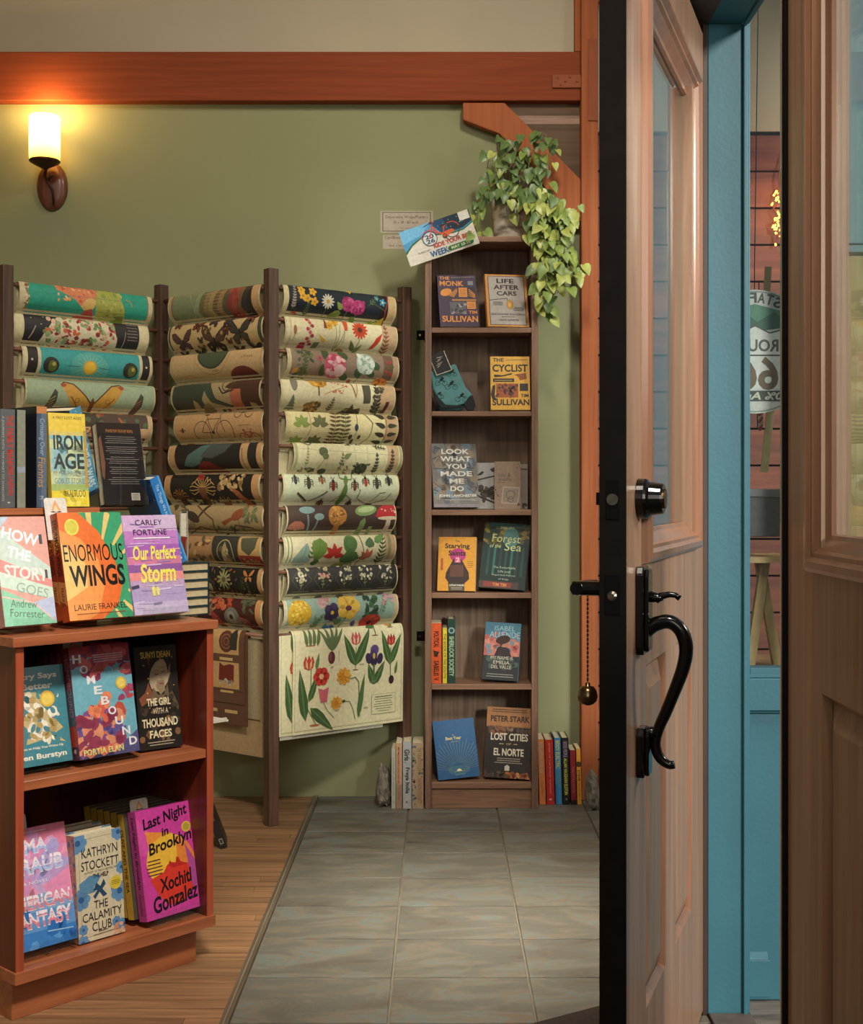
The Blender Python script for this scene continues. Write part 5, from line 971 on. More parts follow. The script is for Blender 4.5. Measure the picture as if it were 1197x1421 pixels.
# socks folded on a card, second shelf
sk = thing('sock_pair', 'pair of teal cycling socks on a black header card, second shelf', 'socks', T_(px(597, 0, 4.79).x, 4.79, SZ[1] + .001)); SI = sk.matrix_world.inverted()
def skp(name, pts, y0, y1, m, art=None, off=0):
    b = MB(); q = [px(x, y, 4.79) for x, y in pts]; b.prism([(p.x, p.z) for p in q], y0, y1, m); return b.build(name, sk, bevel=.006 if 'sock' in name else .0008, M=SI)
TEAL = paint('sock_teal', '#5a8f92', .9, .08, 40, .3, 900)
def sock(pts, y0, y1, name, lbl=None):
    return skp(name, pts, y0, y1, TEAL)
sock([(597, 515), (600, 538), (606, 552), (616, 563), (632, 564), (650, 559), (655.5, 548), (646, 538), (638, 520), (632, 505)], 4.782, 4.800, 'front_sock')
sock([(600, 536), (604, 556), (611, 569.6), (637, 569.6), (648, 562), (640, 545), (626, 530)], 4.803, 4.820, 'back_sock')
DG = paint('sock_toe', '#25282a', .9, .1, 40, .3, 900)
b = MB(); q = [px(x, y, 4.78) for x, y in ((643, 561), (651, 550), (655, 548), (660, 562), (657, 569.5), (648, 569.5))]; b.prism([(p.x, p.z) for p in q], 4.778, 4.803, DG); q = [px(x, y, 4.78) for x, y in ((600, 541), (609, 552), (618, 562), (640, 563), (640, 566), (612, 567), (603, 555))]; b.prism([(p.x, p.z) for p in q], 4.776, 4.7815, DG); b.build('toe_and_heel', sk, bevel=.003, M=SI)
b = MB(); q = [px(x, y, 4.775) for x, y in ((596, 495), (615, 486), (626.5, 513), (606, 521))]; b.prism([(p.x, p.z) for p in q], 4.772, 4.7745, paint('sock_card', '#171615', .5))
for (x0, y0), (x1, y1) in (((595.6, 495), (605.6, 521)), ((615.5, 487), (626.5, 513.5)), ((605, 521), (626.5, 513.5))):
    p, r = px(x0, y0, 4.771), px(x1, y1, 4.771); b.tube([p, r], .0016, ink('#c9c2b0'), 6)
for i in range(6):
    p, r = px(605.5 + (i % 2) * 1.5, 497 + i * 2.6, 4.7712), px(613.5 - (i % 3) * 1.5, 495 + i * 2.4, 4.7712); b.tube([p, r], .0012, ink('#b5ae9c'), 5)
b.tube([px(602, 489, 4.773), px(601, 485.5, 4.773), px(605, 485.5, 4.773), px(604, 490, 4.773)], .0015, paint('sock_card', '#171615'), 6); b.build('header_card', sk, M=SI)
b = MB(); RIDE = ink('#1f2526'); SKIN = ink('#b58a70'); 
for x, y, z in ((612, 530, 1), (626, 535, 1), (640, 552, 1), (609, 549, .8), (627, 518, .8)):
    c = px(x, y, 4.7815); s = .0165 * z
    for dx in (-.8, .8):
        n = 10; b.tube([(c.x + (dx + .55 * math.cos(2 * math.pi * i / n)) * s, c.y, c.z + (-.3 + .55 * math.sin(2 * math.pi * i / n)) * s) for i in range(n + 1)], .0009, RIDE, 5)
    b.tube([(c.x - .8 * s, c.y, c.z - .3 * s), (c.x - .2 * s, c.y, c.z + .3 * s), (c.x + .6 * s, c.y, c.z + .3 * s), (c.x + .8 * s, c.y, c.z - .3 * s)], .001, RIDE, 5); b.tube([(c.x - .2 * s, c.y - .0005, c.z + .4 * s), (c.x + .4 * s, c.y - .0005, c.z + .95 * s)], [.004 * z, .0045 * z], RIDE, 6); b.tube([(c.x + .5 * s, c.y - .0005, c.z + 1.1 * s), (c.x + .62 * s, c.y - .0005, c.z + 1.3 * s)], .003 * z, SKIN, 6)
b.build('cyclist_print', sk, M=SI)

# ---------------------------------------------------------------- notices
def notice(label, x0, y0, x1, y1, Y, art, name='paper_notice'):
    p, q = px(x0, y1, Y), px(x1, y0, Y); w, h = q.x - p.x, q.z - p.z; b = MB(); b.box(0, 0, 0, w, .0008, h, ink('#b3a594', .8)); A = Art(w, h, .7); art(A); A.emit(b, lambda x, z, o: (x, -.0002 - o, z)); o = b.build(name, M=T_(p.x, Y, p.z)); return tag(o, label, 'sign')
def n1(A):
    for q in ((.04, .06, .96, .09), (.04, .91, .96, .94), (.04, .06, .055, .94), (.945, .06, .96, .94)): A.R(*q, '#4f453c')
    A.T('Decorative Wraps/Posters', .5, .70, .80, .17, '#2f2823', 0); A.T('20 x 28 - $7 each', .48, .47, .47, .13, '#2f2823', 0); A.T('Choose one or more', .5, .22, .3, .07, '#6a5f54', 0)
notice('upper paper price notice for decorative posters on the green wall', 527.5, 292.5, 600.5, 323, 4.9385, n1)
notice('lower paper notice on the wall, half hidden by the bike week flyer', 531, 326, 600, 345.5, 4.9385, lambda A: (A.T('Cardboard Tubes', .35, .82, .62, .2, '#2f2823', 0), A.T('Ask a bookseller', .38, .24, .52, .13, '#4a4038', 0)))
fl = px(569.5, 370.5, 4.73); tr_ = px(556.5, 322, 4.73); br_ = px(665.5, 337.5, 4.73); fw = (br_ - fl).length; fh = (tr_ - fl).length; rot = math.degrees(math.atan2(br_.z - fl.z, br_.x - fl.x))
b = MB(); b.box(0, 0, 0, fw, .004, fh, WHITE); A = Art(fw, fh, .3)
A.R(0, 0, 1, 1, '#d6cfc4'); A.P([(0, .36), (.12, .54), (.3, .66), (.5, .58), (.7, .50), (.85, .50), (1, .62), (1, 1), (0, 1)], '#2f6a3a'); A.P([(0, .40), (.12, .58), (.3, .70), (.5, .62), (.7, .54), (.85, .54), (1, .66), (1, 1), (0, 1)], '#4f94c4'); A.P([(0, .62), (0, 1), (.45, 1), (.3, .75)], '#6fb0d8'); A.P([(.55, .62), (.7, .56), (.85, .56), (1, .68), (1, 1), (.42, 1)], '#22466a'); A.P([(.68, .60), (.85, .58), (1, .70), (1, 1), (.62, 1)], '#162c3c')
rdm = rr(21)
for i in range(26): A.E(rdm.uniform(.3, .98), rdm.uniform(.68, .98), .012, .012, '#8fb5cc', 0, 6)
A.P([(0, .36), (.12, .545), (.22, .62), (.22, .60), (.12, .52), (0, .33)], '#2f6a3a')
# red bicycle
for x, y in ((.375, .56), (.70, .60)): A.ring(x, y, .20, .022, '#3a3a44', 22)
A.E(.375, .56, .18, .18, '#c9d3d6'); A.T('20', .375, .62, .12, .12, '#23324a'); A.T('26', .375, .49, .12, .12, '#23324a')
for x, y in ((.375, .56), (.70, .60)):
    for k in range(7):
        a0, a1 = math.radians(15 + k * 22), math.radians(15 + (k + 1) * 22); r = .235; A.L([(x + r * math.cos(a0) * fh / fw, y + r * math.sin(a0)), (x + r * math.cos(a1) * fh / fw, y + r * math.sin(a1))], .02, '#c9503a')
A.L([(.375, .56), (.47, .95)], .03, '#c9503a'); A.L([(.45, .85), (.50, .66), (.58, .55), (.70, .60)], .05, '#cf5a34'); A.P([(.55, .5), (.57, .62), (.70, .64), (.74, .58), (.60, .46)], '#d0602c'); A.L([(.58, .55), (.60, .78)], .03, '#c9503a'); A.L([(.56, .80), (.66, .82)], .04, '#23242a'); A.L([(.34, .92), (.42, .96), (.47, .93)], .02, '#23242a'); A.ring(.58, .50, .055, .02, '#2a2a30', 10); A.L([(.58, .5), (.62, .36)], .02, '#2a2a30'); A.E(.485, .98, .025, .025, '#e06a3a')
A.T('FLAGSTAFF', .25, .27, .18, .05, '#3a4450', 0); A.T('RIDE YOUR BIKE', .67, .33, .56, .13, '#b8402f'); A.T('WEEK', .445, .13, .26, .17, '#245a8c'); A.R(.60, .06, .90, .20, '#2f6a34'); A.E(.60, .13, .07, .07, '#2f6a34'); A.E(.90, .13, .07, .07, '#2f6a34'); A.T('MAY 10-16', .75, .13, .27, .085, '#d6d8b8')
A.R(.84, .76, .985, 1.0, '#d6d2c8')
A.emit(b, lambda x, z, o: (x, -.0003 - o, z)); o = b.build('bike_flyer', M=T_(fl.x, 4.729, fl.z) @ RY(-rot)); tag(o, 'tilted blue and white bike week flyer with a red bicycle above the bookcase', 'flyer')

# ---------------------------------------------------------------- books and bookend rocks on the floor
GL_ = 'books standing on the tiles left of the tall bookcase'; zf = .0008
spineout('thin white spine beside the left rock bookend on the floor', 543, 548.6, 1122, 1040, 4.742, zf, .13, '#a8a59a', lambda A: (A.T('THE HOUSE OF MEMORY', .5, .55, .66, .3, '#77746c', 0, -90), A.E(.5, .12, .008, .008, '#33302c')), group=GL_)
spineout('tan and red spine next to the thin white spine on the floor', 549.3, 557.6, 1122, 1031, 4.742, zf, .145, '#b3906f', lambda A: (A.R(0, 0, 1, .37, '#94775f'), A.T("MY MOTHER'S DAUGHTER", .42, .66, .56, .32, '#8a3a28', 1, -90), A.T('A NOVEL', .5, .22, .2, .3, '#6a3a2c', 0, -90)), group=GL_)
spineout('white spine with large black title standing on the floor left of the bookcase', 558.8, 570.6, 1122, 1029, 4.742, zf, .15, '#a3a2a2', lambda A: (A.T('Girls', .48, .80, .17, .62, '#1c1a1a', 1, -90), A.ring(.3, .69, .008, .004, '#1c1a1a', 8), A.T('Freya India', .5, .42, .39, .62, '#1c1a1a', 1, -90), A.E(.45, .1, .016, .016, '#8a5a4a')), hard=True, group=GL_)
spineout('cream spine with blue flowers nearest the bookcase on the floor', 571.6, 587.3, 1122, 1031, 4.742, zf, .15, '#9a8a72', lambda A: (A.blobs(.0, .35, .02, .98, 9, ['#4a5a70', '#8a6a5a', '#5f6a58'], .012, .03, 22), A.R(.36, .03, .98, .97, '#a08566'), A.T('THE CALAMITY CLUB', .66, .75, .36, .3, '#5a4a3a', 0, -90), A.E(.66, .54, .022, .022, '#3f5a44'), A.T('KATHRYN STOCKETT', .66, .27, .38, .34, '#6a3a2c', 0, -90), A.blobs(.8, 1, .1, .95, 6, ['#4a3c34'], .01, .02, 23)), hard=True, group=GL_)
GR_ = 'books standing on the tiles right of the tall bookcase'
def fr(label, xl, xr, yt, D, cover, sp, roll, depth, hard=True, **k2): return spineout(label, xl, xr, 1114.5, yt, D, zf + .0006, depth, cover, sp, hard, None, roll, GR_, **k2)
fr('orange spine with grey title directly right of the bookcase', 748.5, 757.0, 1024, 4.805, '#cf7a3c', lambda A: (A.T('THE NEW AGE OF', .42, .72, .5, .5, '#a8a09a', 1, -90), A.T('A HISTORY', .5, .25, .22, .25, '#6a3a20', 0, -90)), -1.6, .13, False)
fr('red spine with small white letters, second right of the bookcase', 758.4, 769.4, 1024.5, 4.805, '#b02a1f', lambda A: (A.T('JARED OF THE BURNT CLASSICS', .5, .56, .78, .18, '#d0b0a0', 0, -90), A.E(.5, .08, .02, .014, '#d0b0a0')), -1.6, .14)
fr('blue spine with yellow capitals, third right of the bookcase', 771.0, 779.6, 1022, 4.805, '#3f7fae', lambda A: (A.T('BODY ELECTRIC', .5, .75, .42, .62, '#c9c040', 1, -90), A.T('NOVEL', .5, .38, .25, .5, '#5a8a6a', 0, -90), A.R(0, 0, .3, .3, '#2f6aa0')), -1.4, .15)
fr('black spine with mauve and yellow capitals, fourth right of the bookcase', 781.0, 790.6, 1022, 4.805, '#1c1c1a', lambda A: (A.T('GOOD PEOPLE', .5, .83, .24, .55, '#9a7f98', 1, -90), A.T('ALLAN VAUGHAN ELSTON', .5, .42, .55, .5, '#c0bc4c', 1, -90), A.M(.5, .07, [(-.015, 0), (0, .035), (.015, 0)], '#9a9488')), -1.4, .15)
fr('thin dark red spine, fifth right of the bookcase', 792.3, 799.6, 1039, 4.805, '#8a2430', lambda A: (A.R(0, 0, 1, .08, '#1c1614'), A.T('THE LITTLE NOVEL', .5, .45, .5, .4, '#c07a70', 0, -90)), -1.4, .11, False)
fr('thin yellow spine touching the right rock bookend', 801.0, 806.8, 1037, 4.805, '#dc9a34', lambda A: (A.E(.5, .72, .05, .05, '#4a3a20'), A.T('STEVE', .5, .52, .2, .6, '#3a3020', 1, -90), A.T('A NOVEL', .5, .25, .25, .3, '#8a5a20', 0, -90)), -1.4, .11, False)
ROCK = paint('rock', '#776e62', .95, .45, 26, 1.0, 70)
def rock(label, cx, cy, cz, rx, ry, rz, seed):
    import mathutils
    vs = []; fs = []; nu, nv = 26, 16
    for j in range(nv + 1):
        ph = math.pi * j / nv
        for i in range(nu):
            th = 2 * math.pi * i / nu; d = Vector((math.sin(ph) * math.cos(th), math.sin(ph) * math.sin(th), math.cos(ph)))
            e = Vector([math.copysign(abs(c) ** .72, c) for c in d]); nn = mathutils.noise.fractal(d * 2.2 + Vector((seed, 0, 0)), 1, 2, 4) * .22 + mathutils.noise.cell(d * 2.9 + Vector((seed, 3, 1))) * .10
            p = e * (1 + nn); z = max(-1.0, p.z) ; w = 1.0 - .22 * (z + 1) / 2
            vs.append((cx + p.x * rx * w, cy + p.y * ry * w, max(.0005, cz + z * rz)))
    for j in range(nv):
        for i in range(nu): fs.append((j * nu + i, j * nu + (i + 1) % nu, (j + 1) * nu + (i + 1) % nu, (j + 1) * nu + i))
    b = MB(); b.mesh(vs, fs, ROCK); o = b.build('rock_bookend'); return tag(o, label, 'bookend')
p = px(532, 0, 4.80); rock('grey rough rock bookend on the floor left of the bookcase', p.x, 4.80, .072, .0285, .05, .073, 3.1)
p = px(817, 0, 4.82); rock('pale rough rock bookend on the floor below the orange post', p.x + .002, 4.735, .068, .0265, .042, .07, 8.4)

# ---------------------------------------------------------------- potted vine on top of the bookcase
pc = px(707, 0, 4.83); pot = thing('potted_vine', 'trailing green vine in a white speckled bark pot on top of the tall bookcase', 'plant', T_(pc.x, 4.83, zt + .0005)); PI_ = pot.matrix_world.inverted()
m, nt, bb = newmat('birch'); tcn = N(nt, 'ShaderNodeTexCoord'); mp_ = N(nt, 'ShaderNodeMapping'); mp_.inputs['Scale'].default_value = (12, 12, 34); nz = N(nt, 'ShaderNodeTexNoise'); nz.inputs['Detail'].default_value = 6; nz.inputs['Scale'].default_value = 1
r_ = N(nt, 'ShaderNodeValToRGB'); L = nt.links; L.new(tcn.outputs['Object'], mp_.inputs[0]); L.new(mp_.outputs[0], nz.inputs['Vector']); L.new(nz.outputs[0], r_.inputs[0]); L.new(r_.outputs[0], bb.inputs['Base Color']); bb.inputs['Roughness'].default_value = .8
e = r_.color_ramp.elements; e[0].position = .33; e[0].color = lin('#5f574b'); e[1].position = .52; e[1].color = lin('#c0b5a4')
q = e.new(.42); q.color = lin('#9a9182')
b = MB(); b.lathe([(.055, 0), (.060, .01), (.064, .08), (.066, .150), (.060, .150), (.058, .135)], m, 32); b.build('pot', pot, smooth=True)
b = MB(); b.lathe([(.0595, .136), (.03, .14), (.001, .141)], paint('soil', '#2f241b', 1, .3, 60), 20); b.build('soil', pot)
vines = [([(700, 270), (692, 240), (690, 215), (697, 196)], 4.80), ([(705, 270), (708, 235), (703, 205), (701, 188)], 4.82), ([(710, 270), (722, 235), (718, 205), (728, 190)], 4.80), ([(718, 270), (740, 242), (748, 215), (752, 186)], 4.78), ([(724, 272), (752, 245), (762, 215), (757, 186)], 4.77), ([(696, 270), (684, 250), (676, 232), (681, 214)], 4.80), ([(712, 272), (728, 250), (734, 225), (740, 208)], 4.79), ([(702, 272), (700, 250), (712, 228), (714, 212)], 4.81), ([(694, 270), (676, 262), (668, 278), (663, 300), (662, 322)], 4.75),
         ([(720, 268), (742, 264), (755, 285), (752, 320), (757, 360), (758, 402), (756, 436)], 4.72), ([(722, 268), (750, 272), (766, 300), (766, 340), (772, 380), (774, 406)], 4.72), ([(722, 268), (740, 280), (748, 320), (750, 360), (752, 395), (749, 432)], 4.715), ([(724, 266), (758, 268), (776, 300), (782, 345), (790, 382), (800, 372), (807, 374)], 4.72), ([(726, 268), (760, 282), (776, 318), (786, 302), (800, 292)], 4.74), ([(718, 270), (734, 282), (742, 312), (746, 345), (744, 378)], 4.71), ([(722, 268), (746, 290), (758, 330), (762, 372), (768, 392)], 4.705), ([(716, 270), (730, 276), (736, 300), (731, 325)], 4.735), ([(700, 270), (704, 268), (702, 282), (703, 298)], 4.755), ([(724, 268), (754, 262), (772, 285), (776, 330), (778, 372), (783, 398)], 4.70)]
vb = MB(); fb = MB(); VINE = paint('vine_stem', '#6f7a3c', .6, .2, 60)
LEAFM = []
for nm, c1 in (('leaf_dark', '#5c7440'), ('leaf_mid', '#7c8f45'), ('leaf_light', '#a3ab58')): LEAFM.append(paint(nm, c1, .4, .22, 45))
rdm = rr(5)
def heart(c, d, nrm, L_, m):
    d = d.normalized(); s = d.cross(nrm).normalized(); n = s.cross(d).normalized(); pr = [(0, 0), (-.06, .2), (.08, .40), (.35, .42), (.68, .26), (1, 0)]
    left = [c + d * (x * L_) + s * (y * L_) + n * (y * .35 * L_ - x * x * .25 * L_) for x, y in pr]; right = [c + d * (x * L_) - s * (y * L_) + n * (y * .35 * L_ - x * x * .25 * L_) for x, y in pr]
    mid = [c + d * (x * L_) - n * (x * x * .25 * L_) for x in (0, .08, .35, .68)]
    vs = left + right[1:5] + mid[1:]           # 0..5 left, 6..9 right, 10..12 mid
    fs = [(0, 1, 2, 10), (10, 2, 3, 11), (11, 3, 4, 12), (12, 4, 5), (0, 10, 7, 6), (10, 11, 8, 7), (11, 12, 9, 8), (12, 5, 9)]
    fb.mesh(vs, fs, m)
for path, Yv in vines:
    pts = [px(x, y, Yv + (0.01 if i == 0 else 0)) for i, (x, y) in enumerate(path)]; pts[0] = Vector((pts[0].x, 4.81, zt + .14)); fine = []
    for i in range(len(pts) - 1):
        a, b2 = pts[i], pts[i + 1]; p0 = pts[max(i - 1, 0)]; p3 = pts[min(i + 2, len(pts) - 1)]
        for k in range(5):
            t = k / 5; fine.append(.5 * ((2 * a) + (b2 - p0) * t + (2 * p0 - 5 * a + 4 * b2 - p3) * t * t + (3 * a - p0 - 3 * b2 + p3) * t ** 3))
    fine.append(pts[-1]); vb.tube(fine, .0016, VINE, 5); up = pts[-1].z > pts[0].z; acc = 0
    for i in range(1, len(fine)):
        acc += (fine[i] - fine[i - 1]).length
        if acc > .017:
            acc = 0
            for sd in ((1,) if rdm.random() < (.8 if up else .3) else (1, -1)):
                o = Vector((rdm.uniform(-.03, .03), rdm.uniform(-.04, .012), rdm.uniform(-.018, .018))); c = fine[i] + o
                if c.y > 4.92: c.y = 4.91
                if c.x < px(676, 0, 4.75).x: c.y = max(c.y, 4.768)
                if bx0 < c.x < bx1 and c.y > 4.70 and c.z < zt + .004: c.y = min(c.y, 4.70)
                if abs(c.x - pc.x) < .062 and zt - .02 < c.z < zt + .135 and rdm.random() < .85: continue
                d = Vector((o.x * 16, -.3 + rdm.uniform(-.4, .2), -.75 + rdm.uniform(-.4, .4))); nn = Vector((rdm.uniform(-.6, .6), -1, rdm.uniform(-.1, .8)))
                h = c.z; m = LEAFM[0 if rdm.random() < (.65 if h > zt + .12 else .12) else (1 if rdm.random() < .5 else 2)]
                vb.tube([fine[i], (fine[i] + c) / 2 + Vector((0, 0, .004)), c], .0008, VINE, 4); heart(c, d, nn, rdm.uniform(.030, .050), m)
heart(px(741, 372, 4.69), Vector((-.6, -.2, -.5)), Vector((0, -1, .3)), .045, LEAFM[0])
vb.build('vine', pot, M=PI_); fb.build('foliage', pot, M=PI_, smooth=True)

# ---------------------------------------------------------------- wall sconce
sc = thing('wall_sconce', 'lit wall lamp with a white candle glass and dark wooden back plate', 'lamp', T_(px(73, 0, YW).x, YW - .001, px(0, 260, YW).z)); SW = wood('sconce_wood', '#4a2418', '#7a4630', 'Z', 60, .4, .3)
b = MB(); b.lathe([(.001, .026), (.030, .0255), (.046, .022), (.052, .012), (.054, 0)], SW, 32, RX(90), 1.08, 1.72); b.build('back_plate', sc, smooth=True)
g = px(62, 193, 4.83) - sc.matrix_world.translation; IRON = paint('sconce_iron', '#4a3022', .4, .3, 40, metal=.6)
b = MB(); b.tube([(.012, -.026, -.075), (.010, -.034, -.02), (-.004, -.05, .01), (-.012, -.06, .03), (g.x + .003, g.y + .01, .055), (g.x, g.y, .075)], [.004, .005, .006, .0065, .007, .008], IRON, 10); b.tube([(-.006, -.05, .012), (.012, -.06, .028), (.02, -.062, .030)], [.006, .0055, .004], IRON, 8); b.build('twig_arm', sc, smooth=True)
b = MB(); zc = g.z - .089; b.lathe([(.008, zc - .022), (.016, zc - .018), (.040, zc - .006), (.055, zc + .003), (.0575, zc + .008), (.055, zc + .011), (.012, zc + .009)], IRON, 32, T_(g.x, g.y, 0)); b.build('cup', sc, smooth=True)
b = MB(); b.lathe([(.0555, g.z - .0775), (.0562, g.z - .06), (.0565, g.z + .078), (.053, g.z + .084), (.052, g.z + .082), (.052, g.z - .0775)], glow('sconce_glass', '#ffb23a', 6.5, '#ffdf9c', 10), 36, T_(g.x, g.y, 0)); b.build('glass_shade', sc, smooth=True)
lw = sc.matrix_world.translation + g; lamp('sconce_bulb', 'POINT', (lw.x, lw.y - .0, lw.z + .095), 6.5, (1.0, .56, .17), shadow_soft_size=.03)

# ================================================================== CHERRY DISPLAY UNIT
P0 = Vector((-.9146, 2.807)); UA = math.degrees(math.atan2(.393, .36)); UU = Vector((math.cos(math.radians(UA)), math.sin(math.radians(UA)))); VV = Vector((-UU.y, UU.x)); UL = .533; UD = .33
UM = T_(P0.x, P0.y, 0) @ RZ(UA); TOPZ = .841; MIDZ = .524; BOTZ = .1136
du = thing('display_unit', 'cherry wood display unit with two shelves of face out books beside the plank floor', 'display unit', UM)
def dpart(name, bx, m, bev=.0015):
    b = MB(); b.box(*bx, m); return b.build(name, du, bevel=bev)
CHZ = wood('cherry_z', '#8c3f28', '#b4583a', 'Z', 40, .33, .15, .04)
for x in (0, UL - .02):
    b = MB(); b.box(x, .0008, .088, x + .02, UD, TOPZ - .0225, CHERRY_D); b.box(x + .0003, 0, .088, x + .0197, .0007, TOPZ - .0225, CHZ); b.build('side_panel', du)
dpart('top_panel', (-.012, -.012, TOPZ - .022, UL + .006, UD + .01, TOPZ), CHERRY_X, .002)
b = MB(); b.box(.0205, .003, MIDZ - .021, UL - .0205, UD - .012, MIDZ, CHERRY_X); b.build('shelf', du, bevel=.001)
b = MB(); b.box(-.004, -.006, BOTZ - .026, UL + .002, UD - .012, BOTZ, CHERRY_X); b.build('bottom_panel', du, bevel=.001)
b = MB(); b.box(.008, .03, 0, UL - .03, UD - .03, BOTZ - .0265, CHERRY_X); b.build('plinth', du, bevel=.001)
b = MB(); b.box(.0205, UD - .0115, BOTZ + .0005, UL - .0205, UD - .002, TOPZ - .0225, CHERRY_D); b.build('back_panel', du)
# raised tier on the unit's top
RZT = 1.118; RV0 = .150
rs = thing('riser_box', 'reddish wooden riser box standing on the back of the cherry display unit top', 'riser', UM @ T_(0, 0, TOPZ + .0005))
b = MB(); b.box(-.30, RV0, 0, .30, RV0 + .015, RZT - TOPZ - .0165, CHERRY_X); b.build('front_board', rs, bevel=.001)
b = MB(); b.box(-.305, RV0 - .004, RZT - TOPZ - .016, .305, RV0 + .24, RZT - TOPZ - .0005, CHERRY_X); b.build('top_board', rs, bevel=.0015)
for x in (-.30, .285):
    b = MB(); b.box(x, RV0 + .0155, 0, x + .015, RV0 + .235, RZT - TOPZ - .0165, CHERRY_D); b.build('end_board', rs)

def up(x, v): return usolve(P0, UU, VV, v, x)
def udepth(u, v): return P0.y + u * UU.y + v * VV.y
def ubook(label, xl, xr, yb, yt, v, zs, t, cover, art=None, lean=12, yaw=0.0, hard=True, sp=None, spc=None, spine='L', stand=True, n=1, labs=(), group=None, dz=None, cop=.0015, page='#d3c6a6'):
    """a face out book on the unit: pixel ends of its front edge, depth v behind the unit's front edge, shelf height zs"""
    u0 = up(xl, v); D0 = udepth(u0, v); ca, sa = math.cos(math.radians(yaw)), math.sin(math.radians(yaw))
    k = (xr - CX) / F; q = P0 + UU * u0 + VV * v; dirv = UU * ca + VV * sa; w = (k * q.y - q.x) / (dirv.x - k * dirv.y); H = (yb - yt) * D0 / F / math.cos(math.radians(lean))
    lift = t * math.sin(math.radians(lean)) + .0006 + ((.013 if dz is None else dz) if stand else 0)
    M = UM @ T_(u0, v, zs + lift) @ RZ(yaw) @ RX(-lean); o = book(label, w, H, t, M, cover, art, sp, spine, spc, hard, page, group, rough=.32)
    st_ = (t + cop) / math.cos(math.radians(lean))
    for i in range(1, n): copyone(o, UM @ T_(u0, v, zs + lift) @ RZ(yaw) @ T_(0, st_ * i, 0) @ RX(-lean), labs[i - 1])
    return o, u0, w, H, M
def holder(label, u0, w, v, zs, lift=.013, d=.10, yaw=0, t=0.0):
    lab = label; b = MB(); z1 = lift - .0032; m = ACRYL
    b.box(.01, -.014, z1 - .003, w - .01, d, z1, m); b.box(.01, -.017, z1 - .003, w - .01, -.0142, z1 + .026, m)
    if z1 - .0035 > .001:
        b.box(.012, -.010, 0, .015, d, z1 - .0032, m); b.box(w - .015, -.010, 0, w - .012, d, z1 - .0032, m); b.box(w * .5 - .0015, -.010, 0, w * .5 + .0015, d, z1 - .0032, m)
    o = b.build('book_stand', M=UM @ T_(u0, v, zs + .0004) @ RZ(yaw)); return tag(o, lab, 'book stand', 'clear acrylic book stands')

# ---- front row on the unit top
def k_wings(A):
    A.R(0, 0, 1, 1, '#d9692c'); A.P([(0, 0), (0, .82), (.28, .72), (.52, .5), (.6, .2), (.55, 0)], '#e08a4a'); A.P([(0, .18), (0, .75), (.2, .66), (.4, .48), (.3, .25)], '#e0b36a')
    A.P([(.30, 1), (.62, .80), (.82, .52), (.88, .3), (.78, .12), (.52, 0), (1, 0), (1, 1)], '#3f9a6e')
    for k in range(9):
        a = math.radians(-62 + k * 19); A.M(.48, .40, [(.36, -.012), (.62, -.032), (.64, 0), (.62, .032), (.36, .012)], '#d9c078', 1, math.degrees(a) if k > 2 else math.degrees(a))
    A.P([(.32, 1), (.6, .82), (.78, .55), (.84, .3), (.74, .12), (.50, 0), (0, 0), (0, .15), (.35, .1), (.55, .3), (.5, .55), (.2, .75), (0, .84), (0, 1)], '#dd6f34'); A.P([(0, .84), (.3, .76), (.55, .55), (.6, .3), (.46, .06), (.3, 0), (0, 0), (0, .2), (.3, .3), (.32, .5), (0, .72)], '#e5954f'); A.P([(0, .72), (.34, .52), (.34, .3), (0, .18)], '#e3bd72')
    A.E(.20, .865, .075, .078, '#d8cf5a'); A.E(.20, .865, .06, .062, '#c9c04c'); c = '#1e1b19'
    A.T('ENORMOUS', .49, .62, .93, .16, c, 0); A.T('WINGS', .51, .405, .86, .20, c, 1); A.T('LAURIE FRANKEL', .50, .115, .82, .055, '#2a2018', 0); A.L([(.12, .055), (.88, .055)], .008, '#8a4a30')
def sp_wings(A):
    A.R(0, 0, 1, 1, '#a84a24'); A.R(0, .35, 1, .62, '#8c3524'); A.P([(0, .62), (1, .72), (1, .86), (0, .82)], '#c98a4a'); A.P([(0, .2), (1, .14), (1, .35), (0, .38)], '#c9854a'); A.T('ENORMOUS WINGS', .5, .68, .52, .62, '#2a1a14', 1, -90); A.T('FRANKEL', .5, .22, .18, .4, '#3a2018', 0, -90)
TG = 'novels leaning along the front of the display unit top'
o, u, w, H, M = ubook('orange and green novel with yellow sun and big black title, front copy', 97, 185.5, 861, 711, .045, TOPZ, .028, '#b5562c', k_wings, 13, sp=sp_wings, spc='#a84a24', n=2, labs=['rear copy of the orange and green novel, only its spine and edge showing'], group=TG)
holder('clear stand under the orange and green sun novel on the unit top', u, w, .045, TOPZ); WM_ = M; WH_ = H
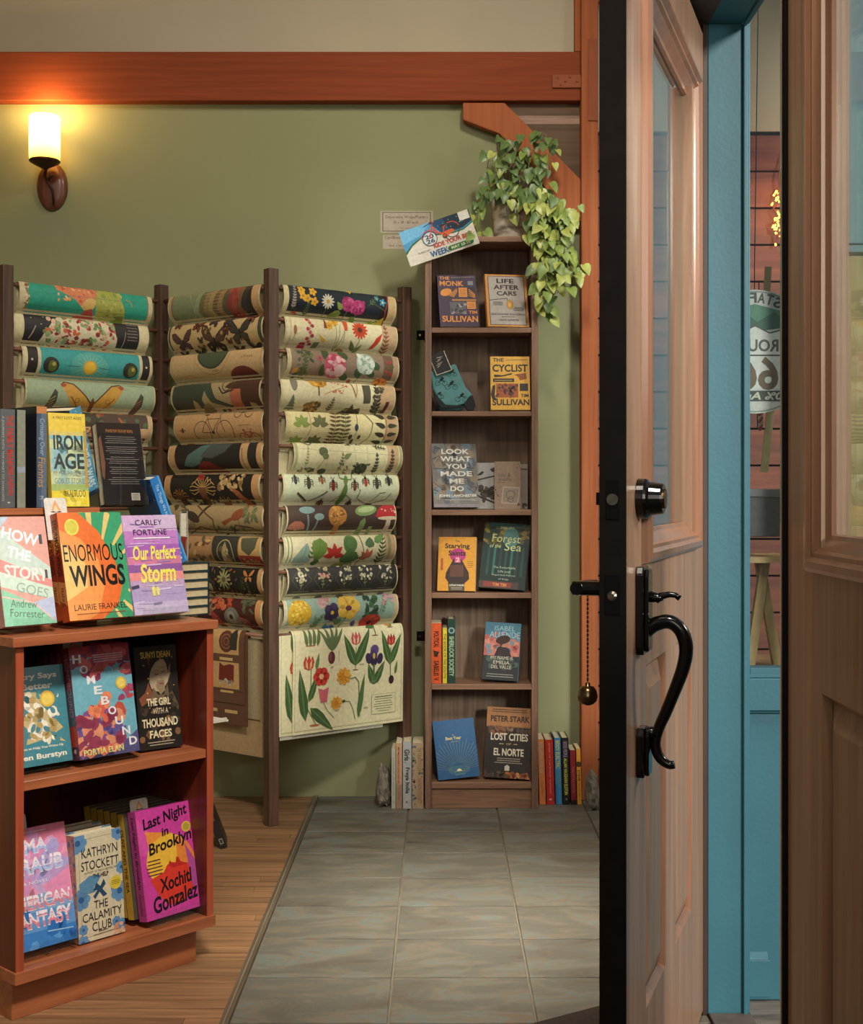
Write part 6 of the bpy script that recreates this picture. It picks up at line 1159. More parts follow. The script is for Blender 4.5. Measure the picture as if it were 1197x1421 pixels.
def k_storm(A):
    for y0, y1, c in ((.84, 1, '#c9a8d0'), (.70, .84, '#b87cc0'), (.58, .70, '#a05fb0'), (.50, .58, '#c97a9a'), (.42, .50, '#8a5a9a'), (.34, .42, '#d98a8c'), (.26, .34, '#b59ac0'), (.12, .26, '#a89ac4'), (0, .12, '#b9aecc')): A.R(0, y0, 1, y1, c)
    rd = rr(31)
    for i in range(34): x, y = rd.uniform(0, .8), rd.uniform(.02, .92); A.L([(x, y), (x + rd.uniform(.1, .35), y + rd.uniform(-.01, .02))], rd.uniform(.006, .016), rd.choice(['#c48ac8', '#9a68b4', '#d59ab5', '#c6b4d8', '#8a78b8', '#e0a8a0'] if y > .35 else ['#c9c0d8', '#968ab4', '#b0a4cc']))
    A.R(.6, .86, 1, 1, '#c5b0d0'); A.T('CARLEY', .48, .925, .50, .055, '#2e2440', 0); A.T('FORTUNE', .48, .825, .62, .055, '#2e2440', 0); A.L([(.16, .765), (.84, .765)], .014, '#e0d8e4'); c = '#e6dc62'; A.T('Our Perfect', .51, .615, .80, .145, c, 1, 0, 1, .18); A.T('Storm', .52, .41, .66, .19, c, 1, 0, 1, .18)
    A.M(.40, .23, [(-.02, -.05), (-.025, .03), (0, .05), (.02, .03), (.015, -.05)], '#d8d070'); A.M(.47, .235, [(-.015, -.05), (-.02, .02), (0, .045), (.02, .02), (.015, -.05)], '#ded884'); A.L([(.36, .10), (.52, .11)], .02, '#8478a0'); A.L([(.0, .27), (.14, .285)], .03, '#4a4060')
o, u, w, H, M = ubook('purple paperback with yellow script, front row of the unit top', 187.5, 262, 856.5, 718, .050, TOPZ, .026, '#a98cba', k_storm, 14, hard=False, group=TG); holder('clear stand under the purple paperback on the unit top', u, w, .050, TOPZ)
def k_how(A):
    A.R(0, 0, 1, 1, '#d0958a'); A.P([(0, .93), (.35, .78), (1, .52), (1, .40), (0, .62)], '#b7c8c0'); A.P([(0, .60), (1, .33), (1, .22), (0, .36)], '#bdd0c2'); A.P([(0, .34), (.5, .22), (1, .06), (1, 0), (0, 0)], '#7fc0a0'); A.P([(.55, .2), (1, .25), (1, .02)], '#a9b4d0'); A.P([(0, 1), (0, .84), (.3, 1)], '#a9bccb'); A.P([(0, .62), (1, .40), (1, .33), (0, .50)], '#d07f7c'); A.L([(0, .27), (.6, .2), (.95, .03)], .012, '#e0b0a8')
    A.T('HOW', .48, .815, .72, .11, '#f6f0f0', 1, -15); A.T('THE', .42, .655, .45, .10, '#f2f0f2', 1, -15); A.T('STORY', .52, .475, .86, .12, '#efd7d2', 1, -8); A.T('GOES', .6, .315, .62, .09, '#8aa394', 0, -15); A.T('Andrew', .40, .195, .5, .07, '#4c6a5c', 0, -6); A.T('Forrester', .45, .105, .66, .07, '#4c6a5c', 0, -6); A.R(.84, .74, .90, .83, '#2f2c36'); A.R(.88, .42, .93, .5, '#3a3038')
o, u, w, H, M = ubook('pastel pink and green novel with slanting white title at the left frame edge', 7.5, 79, 868, 716, .040, TOPZ, .026, '#c99a90', k_how, 13, group=TG); holder('clear stand under the pastel pink novel on the unit top', u, w, .040, TOPZ)
# partly hidden book at the far left bottom
ubook('dark blue book edge at the far left of the unit top front row', -46, -1, 874, 762, .045, TOPZ, .02, '#1f3a5c', None, 13, group=TG, stand=False)

# ---- books on the riser
def uspine(label, xl, xr, yb, yt, v, zs, depth, cover, sp, spc=None, hard=True, roll=0, yaw=0, spine='L', group='books standing on the riser box'):
    ur = up(xr, v); ul = up(xl, v); D = udepth(ur, v); t = ur - ul; H = (yb - yt) * D / F
    return book(label, depth, H, t, UM @ T_(ur, v, zs + .0008) @ RZ(yaw) @ RY(roll) @ RZ(90), cover, None, sp, spine, spc, hard, '#cbbfa2', group, rough=.3)
RV = RV0 + .012
uspine('charcoal spine with tall red lettering, leftmost on the riser box', 0.0, 20.5, 697.5, 561, RV, RZT, .15, '#26282a', lambda A: (A.R(0, 0, 1, 1, '#55585a'), A.T('THE FAMILY MAN', .66, .70, .48, .45, '#b0332a', 1, -90), A.T('JAMES LASDUN', .66, .30, .34, .45, '#b0332a', 1, -90), A.T('A JOURNEY INTO THE HEART OF DARKNESS', .18, .5, .86, .16, '#a9a69e', 0, -90), A.M(.6, .05, [(-.02, .01), (-.006, -.005), (.02, .01)], '#c9c4b8')))
uspine('plain grey green spine between the charcoal and navy spines', 23.5, 35, 697.5, 562, RV, RZT, .15, '#3a4038', lambda A: (A.R(0, 0, 1, 1, '#7f8474'), A.R(0, .36, 1, .42, '#8c94a4')))
def rear(A):
    pass
o = uspine('navy blue hardback with orange script spine on the riser box', 50.5, 64.5, 698, 558, RV + .004, RZT, .16, '#1b1d26', lambda A: (A.R(0, 0, 1, 1, '#5a6a80'), A.R(0, 0, .45, 1, '#46566c'), A.T('Crossing Over', .5, .70, .36, .6, '#9aa9b8', 0, -90, 1, .1), A.T('Fiennes', .5, .35, .3, .7, '#b58a4a', 0, -90, 1, .2), A.T('M', .5, .1, .03, .4, '#b9c0c4', 0, -90), A.R(0, .93, 1, 1, '#b57a4a')), spc='#5a6a80')
# text lines on its dark back cover
b = MB(); A = Art(.16, .20, .4)
for k in range(6): A.lines(.35, .85, .86 - k * .13, .95 - k * .13, 3, '#8a8c90', .006, .4, rr(40 + k))
t_ = up(64.5, RV + .004) - up(50.5, RV + .004); A.emit(b, lambda x, z, q: (x, t_ + .0004 + q, z)); b.build('back_cover_text', o)
uspine('charcoal spine with large cream capitals beside the yellow face out book', 66.5, 80.5, 692, 566, RV + .016, RZT, .15, '#3a3a3a', lambda A: (A.R(0, 0, 1, 1, '#4a4a4a'), A.T('WOMAN', .40, .82, .24, .38, '#d8c09a', 1, -90), A.T('DOWN', .78, .80, .14, .3, '#d8c09a', 1, -90), A.lines(.2, .8, .44, .64, 5, '#b9b3a6', .008), A.T('NIMA', .4, .14, .18, .36, '#d8b080', 1, -90), A.T('RINA', .78, .16, .2, .3, '#d8b080', 1, -90)), hard=False)
def k_iron(A):
    A.R(0, 0, 1, 1, '#9dbab0'); A.R(0, .79, 1, 1, '#d9bf4c'); A.R(0, .70, 1, .80, '#c9bc70'); A.R(0, .66, 1, .76, '#7fb5c0'); A.blobs(.05, .9, .3, .7, 10, ['#a9c8bc', '#8ab0b8', '#bcc8a0'], .05, .1, 33); A.R(0, .15, 1, .24, '#9ab06a'); A.R(0, 0, 1, .17, '#d8c640'); A.blobs(.1, .9, .02, .16, 5, ['#e3d468', '#c0b03c'], .03, .06, 34)
    A.T('A FREY LOST AGES', .5, .95, .78, .03, '#5a5230', 0); c = '#3c4440'; A.T('IRON', .5, .685, .80, .16, c, 1); A.T('AGE', .5, .485, .84, .17, c, 1); A.T('MY METAPHALIC YEARS', .52, .355, .9, .055, '#6a7a70', 0); A.T('GOBLET STORIES', .52, .275, .86, .055, '#6a7a70', 0); A.T('SALTUDO', .66, .14, .5, .07, '#5a5230', 0); A.R(.93, .2, 1, .82, '#b5913c')
ubook('yellow and pale blue novel with tall grey title on the riser box', 73, 124, 711, 579.5, RV - .012, RZT, .022, '#c9b048', k_iron, 6, yaw=-4, hard=False, group='books standing on the riser box', stand=False)
o = uspine('large black hardback with speckled light blue spine leaning left on the riser', 117, 138, 672, 549, RV + .045, RZT + .038, .17, '#15171b', lambda A: (A.R(0, 0, 1, 1, '#4f8fae'), A.blobs(.05, .95, .02, .98, 40, ['#7fb8cc', '#2f6a8c', '#a5ccd4'], .006, .016, 35), A.T('LOVE AND OTHER WARS', .5, .5, .8, .62, '#c3d8dc', 1, -90), A.R(0, 0, 1, .05, '#1c2a3c')), spc='#4f8fae', roll=-19, yaw=18)
# two light blue books lying flat under it
def uflat(label, xl, xr, v, z, t, depth, cover, sp=None, group=None, spine='L', page='#c9c0a0'):
    u0, u1 = up(xl, v), up(xr, v); return book(label, u1 - u0, depth, t, UM @ T_(u0, v, z + t + .0003) @ RX(-90), cover, None, sp, spine, cover, True, page, group, rough=.35)
def ublue(label, z, t):
    ur, ul = up(153, RV), up(116, RV); return book(label, .14, ur - ul, t, UM @ T_(ul + .0, RV, z + .0004) @ T_(0, 0, 0) @ RZ(90) @ RX(90) @ T_(0, 0, -(ur - ul)) @ T_(0, -t, 0), '#5f9ac0', None, lambda A: (A.R(0, 0, 1, 1, '#5f9ac4'), A.R(0, 0, .08, 1, '#2c4a6a'), A.T('MAHAJAN', .5, .5, .5, .5, '#2c4258', 0, -90), A.T('A', .5, .9, .06, .4, '#d0dce0', 0, -90)), 'L', '#5f9ac4', True, '#cbbfa2', 'light blue books lying flat on the riser', rough=.35)
ublue('lower light blue book lying flat under the speckled black hardback', RZT, .018); ublue('upper light blue book lying flat under the speckled black hardback', RZT + .0188, .017)
# black book turned back to front on a clear easel
def k_back(A):
    A.R(0, .86, 1, 1, '#2c2420'); A.T('PRAISE FOR TOUR BY BORIS', .5, .90, .62, .035, '#b5793c', 0); A.P([(0, .8), (.06, .84), (.1, .5), (.05, .3), (0, .35)], '#6a4a3a')
    for k in range(5): A.lines(.12, .9, .74 - k * .125, .84 - k * .125, 4, '#7f7a74', .006, .3, rr(50 + k))
    A.R(.62, .05, .82, .14, '#b9b3a6'); A.lines(.64, .80, .06, .13, 4, '#2a2622', .006, 0, rr(1))
o, u, w, H, M = ubook('black book standing back to front on a clear easel on the riser', 146, 206, 713, 597.5, RV + .012, RZT, .03, '#231f1e', k_back, 12, yaw=-4, spine='R', sp=lambda A: (A.R(0, 0, 1, 1, '#8f8c88'), A.R(0, .0, 1, .45, '#b5763c'), A.T('BARNES', .5, .75, .34, .5, '#d8d2c4', 1, -90), A.T('TOUR BY BOAT', .5, .25, .34, .5, '#e0cfae', 0, -90)), spc='#8f8c88', group='books standing on the riser box', stand=False)
ez = MB(); ez.box(.02, -.020, 0, .115, .12, .003, ACRYL); ez.box(.02, -.0235, 0, .115, -.0205, .018, ACRYL)
ea = tag(ez.build('book_easel', M=UM @ T_(u, RV + .012 - .012, RZT + .0004) @ RZ(-4)), 'clear easel plate under the black back to front book on the riser', 'book stand')
ez = MB(); q = [(.028, 0), (.040, .118), (.108, .118), (.124, 0)]
for (x0, z0), (x1, z1) in zip(q[:-1], q[1:]): ez.tube([(x0, 0, z0), (x1, 0, z1)], .0018, ACRYL, 6)
ez.prism(q, .0025, .004, ACRYL); ez.tube([(.098, -.001, 0), (.104, -.001, .118)], .0016, ACRYL, 6)
tag(ez.build('book_easel', M=UM @ T_(u - .012, RV - .030, RZT + .0065) @ RZ(-4) @ RX(-12)), 'empty clear easel standing in front of the black back to front book', 'book stand')

# ---- stack of teal hardbacks at the right end, with a leaning blue book on top
SV = .125; hs_ = .0222; SG = 'teal hardbacks stacked flat at the right end of the unit top'
ords = ['bottom', 'second from the bottom', 'third from the bottom', 'third from the top', 'second from the top', 'topmost']
src = None
for k in range(6):
    z = TOPZ + .0006 + k * (hs_ + .0002); u0, u1 = up(216, SV), up(290, SV); M = UM @ T_(u0, SV, z + hs_) @ RX(-90); lab = 'teal hardback, %s of the flat stack on the unit top' % ords[k]
    if src is None: src = book(lab, u1 - u0, .20, hs_, M, '#22383c', None, lambda A: A.R(0, 0, 1, 1, '#1c2c34'), 'R', '#1c2c34', True, '#bfae88', SG, rough=.35)
    else: copyone(src, M, lab)
ZS = TOPZ + 6 * (hs_ + .0002) + .001
ez = MB(); ez.box(0, 0, 0, .085, .10, .003, ACRYL); ez.tube([(.012, 0, .004), (.085, -.006, .013)], .0028, ACRYL, 6)
tag(ez.build('book_easel', M=UM @ T_(up(236, SV + .01), SV + .01, ZS)), 'clear plate on top of the teal stack that holds up the leaning blue book', 'book stand')
wr = MB(); WM = paint('clear_wire', '#b9b5aa', .15, .05, 40, metal=.4)
pz = lambda du_, z: (du_, 0, z)
wr.tube([pz(0, 0), pz(0, .125), pz(.022, .128), pz(.024, .060), pz(.0235, 0)], .0018, WM, 6); wr.tube([pz(.001, .062), pz(.023, .060)], .0015, WM, 6); wr.box(.002, .003, .062, .022, .0042, .122, ink('#c9c2ae'))
tag(wr.build('wire_easel', M=UM @ T_(up(250, SV + .10), SV + .10, ZS + .002)), 'small wire easel with a white card behind the leaning blue book', 'book stand')
D = udepth(up(258, SV + .02), SV + .02); H = 116 * D / F
book('bright blue hardback leaning left on top of the teal stack', .13, H / math.cos(math.radians(24)), .030, UM @ T_(up(260, SV + .02), SV + .02, ZS + .006) @ RZ(2) @ RY(-23) @ RZ(90), '#1d4f86', None, lambda A: (A.R(0, 0, 1, 1, '#2f7ac0'), A.R(.8, 0, 1, 1, '#5aa0d8'), A.T('The Things We Never Say', .45, .66, .52, .42, '#c5dcea', 0, -90), A.T('ELIZABETH STROUT', .45, .25, .3, .36, '#c5dcea', 0, -90), A.E(.45, .06, .012, .012, '#c5dcea')), 'L', '#2f7ac0', True, '#cbbfa2')

# ---- shelf talkers: white rounded cards with a small flame mark
def talker(label, u, v, z, w=.052, h=.075, lean=12, M=None):
    b = MB(); r = .007; pts = [(0, 0), (w, 0), (w, h - r), (w - r * .3, h - r * .3), (w - r, h), (r, h), (r * .3, h - r * .3), (0, h - r)]; b.prism(pts, 0, .0008, ink('#cfccc6', .5)); A = Art(w, h, .5)
    for c, s in (('#d99a6a', 1.0), ('#e8c39a', .55)): A.M(.5, .70, [(-.12, 0), (-.06, .13), (0, .25), (.06, .13), (.12, 0)], c, s)
    A.M(.5, .665, [(-.16, 0), (-.08, .02), (0, -.005), (.08, .02), (.16, 0), (.08, -.015), (-.08, -.015)], '#5a3a34'); A.T('BOOKS', .5, .58, .5, .06, '#5a5048', 1); A.T('STAFF PICK', .5, .48, .6, .045, '#8a8078', 0)
    A.emit(b, lambda x, y, q: (x, -.0003 - q, y)); return tag(b.build('shelf_talker', M=M if M is not None else UM @ T_(u, v, z) @ RX(-lean)), label, 'card', 'white shelf talker cards')
talker('white card with an orange sketch standing behind the orange and green sun novel', 0, 0, 0, w=.058, h=.10, M=WM_ @ T_(-.012, .0283, WH_ - .058))
# ---- middle shelf
MG = 'face out novels on the middle shelf of the unit'
def k_home(A):
    A.R(0, 0, 1, 1, '#6aa5b5'); A.R(0, .9, 1, 1, '#9a3a48'); A.blobs(0, 1, .72, .98, 9, ['#a8404a', '#7a3050', '#c05a5a'], .05, .09, 61); A.R(0, 0, 1, .1, '#3a3a58'); A.blobs(.0, .75, .05, .4, 16, ['#b5503f', '#7a4a80', '#c9705a', '#5a5088', '#d08a6a', '#8a3a50'], .04, .09, 62); A.blobs(.25, .55, .32, .58, 6, ['#c9604a', '#d9805a'], .04, .07, 63); A.blobs(.75, 1, .5, .62, 4, ['#b5484c', '#9a4a6a'], .03, .05, 64); A.P([(.55, 0), (1, 0), (1, .2), (.8, .12)], '#54507c')
    for i, c in enumerate('HOMEBOUND'): A.T(c, .11 + i * .099, .89 - i * .0985, .135, .075, '#d9dadc', 1)
    A.T('A NOVEL', .78, .76, .24, .03, '#d8cfc0', 0); A.lines(.35, .9, .84, .92, 4, '#c9a0a8', .010, .2, rr(3)); A.E(.80, .635, .058, .058, '#c9b04c'); A.E(.8, .635, .04, .04, '#ddc566'); A.T('PORTIA ELAN', .40, .055, .66, .055, '#d8cc7a')
def sp_home(A):
    A.R(0, 0, 1, 1, '#54303f'); A.R(0, .62, 1, 1, '#7f3038'); A.R(0, .3, 1, .62, '#4f5560'); A.R(0, .12, 1, .3, '#a83a2a'); A.T('HOMEBOUND', .5, .66, .56, .55, '#9a7a80', 0, -90); A.E(.5, .08, .02, .02, '#c9a08a')
lb = ['second copy of the red and blue cloud novel, spine just behind the front copy', 'third copy of the red and blue cloud novel counted from the front', 'fourth copy of the red and blue cloud novel counted from the front', 'rearmost copy of the red and blue cloud novel in its row']
oh, u, w, H, M = ubook('front copy of the novel with red clouds, blue sky and stepped white letters', 111, 194, 1062, 908, .03, MIDZ, .028, '#8a4a5a', k_home, 11, sp=sp_home, spc='#4a2430', n=5, labs=lb, group=MG, cop=.001)
holder('clear stand under the red cloud novels on the middle shelf', u, w, .03, MIDZ, d=.17); talker('white flame card behind the front red cloud novel on the middle shelf', 0, 0, 0, M=M @ T_(.004, .0281, H - .052))
def k_poet(A):
    A.R(0, 0, 1, 1, '#3f7f8c'); A.T('Poetry Says', .44, .895, .88, .075, '#ddd8c8'); A.T('It Better', .44, .80, .70, .065, '#ddd8c8'); A.P([(.3, .75), (.5, .74), (.58, .6), (.9, .35), (.75, .3), (.92, .2), (.6, .26), (.25, .22), (.32, .36), (.2, .45), (.38, .5)], '#b9a878'); A.blobs(.3, .82, .24, .72, 18, ['#d6cdb8', '#e3ddcc', '#4a7f88', '#a8905a'], .03, .06, 65); A.E(.68, .66, .085, .085, '#cfa93a'); A.E(.68, .66, .065, .065, '#dcc05a'); A.T('Poems to Help You Wake Up', .48, .175, .78, .03, '#d8d4c4'); A.T('Ellen Burstyn', .47, .085, .88, .07, '#ddd8c8')
o, u, w, H, M = ubook('blue green hardback with a gold disc and torn paper picture, left on the middle shelf', 18.5, 101, 1071, 935, .050, MIDZ, .024, '#3f7f8c', k_poet, 12, group=MG)
holder('clear stand under the blue green hardback on the middle shelf', u, w, .050, MIDZ, d=.06)
def k_girl(A):
    A.R(0, 0, 1, 1, '#25221f'); A.P([(.3, .95), (.34, .7), (.2, .55), (.05, .5), (.1, .42), (.34, .48), (.52, .52), (.5, .6), (.4, .72), (.38, .9)], '#7a4a34'); A.P([(.78, .92), (.74, .7), (.78, .5), (.95, .35), (.98, .4), (.84, .55), (.84, .8)], '#5c4a38'); A.P([(.30, .62), (.34, .86), (.5, .95), (.72, .92), (.84, .76), (.86, .55), (.74, .52), (.4, .52)], '#2e2722'); A.E(.57, .71, .165, .105, '#a8967c', 68); A.P([(.46, .60), (.56, .52), (.68, .56), (.66, .66), (.5, .66)], '#8a7860'); A.L([(.455, .725), (.50, .715), (.54, .728)], .009, '#4a3a30'); A.L([(.62, .745), (.66, .738), (.695, .752)], .009, '#4a3a30'); A.L([(.45, .757), (.50, .765), (.55, .757)], .006, '#6a5848'); A.L([(.62, .775), (.66, .785), (.70, .778)], .006, '#6a5848'); A.P([(.575, .75), (.60, .672), (.635, .672), (.61, .68)], '#8c7a62'); A.E(.60, .628, .030, .010, '#7f4a40'); A.P([(.42, .82), (.5, .875), (.66, .88), (.74, .82), (.78, .72), (.82, .84), (.68, .95), (.46, .93)], '#2b2420'); A.P([(.4, .6), (.5, .52), (.64, .52), (.74, .62), (.78, .45), (.3, .45)], '#6a5844'); A.blobs(.05, .95, .05, .5, 10, ['#3a332c', '#463a30', '#7a5a3c'], .02, .05, 66); A.blobs(.15, .9, .38, .95, 10, ['#b5843c', '#c9a050'], .006, .012, 67)
    A.T('SUNYI DEAN', .50, .915, .70, .065, '#c9b04a'); c = '#d6c9a6'; A.T('THE GIRL', .50, .455, .56, .075, c); A.T('WITH A', .53, .365, .36, .055, c, 0); A.T('THOUSAND', .50, .255, .84, .085, c); A.T('FACES', .50, .145, .52, .075, c); A.lines(.12, .88, .03, .08, 2, '#9a9078', .010)
o, u, w, H, M = ubook('black hardback with a pale gold woman portrait, right on the middle shelf', 195, 253.5, 1045, 903, .075, MIDZ, .03, '#1f1c1a', k_girl, 9, yaw=-8, group=MG, stand=False)
# ---- bottom shelf
BG = 'face out novels on the bottom shelf of the unit'
def k_straub(A):
    for y0, y1, c in ((.82, 1, '#dd7f9c'), (.66, .82, '#d68ab5'), (.55, .66, '#b99acb'), (.44, .55, '#c3a5cf'), (.3, .44, '#7fa5cf'), (.14, .3, '#5f94cc'), (0, .14, '#3f7fc4')): A.R(0, y0, 1, y1, c)
    A.blobs(0, 1, .4, .95, 9, ['#e29ab4', '#cf8fc0', '#d9a5cf', '#a9a0d4'], .05, .1, 71); A.P([(.55, .5), (1, .62), (1, .35), (.7, .36)], '#e08fb8'); A.blobs(0, 1, 0, .3, 6, ['#5a9ad6', '#3070b8'], .05, .1, 72)
    for s, x, y, w_, h_ in (('EMMA', .36, .845, .66, .13), ('STRAUB', .44, .685, .94, .14), ('AMERICAN', .47, .38, .98, .125), ('FANTASY', .50, .235, .90, .14)):
        top = y > .5; A.T(s, x, y, w_, h_, '#efe6ee', 1); A.T(s, x, y - .012, w_, h_ * .72, '#a9c0ea' if top else '#d9838f', 1); A.T(s, x, y + .004, w_ * .97, h_ * .34, '#e0d8ec' if top else '#e6d0dc', 1)
    A.T('A NOVEL', .45, .545, .4, .025, '#e6e0ea', 0); A.L([(.2, .97), (.7, .965)], .008, '#e8c3d0'); A.L([(.55, .12), (.95, .1)], .008, '#a9cdea')
o, u, w, H, M = ubook('pink and blue hardback with fat white letters, left on the bottom shelf', 18.5, 108, 1332, 1170, .050, BOTZ, .026, '#c98ab0', k_straub, 13, group=BG)
holder('clear stand under the pink and blue hardback on the bottom shelf', u, w, .050, BOTZ, d=.06); talker('white flame card standing behind the pink and blue hardback', 0, 0, 0, M=M @ T_(.03, .0268, H - .075), h=.11)
def k_calam(A):
    A.R(0, 0, 1, 1, '#cdc2a4')
    for q in ((.07, .04, .075, .96), (.925, .04, .93, .96), (.07, .04, .93, .043), (.07, .955, .93, .958)): A.R(*q, '#6a6250')
    for x, y, r in ((.06, .93, .10), (.08, .40, .10), (.95, .96, .08), (.92, .40, .10), (.97, .08, .06), (.98, .62, .06), (.1, .12, .05), (.82, .12, .05), (.08, .0, .07)): A.flower(x, y, r, '#5f8cb5', '#33598a', 7, .7, .3)
    A.leaf(.05, .55, .2, -30, '#5a88a8', .5); A.leaf(.16, .52, .2, 20, '#5a88a8', .5); A.blobs(.72, .95, .02, .1, 4, ['#c58a6a', '#d0a585'], .02, .03, 73)
    A.T('KATHRYN', .52, .825, .78, .085, '#26242a', 0); A.T('STOCKETT', .52, .705, .82, .085, '#26242a', 0); A.T('AUTHOR OF THE #1 BESTSELLER', .52, .638, .7, .022, '#6a6250', 0); A.T('THE HELP', .52, .595, .34, .04, '#26242a')
    A.P([(.34, .46), (.42, .53), (.5, .49), (.58, .55), (.62, .5), (.54, .46), (.64, .40), (.56, .385), (.48, .44), (.38, .38), (.34, .41), (.44, .46)], '#2c4a66'); A.E(.84, .49, .065, .065, '#d0b83c'); A.lines(.74, .94, .47, .515, 3, '#7a6a20', .006, .2)
    A.T('THE', .50, .325, .30, .075, '#26242a', 0); A.T('CALAMITY', .52, .225, .86, .08, '#26242a', 0); A.T('CLUB', .50, .125, .42, .085, '#26242a', 0); A.L([(.42, .075), (.62, .075)], .008, '#6a6250'); A.L([(.3, .05), (.75, .055)], .005, '#8a8068')
def sp_calam(A):
    A.R(0, 0, 1, 1, '#a57a64'); A.blobs(0, 1, .03, .98, 10, ['#4f6f94', '#b5907a', '#3f5a7c', '#8a5a50'], .02, .035, 74); A.R(.28, .34, .72, .84, '#b58a72'); A.T('THE CALAMITY CLUB', .5, .6, .42, .25, '#4a3028', 0, -90)
ubook('cream novel with blue flowers and thin black title, front of its row of three', 110, 173.5, 1303, 1156, .045, BOTZ, .040, '#cdc2a4', k_calam, 5, sp=sp_calam, spc='#a57a64', n=3, labs=['middle copy of the cream novel with blue flowers, only its top showing', 'rear copy of the cream novel with blue flowers at the back of its row'], group=BG, stand=False, page='#d8cdb0')
def k_last(A):
    A.R(0, 0, 1, 1, '#c23f94'); A.P([(.0, .6), (0, .95), (.3, .7), (.5, .5)], '#cf4fa0'); A.P([(.12, .8), (.55, .74), (.72, .52), (.66, .2), (.32, .12), (.2, .4)], '#dd8a3c'); A.E(.46, .50, .26, .24, '#e0b23c'); A.P([(.6, .7), (.8, .62), (.92, .45), (.9, .3), (.7, .18), (.6, .3)], '#d9803a'); A.P([(.12, .36), (.35, .40), (.42, .46), (.55, .46), (.7, .44), (.9, .36), (.84, .2), (.6, .08), (.36, .1), (.22, .22)], '#cc3a2c'); A.P([(.74, .62), (1, .3), (1, .15), (.8, .2)], '#a84a90')
    A.P([(.44, .45), (.46, .49), (.5, .47), (.56, .46), (.58, .51), (.62, .5), (.64, .46), (.7, .44), (.8, .42), (.5, .42)], '#b52c28'); c = '#1f1a20'
    A.T('Last Night', .47, .885, .76, .135, c, 1, 8, 1, .2); A.T('in', .44, .765, .12, .075, c, 1, 8, 1, .2); A.T('Brooklyn', .51, .645, .74, .14, c, 1, 8, 1, .2); A.T('Xochitl', .53, .30, .56, .13, c, 1, 6, 1, .2); A.T('Gonzalez', .50, .145, .76, .15, c, 1, 6, 1, .2); A.E(.80, .765, .055, .05, '#c9b03c'); A.E(.8, .765, .04, .036, '#a8943a'); A.lines(.08, .34, .38, .54, 5, '#4a2030', .010, .2, rr(2))
def sp_last(A): A.R(0, 0, 1, 1, '#a83f80'); A.T('Last Night in Brooklyn', .5, .62, .66, .45, '#3a1c34', 1, -90, 1, .1); A.T('Gonzalez', .5, .15, .2, .4, '#3a1c34', 0, -90)
o, u, w, H, M = ubook('magenta hardback with orange sun and black brush script on the bottom shelf', 204.5, 287, 1278, 1130, .022, BOTZ, .030, '#b83f8c', k_last, 11, sp=sp_last, spc='#a83f80', group=BG, yaw=2)
holder('clear stand under the magenta hardback on the bottom shelf', u, w, .022, BOTZ, d=.20); talker('white flame card behind the magenta hardback on the bottom shelf', 0, 0, 0, M=M @ T_(.010, .031, H - .048))
lb = ['%s yellow paperback behind the magenta hardback on the bottom shelf' % s for s in ('second', 'third', 'fourth', 'fifth', 'rearmost')]
ub = u - .012; YBK = dict(t=.024)
M0 = lambda k: UM @ T_(ub - .002 * k, .058 + .0262 * k, BOTZ + .013 + .006) @ RX(-11)
y1 = book('foremost yellow paperback behind the magenta hardback, its spine showing', w * .97, H * .965, .024, M0(0), '#4a4536', None, lambda A: (A.R(0, 0, 1, 1, '#c9a23c'), A.T('OLIVE AND THE SEA', .5, .55, .6, .5, '#4a3a1c', 1, -90)), 'L', '#c9a23c', False, '#c9bfa0', 'yellow paperbacks behind the magenta hardback', rough=.4)
for k in range(1, 6): copyone(y1, M0(k), lb[k - 1])

# ---------------------------------------------------------------- leaflet holder and magazine behind the unit
WP = ink('#c9c3b4', .4); z0 = .578
b = MB(); b.box(0, 0, 0, .066, .16, .004, WP); b.box(0, 0, .0045, .003, .16, .08, WP); b.tube([(.066, -.001, .002), (.066, .161, .002)], .0032, WP, 8); b.box(.003, -.0005, .0042, .064, .003, .010, WP)
tag(b.build('leaflet_tray', M=UM @ T_(UL + .0006, .03, z0)), 'white leaflet tray fixed to the right side of the cherry display unit', 'tray')
b = MB(); b.box(0, 0, 0, .0016, .11, .085, ink('#5a6a44', .5)); b.box(.0017, .006, .006, .0022, .104, .079, ink('#b9b58a', .5)); tag(b.build('leaflet', M=UM @ T_(UL + .034, .05, z0 + .0055) @ RY(-20)), 'green leaflet leaning in the white tray on the cherry display unit', 'leaflet')
DFB = 1.15 * F / (1178 - HY); p = px(309, 0, DFB); book('black book leaning on the planks against the right side of the cherry unit', .12, .155, .024, T_(p.x + .014, DFB, .0095) @ RZ(9.5) @ RY(-21) @ RZ(90) , '#1d1a19', None, lambda A: (A.R(.25, .08, .75, .2, '#8f877a'), A.R(.35, .1, .65, .18, '#2a2624'), A.T('A TIME', .5, .72, .25, .4, '#8f877a', 0, -90)), 'L', '#1d1a19', False, '#b9ad94')

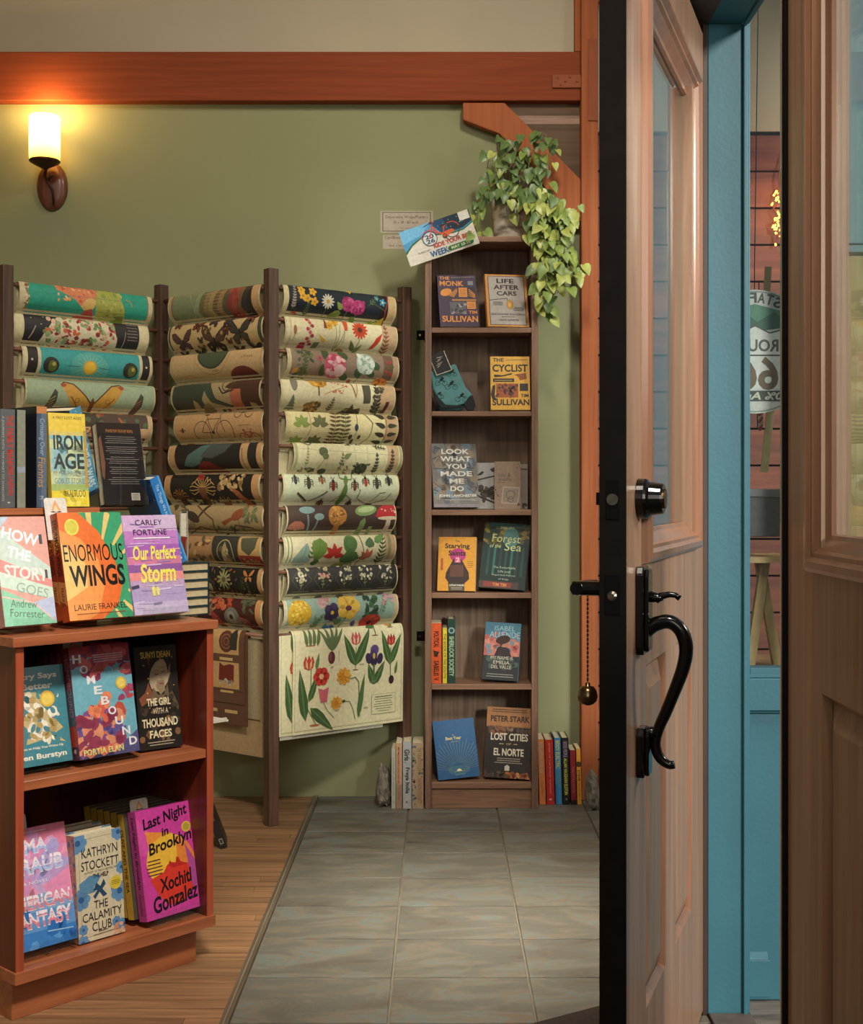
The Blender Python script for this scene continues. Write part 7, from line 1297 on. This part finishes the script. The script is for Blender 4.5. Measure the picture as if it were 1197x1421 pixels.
# ================================================================== THINGS SEEN THROUGH THE SHOP WINDOW
def sg(A):
    r = .46; G = '#c9c6c0'
    A.E(.5, .5, .5, .5, G, n=40); A.ring(.5, .5, .485, .012, '#8a8a84', 40); A.P([(.10, .62), (.18, .80), (.5, .885), (.82, .80), (.90, .62), (.75, .72), (.5, .66), (.25, .72)], '#4f7f66'); A.P([(.3, .72), (.42, .82), (.52, .74), (.66, .82), (.8, .70), (.5, .66)], '#2f5a48'); A.M(.5, .5, [(-.36, -.30), (-.38, .10), (-.3, .2), (-.12, .15), (0, .21), (.12, .15), (.3, .2), (.38, .10), (.36, -.30)], '#d6d2cc'); A.ML(.5, .5, [(-.38, .10), (-.3, .2), (-.12, .15), (0, .21), (.12, .15), (.3, .2), (.38, .10)], .012, '#4a4844')
    for i, c in enumerate('STAFF'):
        a = math.radians(65 + i * 9.0); A.T(c, .5 + .435 * math.cos(a), .5 + .435 * math.sin(a), .060, .085, '#3a3a38', 1, math.degrees(a) - 90, -1)
    A.T('ROUTE', .5, .55, .38, .10, '#55534e', 1, 0, -1); A.L([(.14, .47), (.86, .47)], .012, '#3f3d3a'); A.T('66', .52, .325, .34, .27, '#6a5340', 1, 0, -1); A.R(.03, .10, .97, .185, '#3a3a36'); A.T('100% Arizona', .5, .143, .66, .062, '#c9c4b4', 1, 0, -1, -.2)
SY = 3.10; c0 = px(1047, 488, SY); R = 86 * SY / F; b = MB(); b.lathe([(R, 0), (R, .006)], ink('#c9c6c0', .5), 48, T_(0, .006, 0) @ RX(90)); A = Art(2 * R, 2 * R, .5); sg(A); A.emit(b, lambda x, z, q: (x - R, -.0005 - q, z - R)); b.tube([(0, .004, R - .003), (0, .004, R + .05), (0, -.07, 2.9975 - c0.z)], .0012, BLACKM, 5); o = b.build('round_sign', M=T_(c0.x, SY, c0.z)); tag(o, 'round white route sign with mirrored lettering and ribbons hanging inside the shop window', 'sign'); SGN = o
ST = paint('pale_stick', '#a8895c', .6, .15, 30)
def stick(name, label, pts, Y, w, cat='stick'):
    b = MB(); q = [px(x, y, Y) for x, y in pts]
    for i in range(len(q) - 1):
        a, c = q[i], q[i + 1]; d = (c - a).normalized(); s = Vector((d.z, 0, -d.x)) * w / 2; b.mesh([a + s, a - s, c - s, c + s, a + s + Vector((0, .006, 0)), a - s + Vector((0, .006, 0)), c - s + Vector((0, .006, 0)), c + s + Vector((0, .006, 0))], [(0, 1, 2, 3), (7, 6, 5, 4), (0, 4, 5, 1), (1, 5, 6, 2), (2, 6, 7, 3), (3, 7, 4, 0)], m_)
    return b.build(name, SGN, M=T_(-c0.x, -SY, -c0.z))
m_ = paint('ribbon', '#b5a071', .6, .1, 30)
stick('ribbon', 'pale ribbon hanging below the round route sign', [(1070, 560), (1062, 640), (1060, 655)], 3.16, .018, 'ribbon'); stick('ribbon', 'pale tape running up above the round route sign', [(1062, 440), (1066, 370)], 3.17, .016, 'ribbon')
b = MB(); zz = [px(1055, 568 + 5 * i, 3.18) for i in range(6)]
for i in range(6): b.lathe([(.004, -.008), (.0045, 0), (.004, .008)], ink('#a8433a' if i % 2 else '#d0c8ba'), 10, T_(zz[i]) @ RY(25))
b.build('striped_cord', SGN, M=T_(-c0.x, -SY, -c0.z))
# fairy lights
fl_ = thing('fairy_lights', 'cluster of small glowing orange fairy lights in front of the plank wall', 'lights', T_(px(1080, 300, 4.91))); FI = fl_.matrix_world.inverted(); G1 = glow('fairy_glow', '#ffb040', 9); WG = paint('light_wire', '#7a3a24', .6); rdm = rr(77)
bw = MB(); bl = MB(); pts = []
for x, y in ((1086, 215), (1080, 245), (1083, 262), (1074, 272), (1080, 280), (1072, 290), (1079, 298), (1086, 305), (1071, 308), (1075, 318), (1079, 328), (1076, 340)): pts.append(px(x, y, 4.915 + rdm.uniform(-.01, .01)))
bw.tube(pts, .0035, WG, 6); bw.build('wire', fl_, M=FI)
for i in range(34):
    k = rdm.uniform(2.2, len(pts) - 1.01); a, c = pts[int(k)], pts[int(k) + 1]; q = a.lerp(c, k % 1) + Vector((rdm.uniform(-.012, .012), rdm.uniform(-.02, .0), rdm.uniform(-.01, .01)))
    bl.tube([q, q + Vector((rdm.uniform(-.006, .006), 0, rdm.uniform(.006, .012)))], [.004, .0025], G1, 6)
for i in range(30):
    q = px(rdm.uniform(1085, 1130), rdm.uniform(200, 330), 4.925); bl.tube([q, q + Vector((0, 0, .01))], [.004, .0025], G1, 6)
bl.build('bulbs', fl_, M=FI)
q = px(1092, 280, 4.75); lamp('fairy_glow_lamp', 'POINT', q, 2.0, (1, .42, .15), shadow_soft_size=.05)
# window display ledge, crate legs and books
b = MB(); zl = .755; b.box(.70, 3.03, 0, 2.38, 3.5, .72, wood('ledge_wood', '#5c4531', '#8a6a48', 'X', 30, .55)); tag(b.build('display_ledge', bevel=.002), 'low brown wooden display ledge inside the shop window', 'ledge')
b = MB(); zb = px(0, 768, 3.15).z; t_ = px(0, 700, 3.15).z
# folding trestle that carries the books
tr = thing('folding_trestle', 'pale wooden folding trestle standing on the ledge inside the shop window', 'trestle', T_(px(1070, 0, 3.15).x, 3.15, .7205)); TI = tr.matrix_world.inverted()
for (xa, xb) in ((1040, 1062), (1084, 1058), (1130, 1108), (1104, 1134)):
    b = MB(); a, c = px(xa, 0, 3.13), px(xb, 0, 3.13); a.z = .7215; c.z = .985; s = Vector((.011, 0, 0)); dpt = Vector((0, .02, 0)); yo = Vector((0, .0 if xa in (1040, 1130) else .022, 0)); v = [p_ + o_ + yo for p_ in (a, c) for o_ in (-s, s, s + dpt, -s + dpt)]; b.mesh(v, [(0, 1, 2, 3)[::-1], (4, 5, 6, 7)] + [(i, (i + 1) % 4, 4 + (i + 1) % 4, 4 + i) for i in range(4)], ST); b.build('leg', tr, M=TI)
b = MB(); b.box(px(1030, 0, 3.13).x, 3.10, .986, px(1150, 0, 3.13).x, 3.30, 1.0, ST); b.build('top_board', tr, M=TI)
z = 1.0006; xa, xb = px(1034, 0, 3.12).x, px(1112, 0, 3.12).x
# z of the black and blue books seen just under eye level
book('black book with yellow lettered edge lying on the trestle in the window', .15, xb - xa, .022, T_(xa, 3.11, z) @ RZ(90) @ RX(90) @ T_(0, 0, -(xb - xa)) @ T_(0, -.022, 0), '#1d1c1a', None, lambda A: (A.T('THE #1 NEW YORK TIMES', .70, .5, .7, .26, '#b9a23c', 1, -90), A.T('AUTHOR OF SAY YOU', .30, .5, .7, .26, '#b9a23c', 1, -90)), 'L', '#1d1c1a', True)
book('blue book lying on the black book in the window', .15, xb - xa, .024, T_(xa, 3.108, z + .0228) @ RZ(90) @ RX(90) @ T_(0, 0, -(xb - xa)) @ T_(0, -.024, 0), '#3f6fb0', None, lambda A: A.R(0, 0, 1, 1, '#3f70b5'), 'L', '#3f70b5', True)
b = MB(); z2 = z + .0228 + .0248; b.box(xa + .004, 3.115, z2, xb - .01, 3.22, z2 + .095, paint('grey_card', '#4a4544', .5, .2, 60)); b.box(xa + .003, 3.112, z2 + .0955, xb - .008, 3.223, z2 + .115, paint('grey_card2', '#6a6462', .4)); tag(b.build('gift_box', bevel=.002), 'dark grey box standing on the blue book in the shop window', 'box')
m_ = paint('arrow_wood', '#8f6d48', .6, .15, 30)
b = MB(); q = [px(x, y, 3.3) for x, y in ((1046, 692), (1085, 676), (1120, 672), (1120, 706), (1082, 706))]; b.prism([(p_.x, p_.z) for p_ in q], 3.3, 3.312, m_); b.tube([(q[2].x, 3.306, .7208), (q[2].x, 3.306, q[4].z)], .005, m_, 8); tag(b.build('wooden_pennant'), 'pale brown wooden pennant above the grey box in the shop window', 'sign')
b = MB(); b.box(.98, 3.52, .7205, 1.165, 3.54, 2.0, paint('kraft_panel', '#a88a5c', .7, .2, 8)); tag(b.build('kraft_board'), 'tall kraft brown board standing behind the second shop window', 'panel')
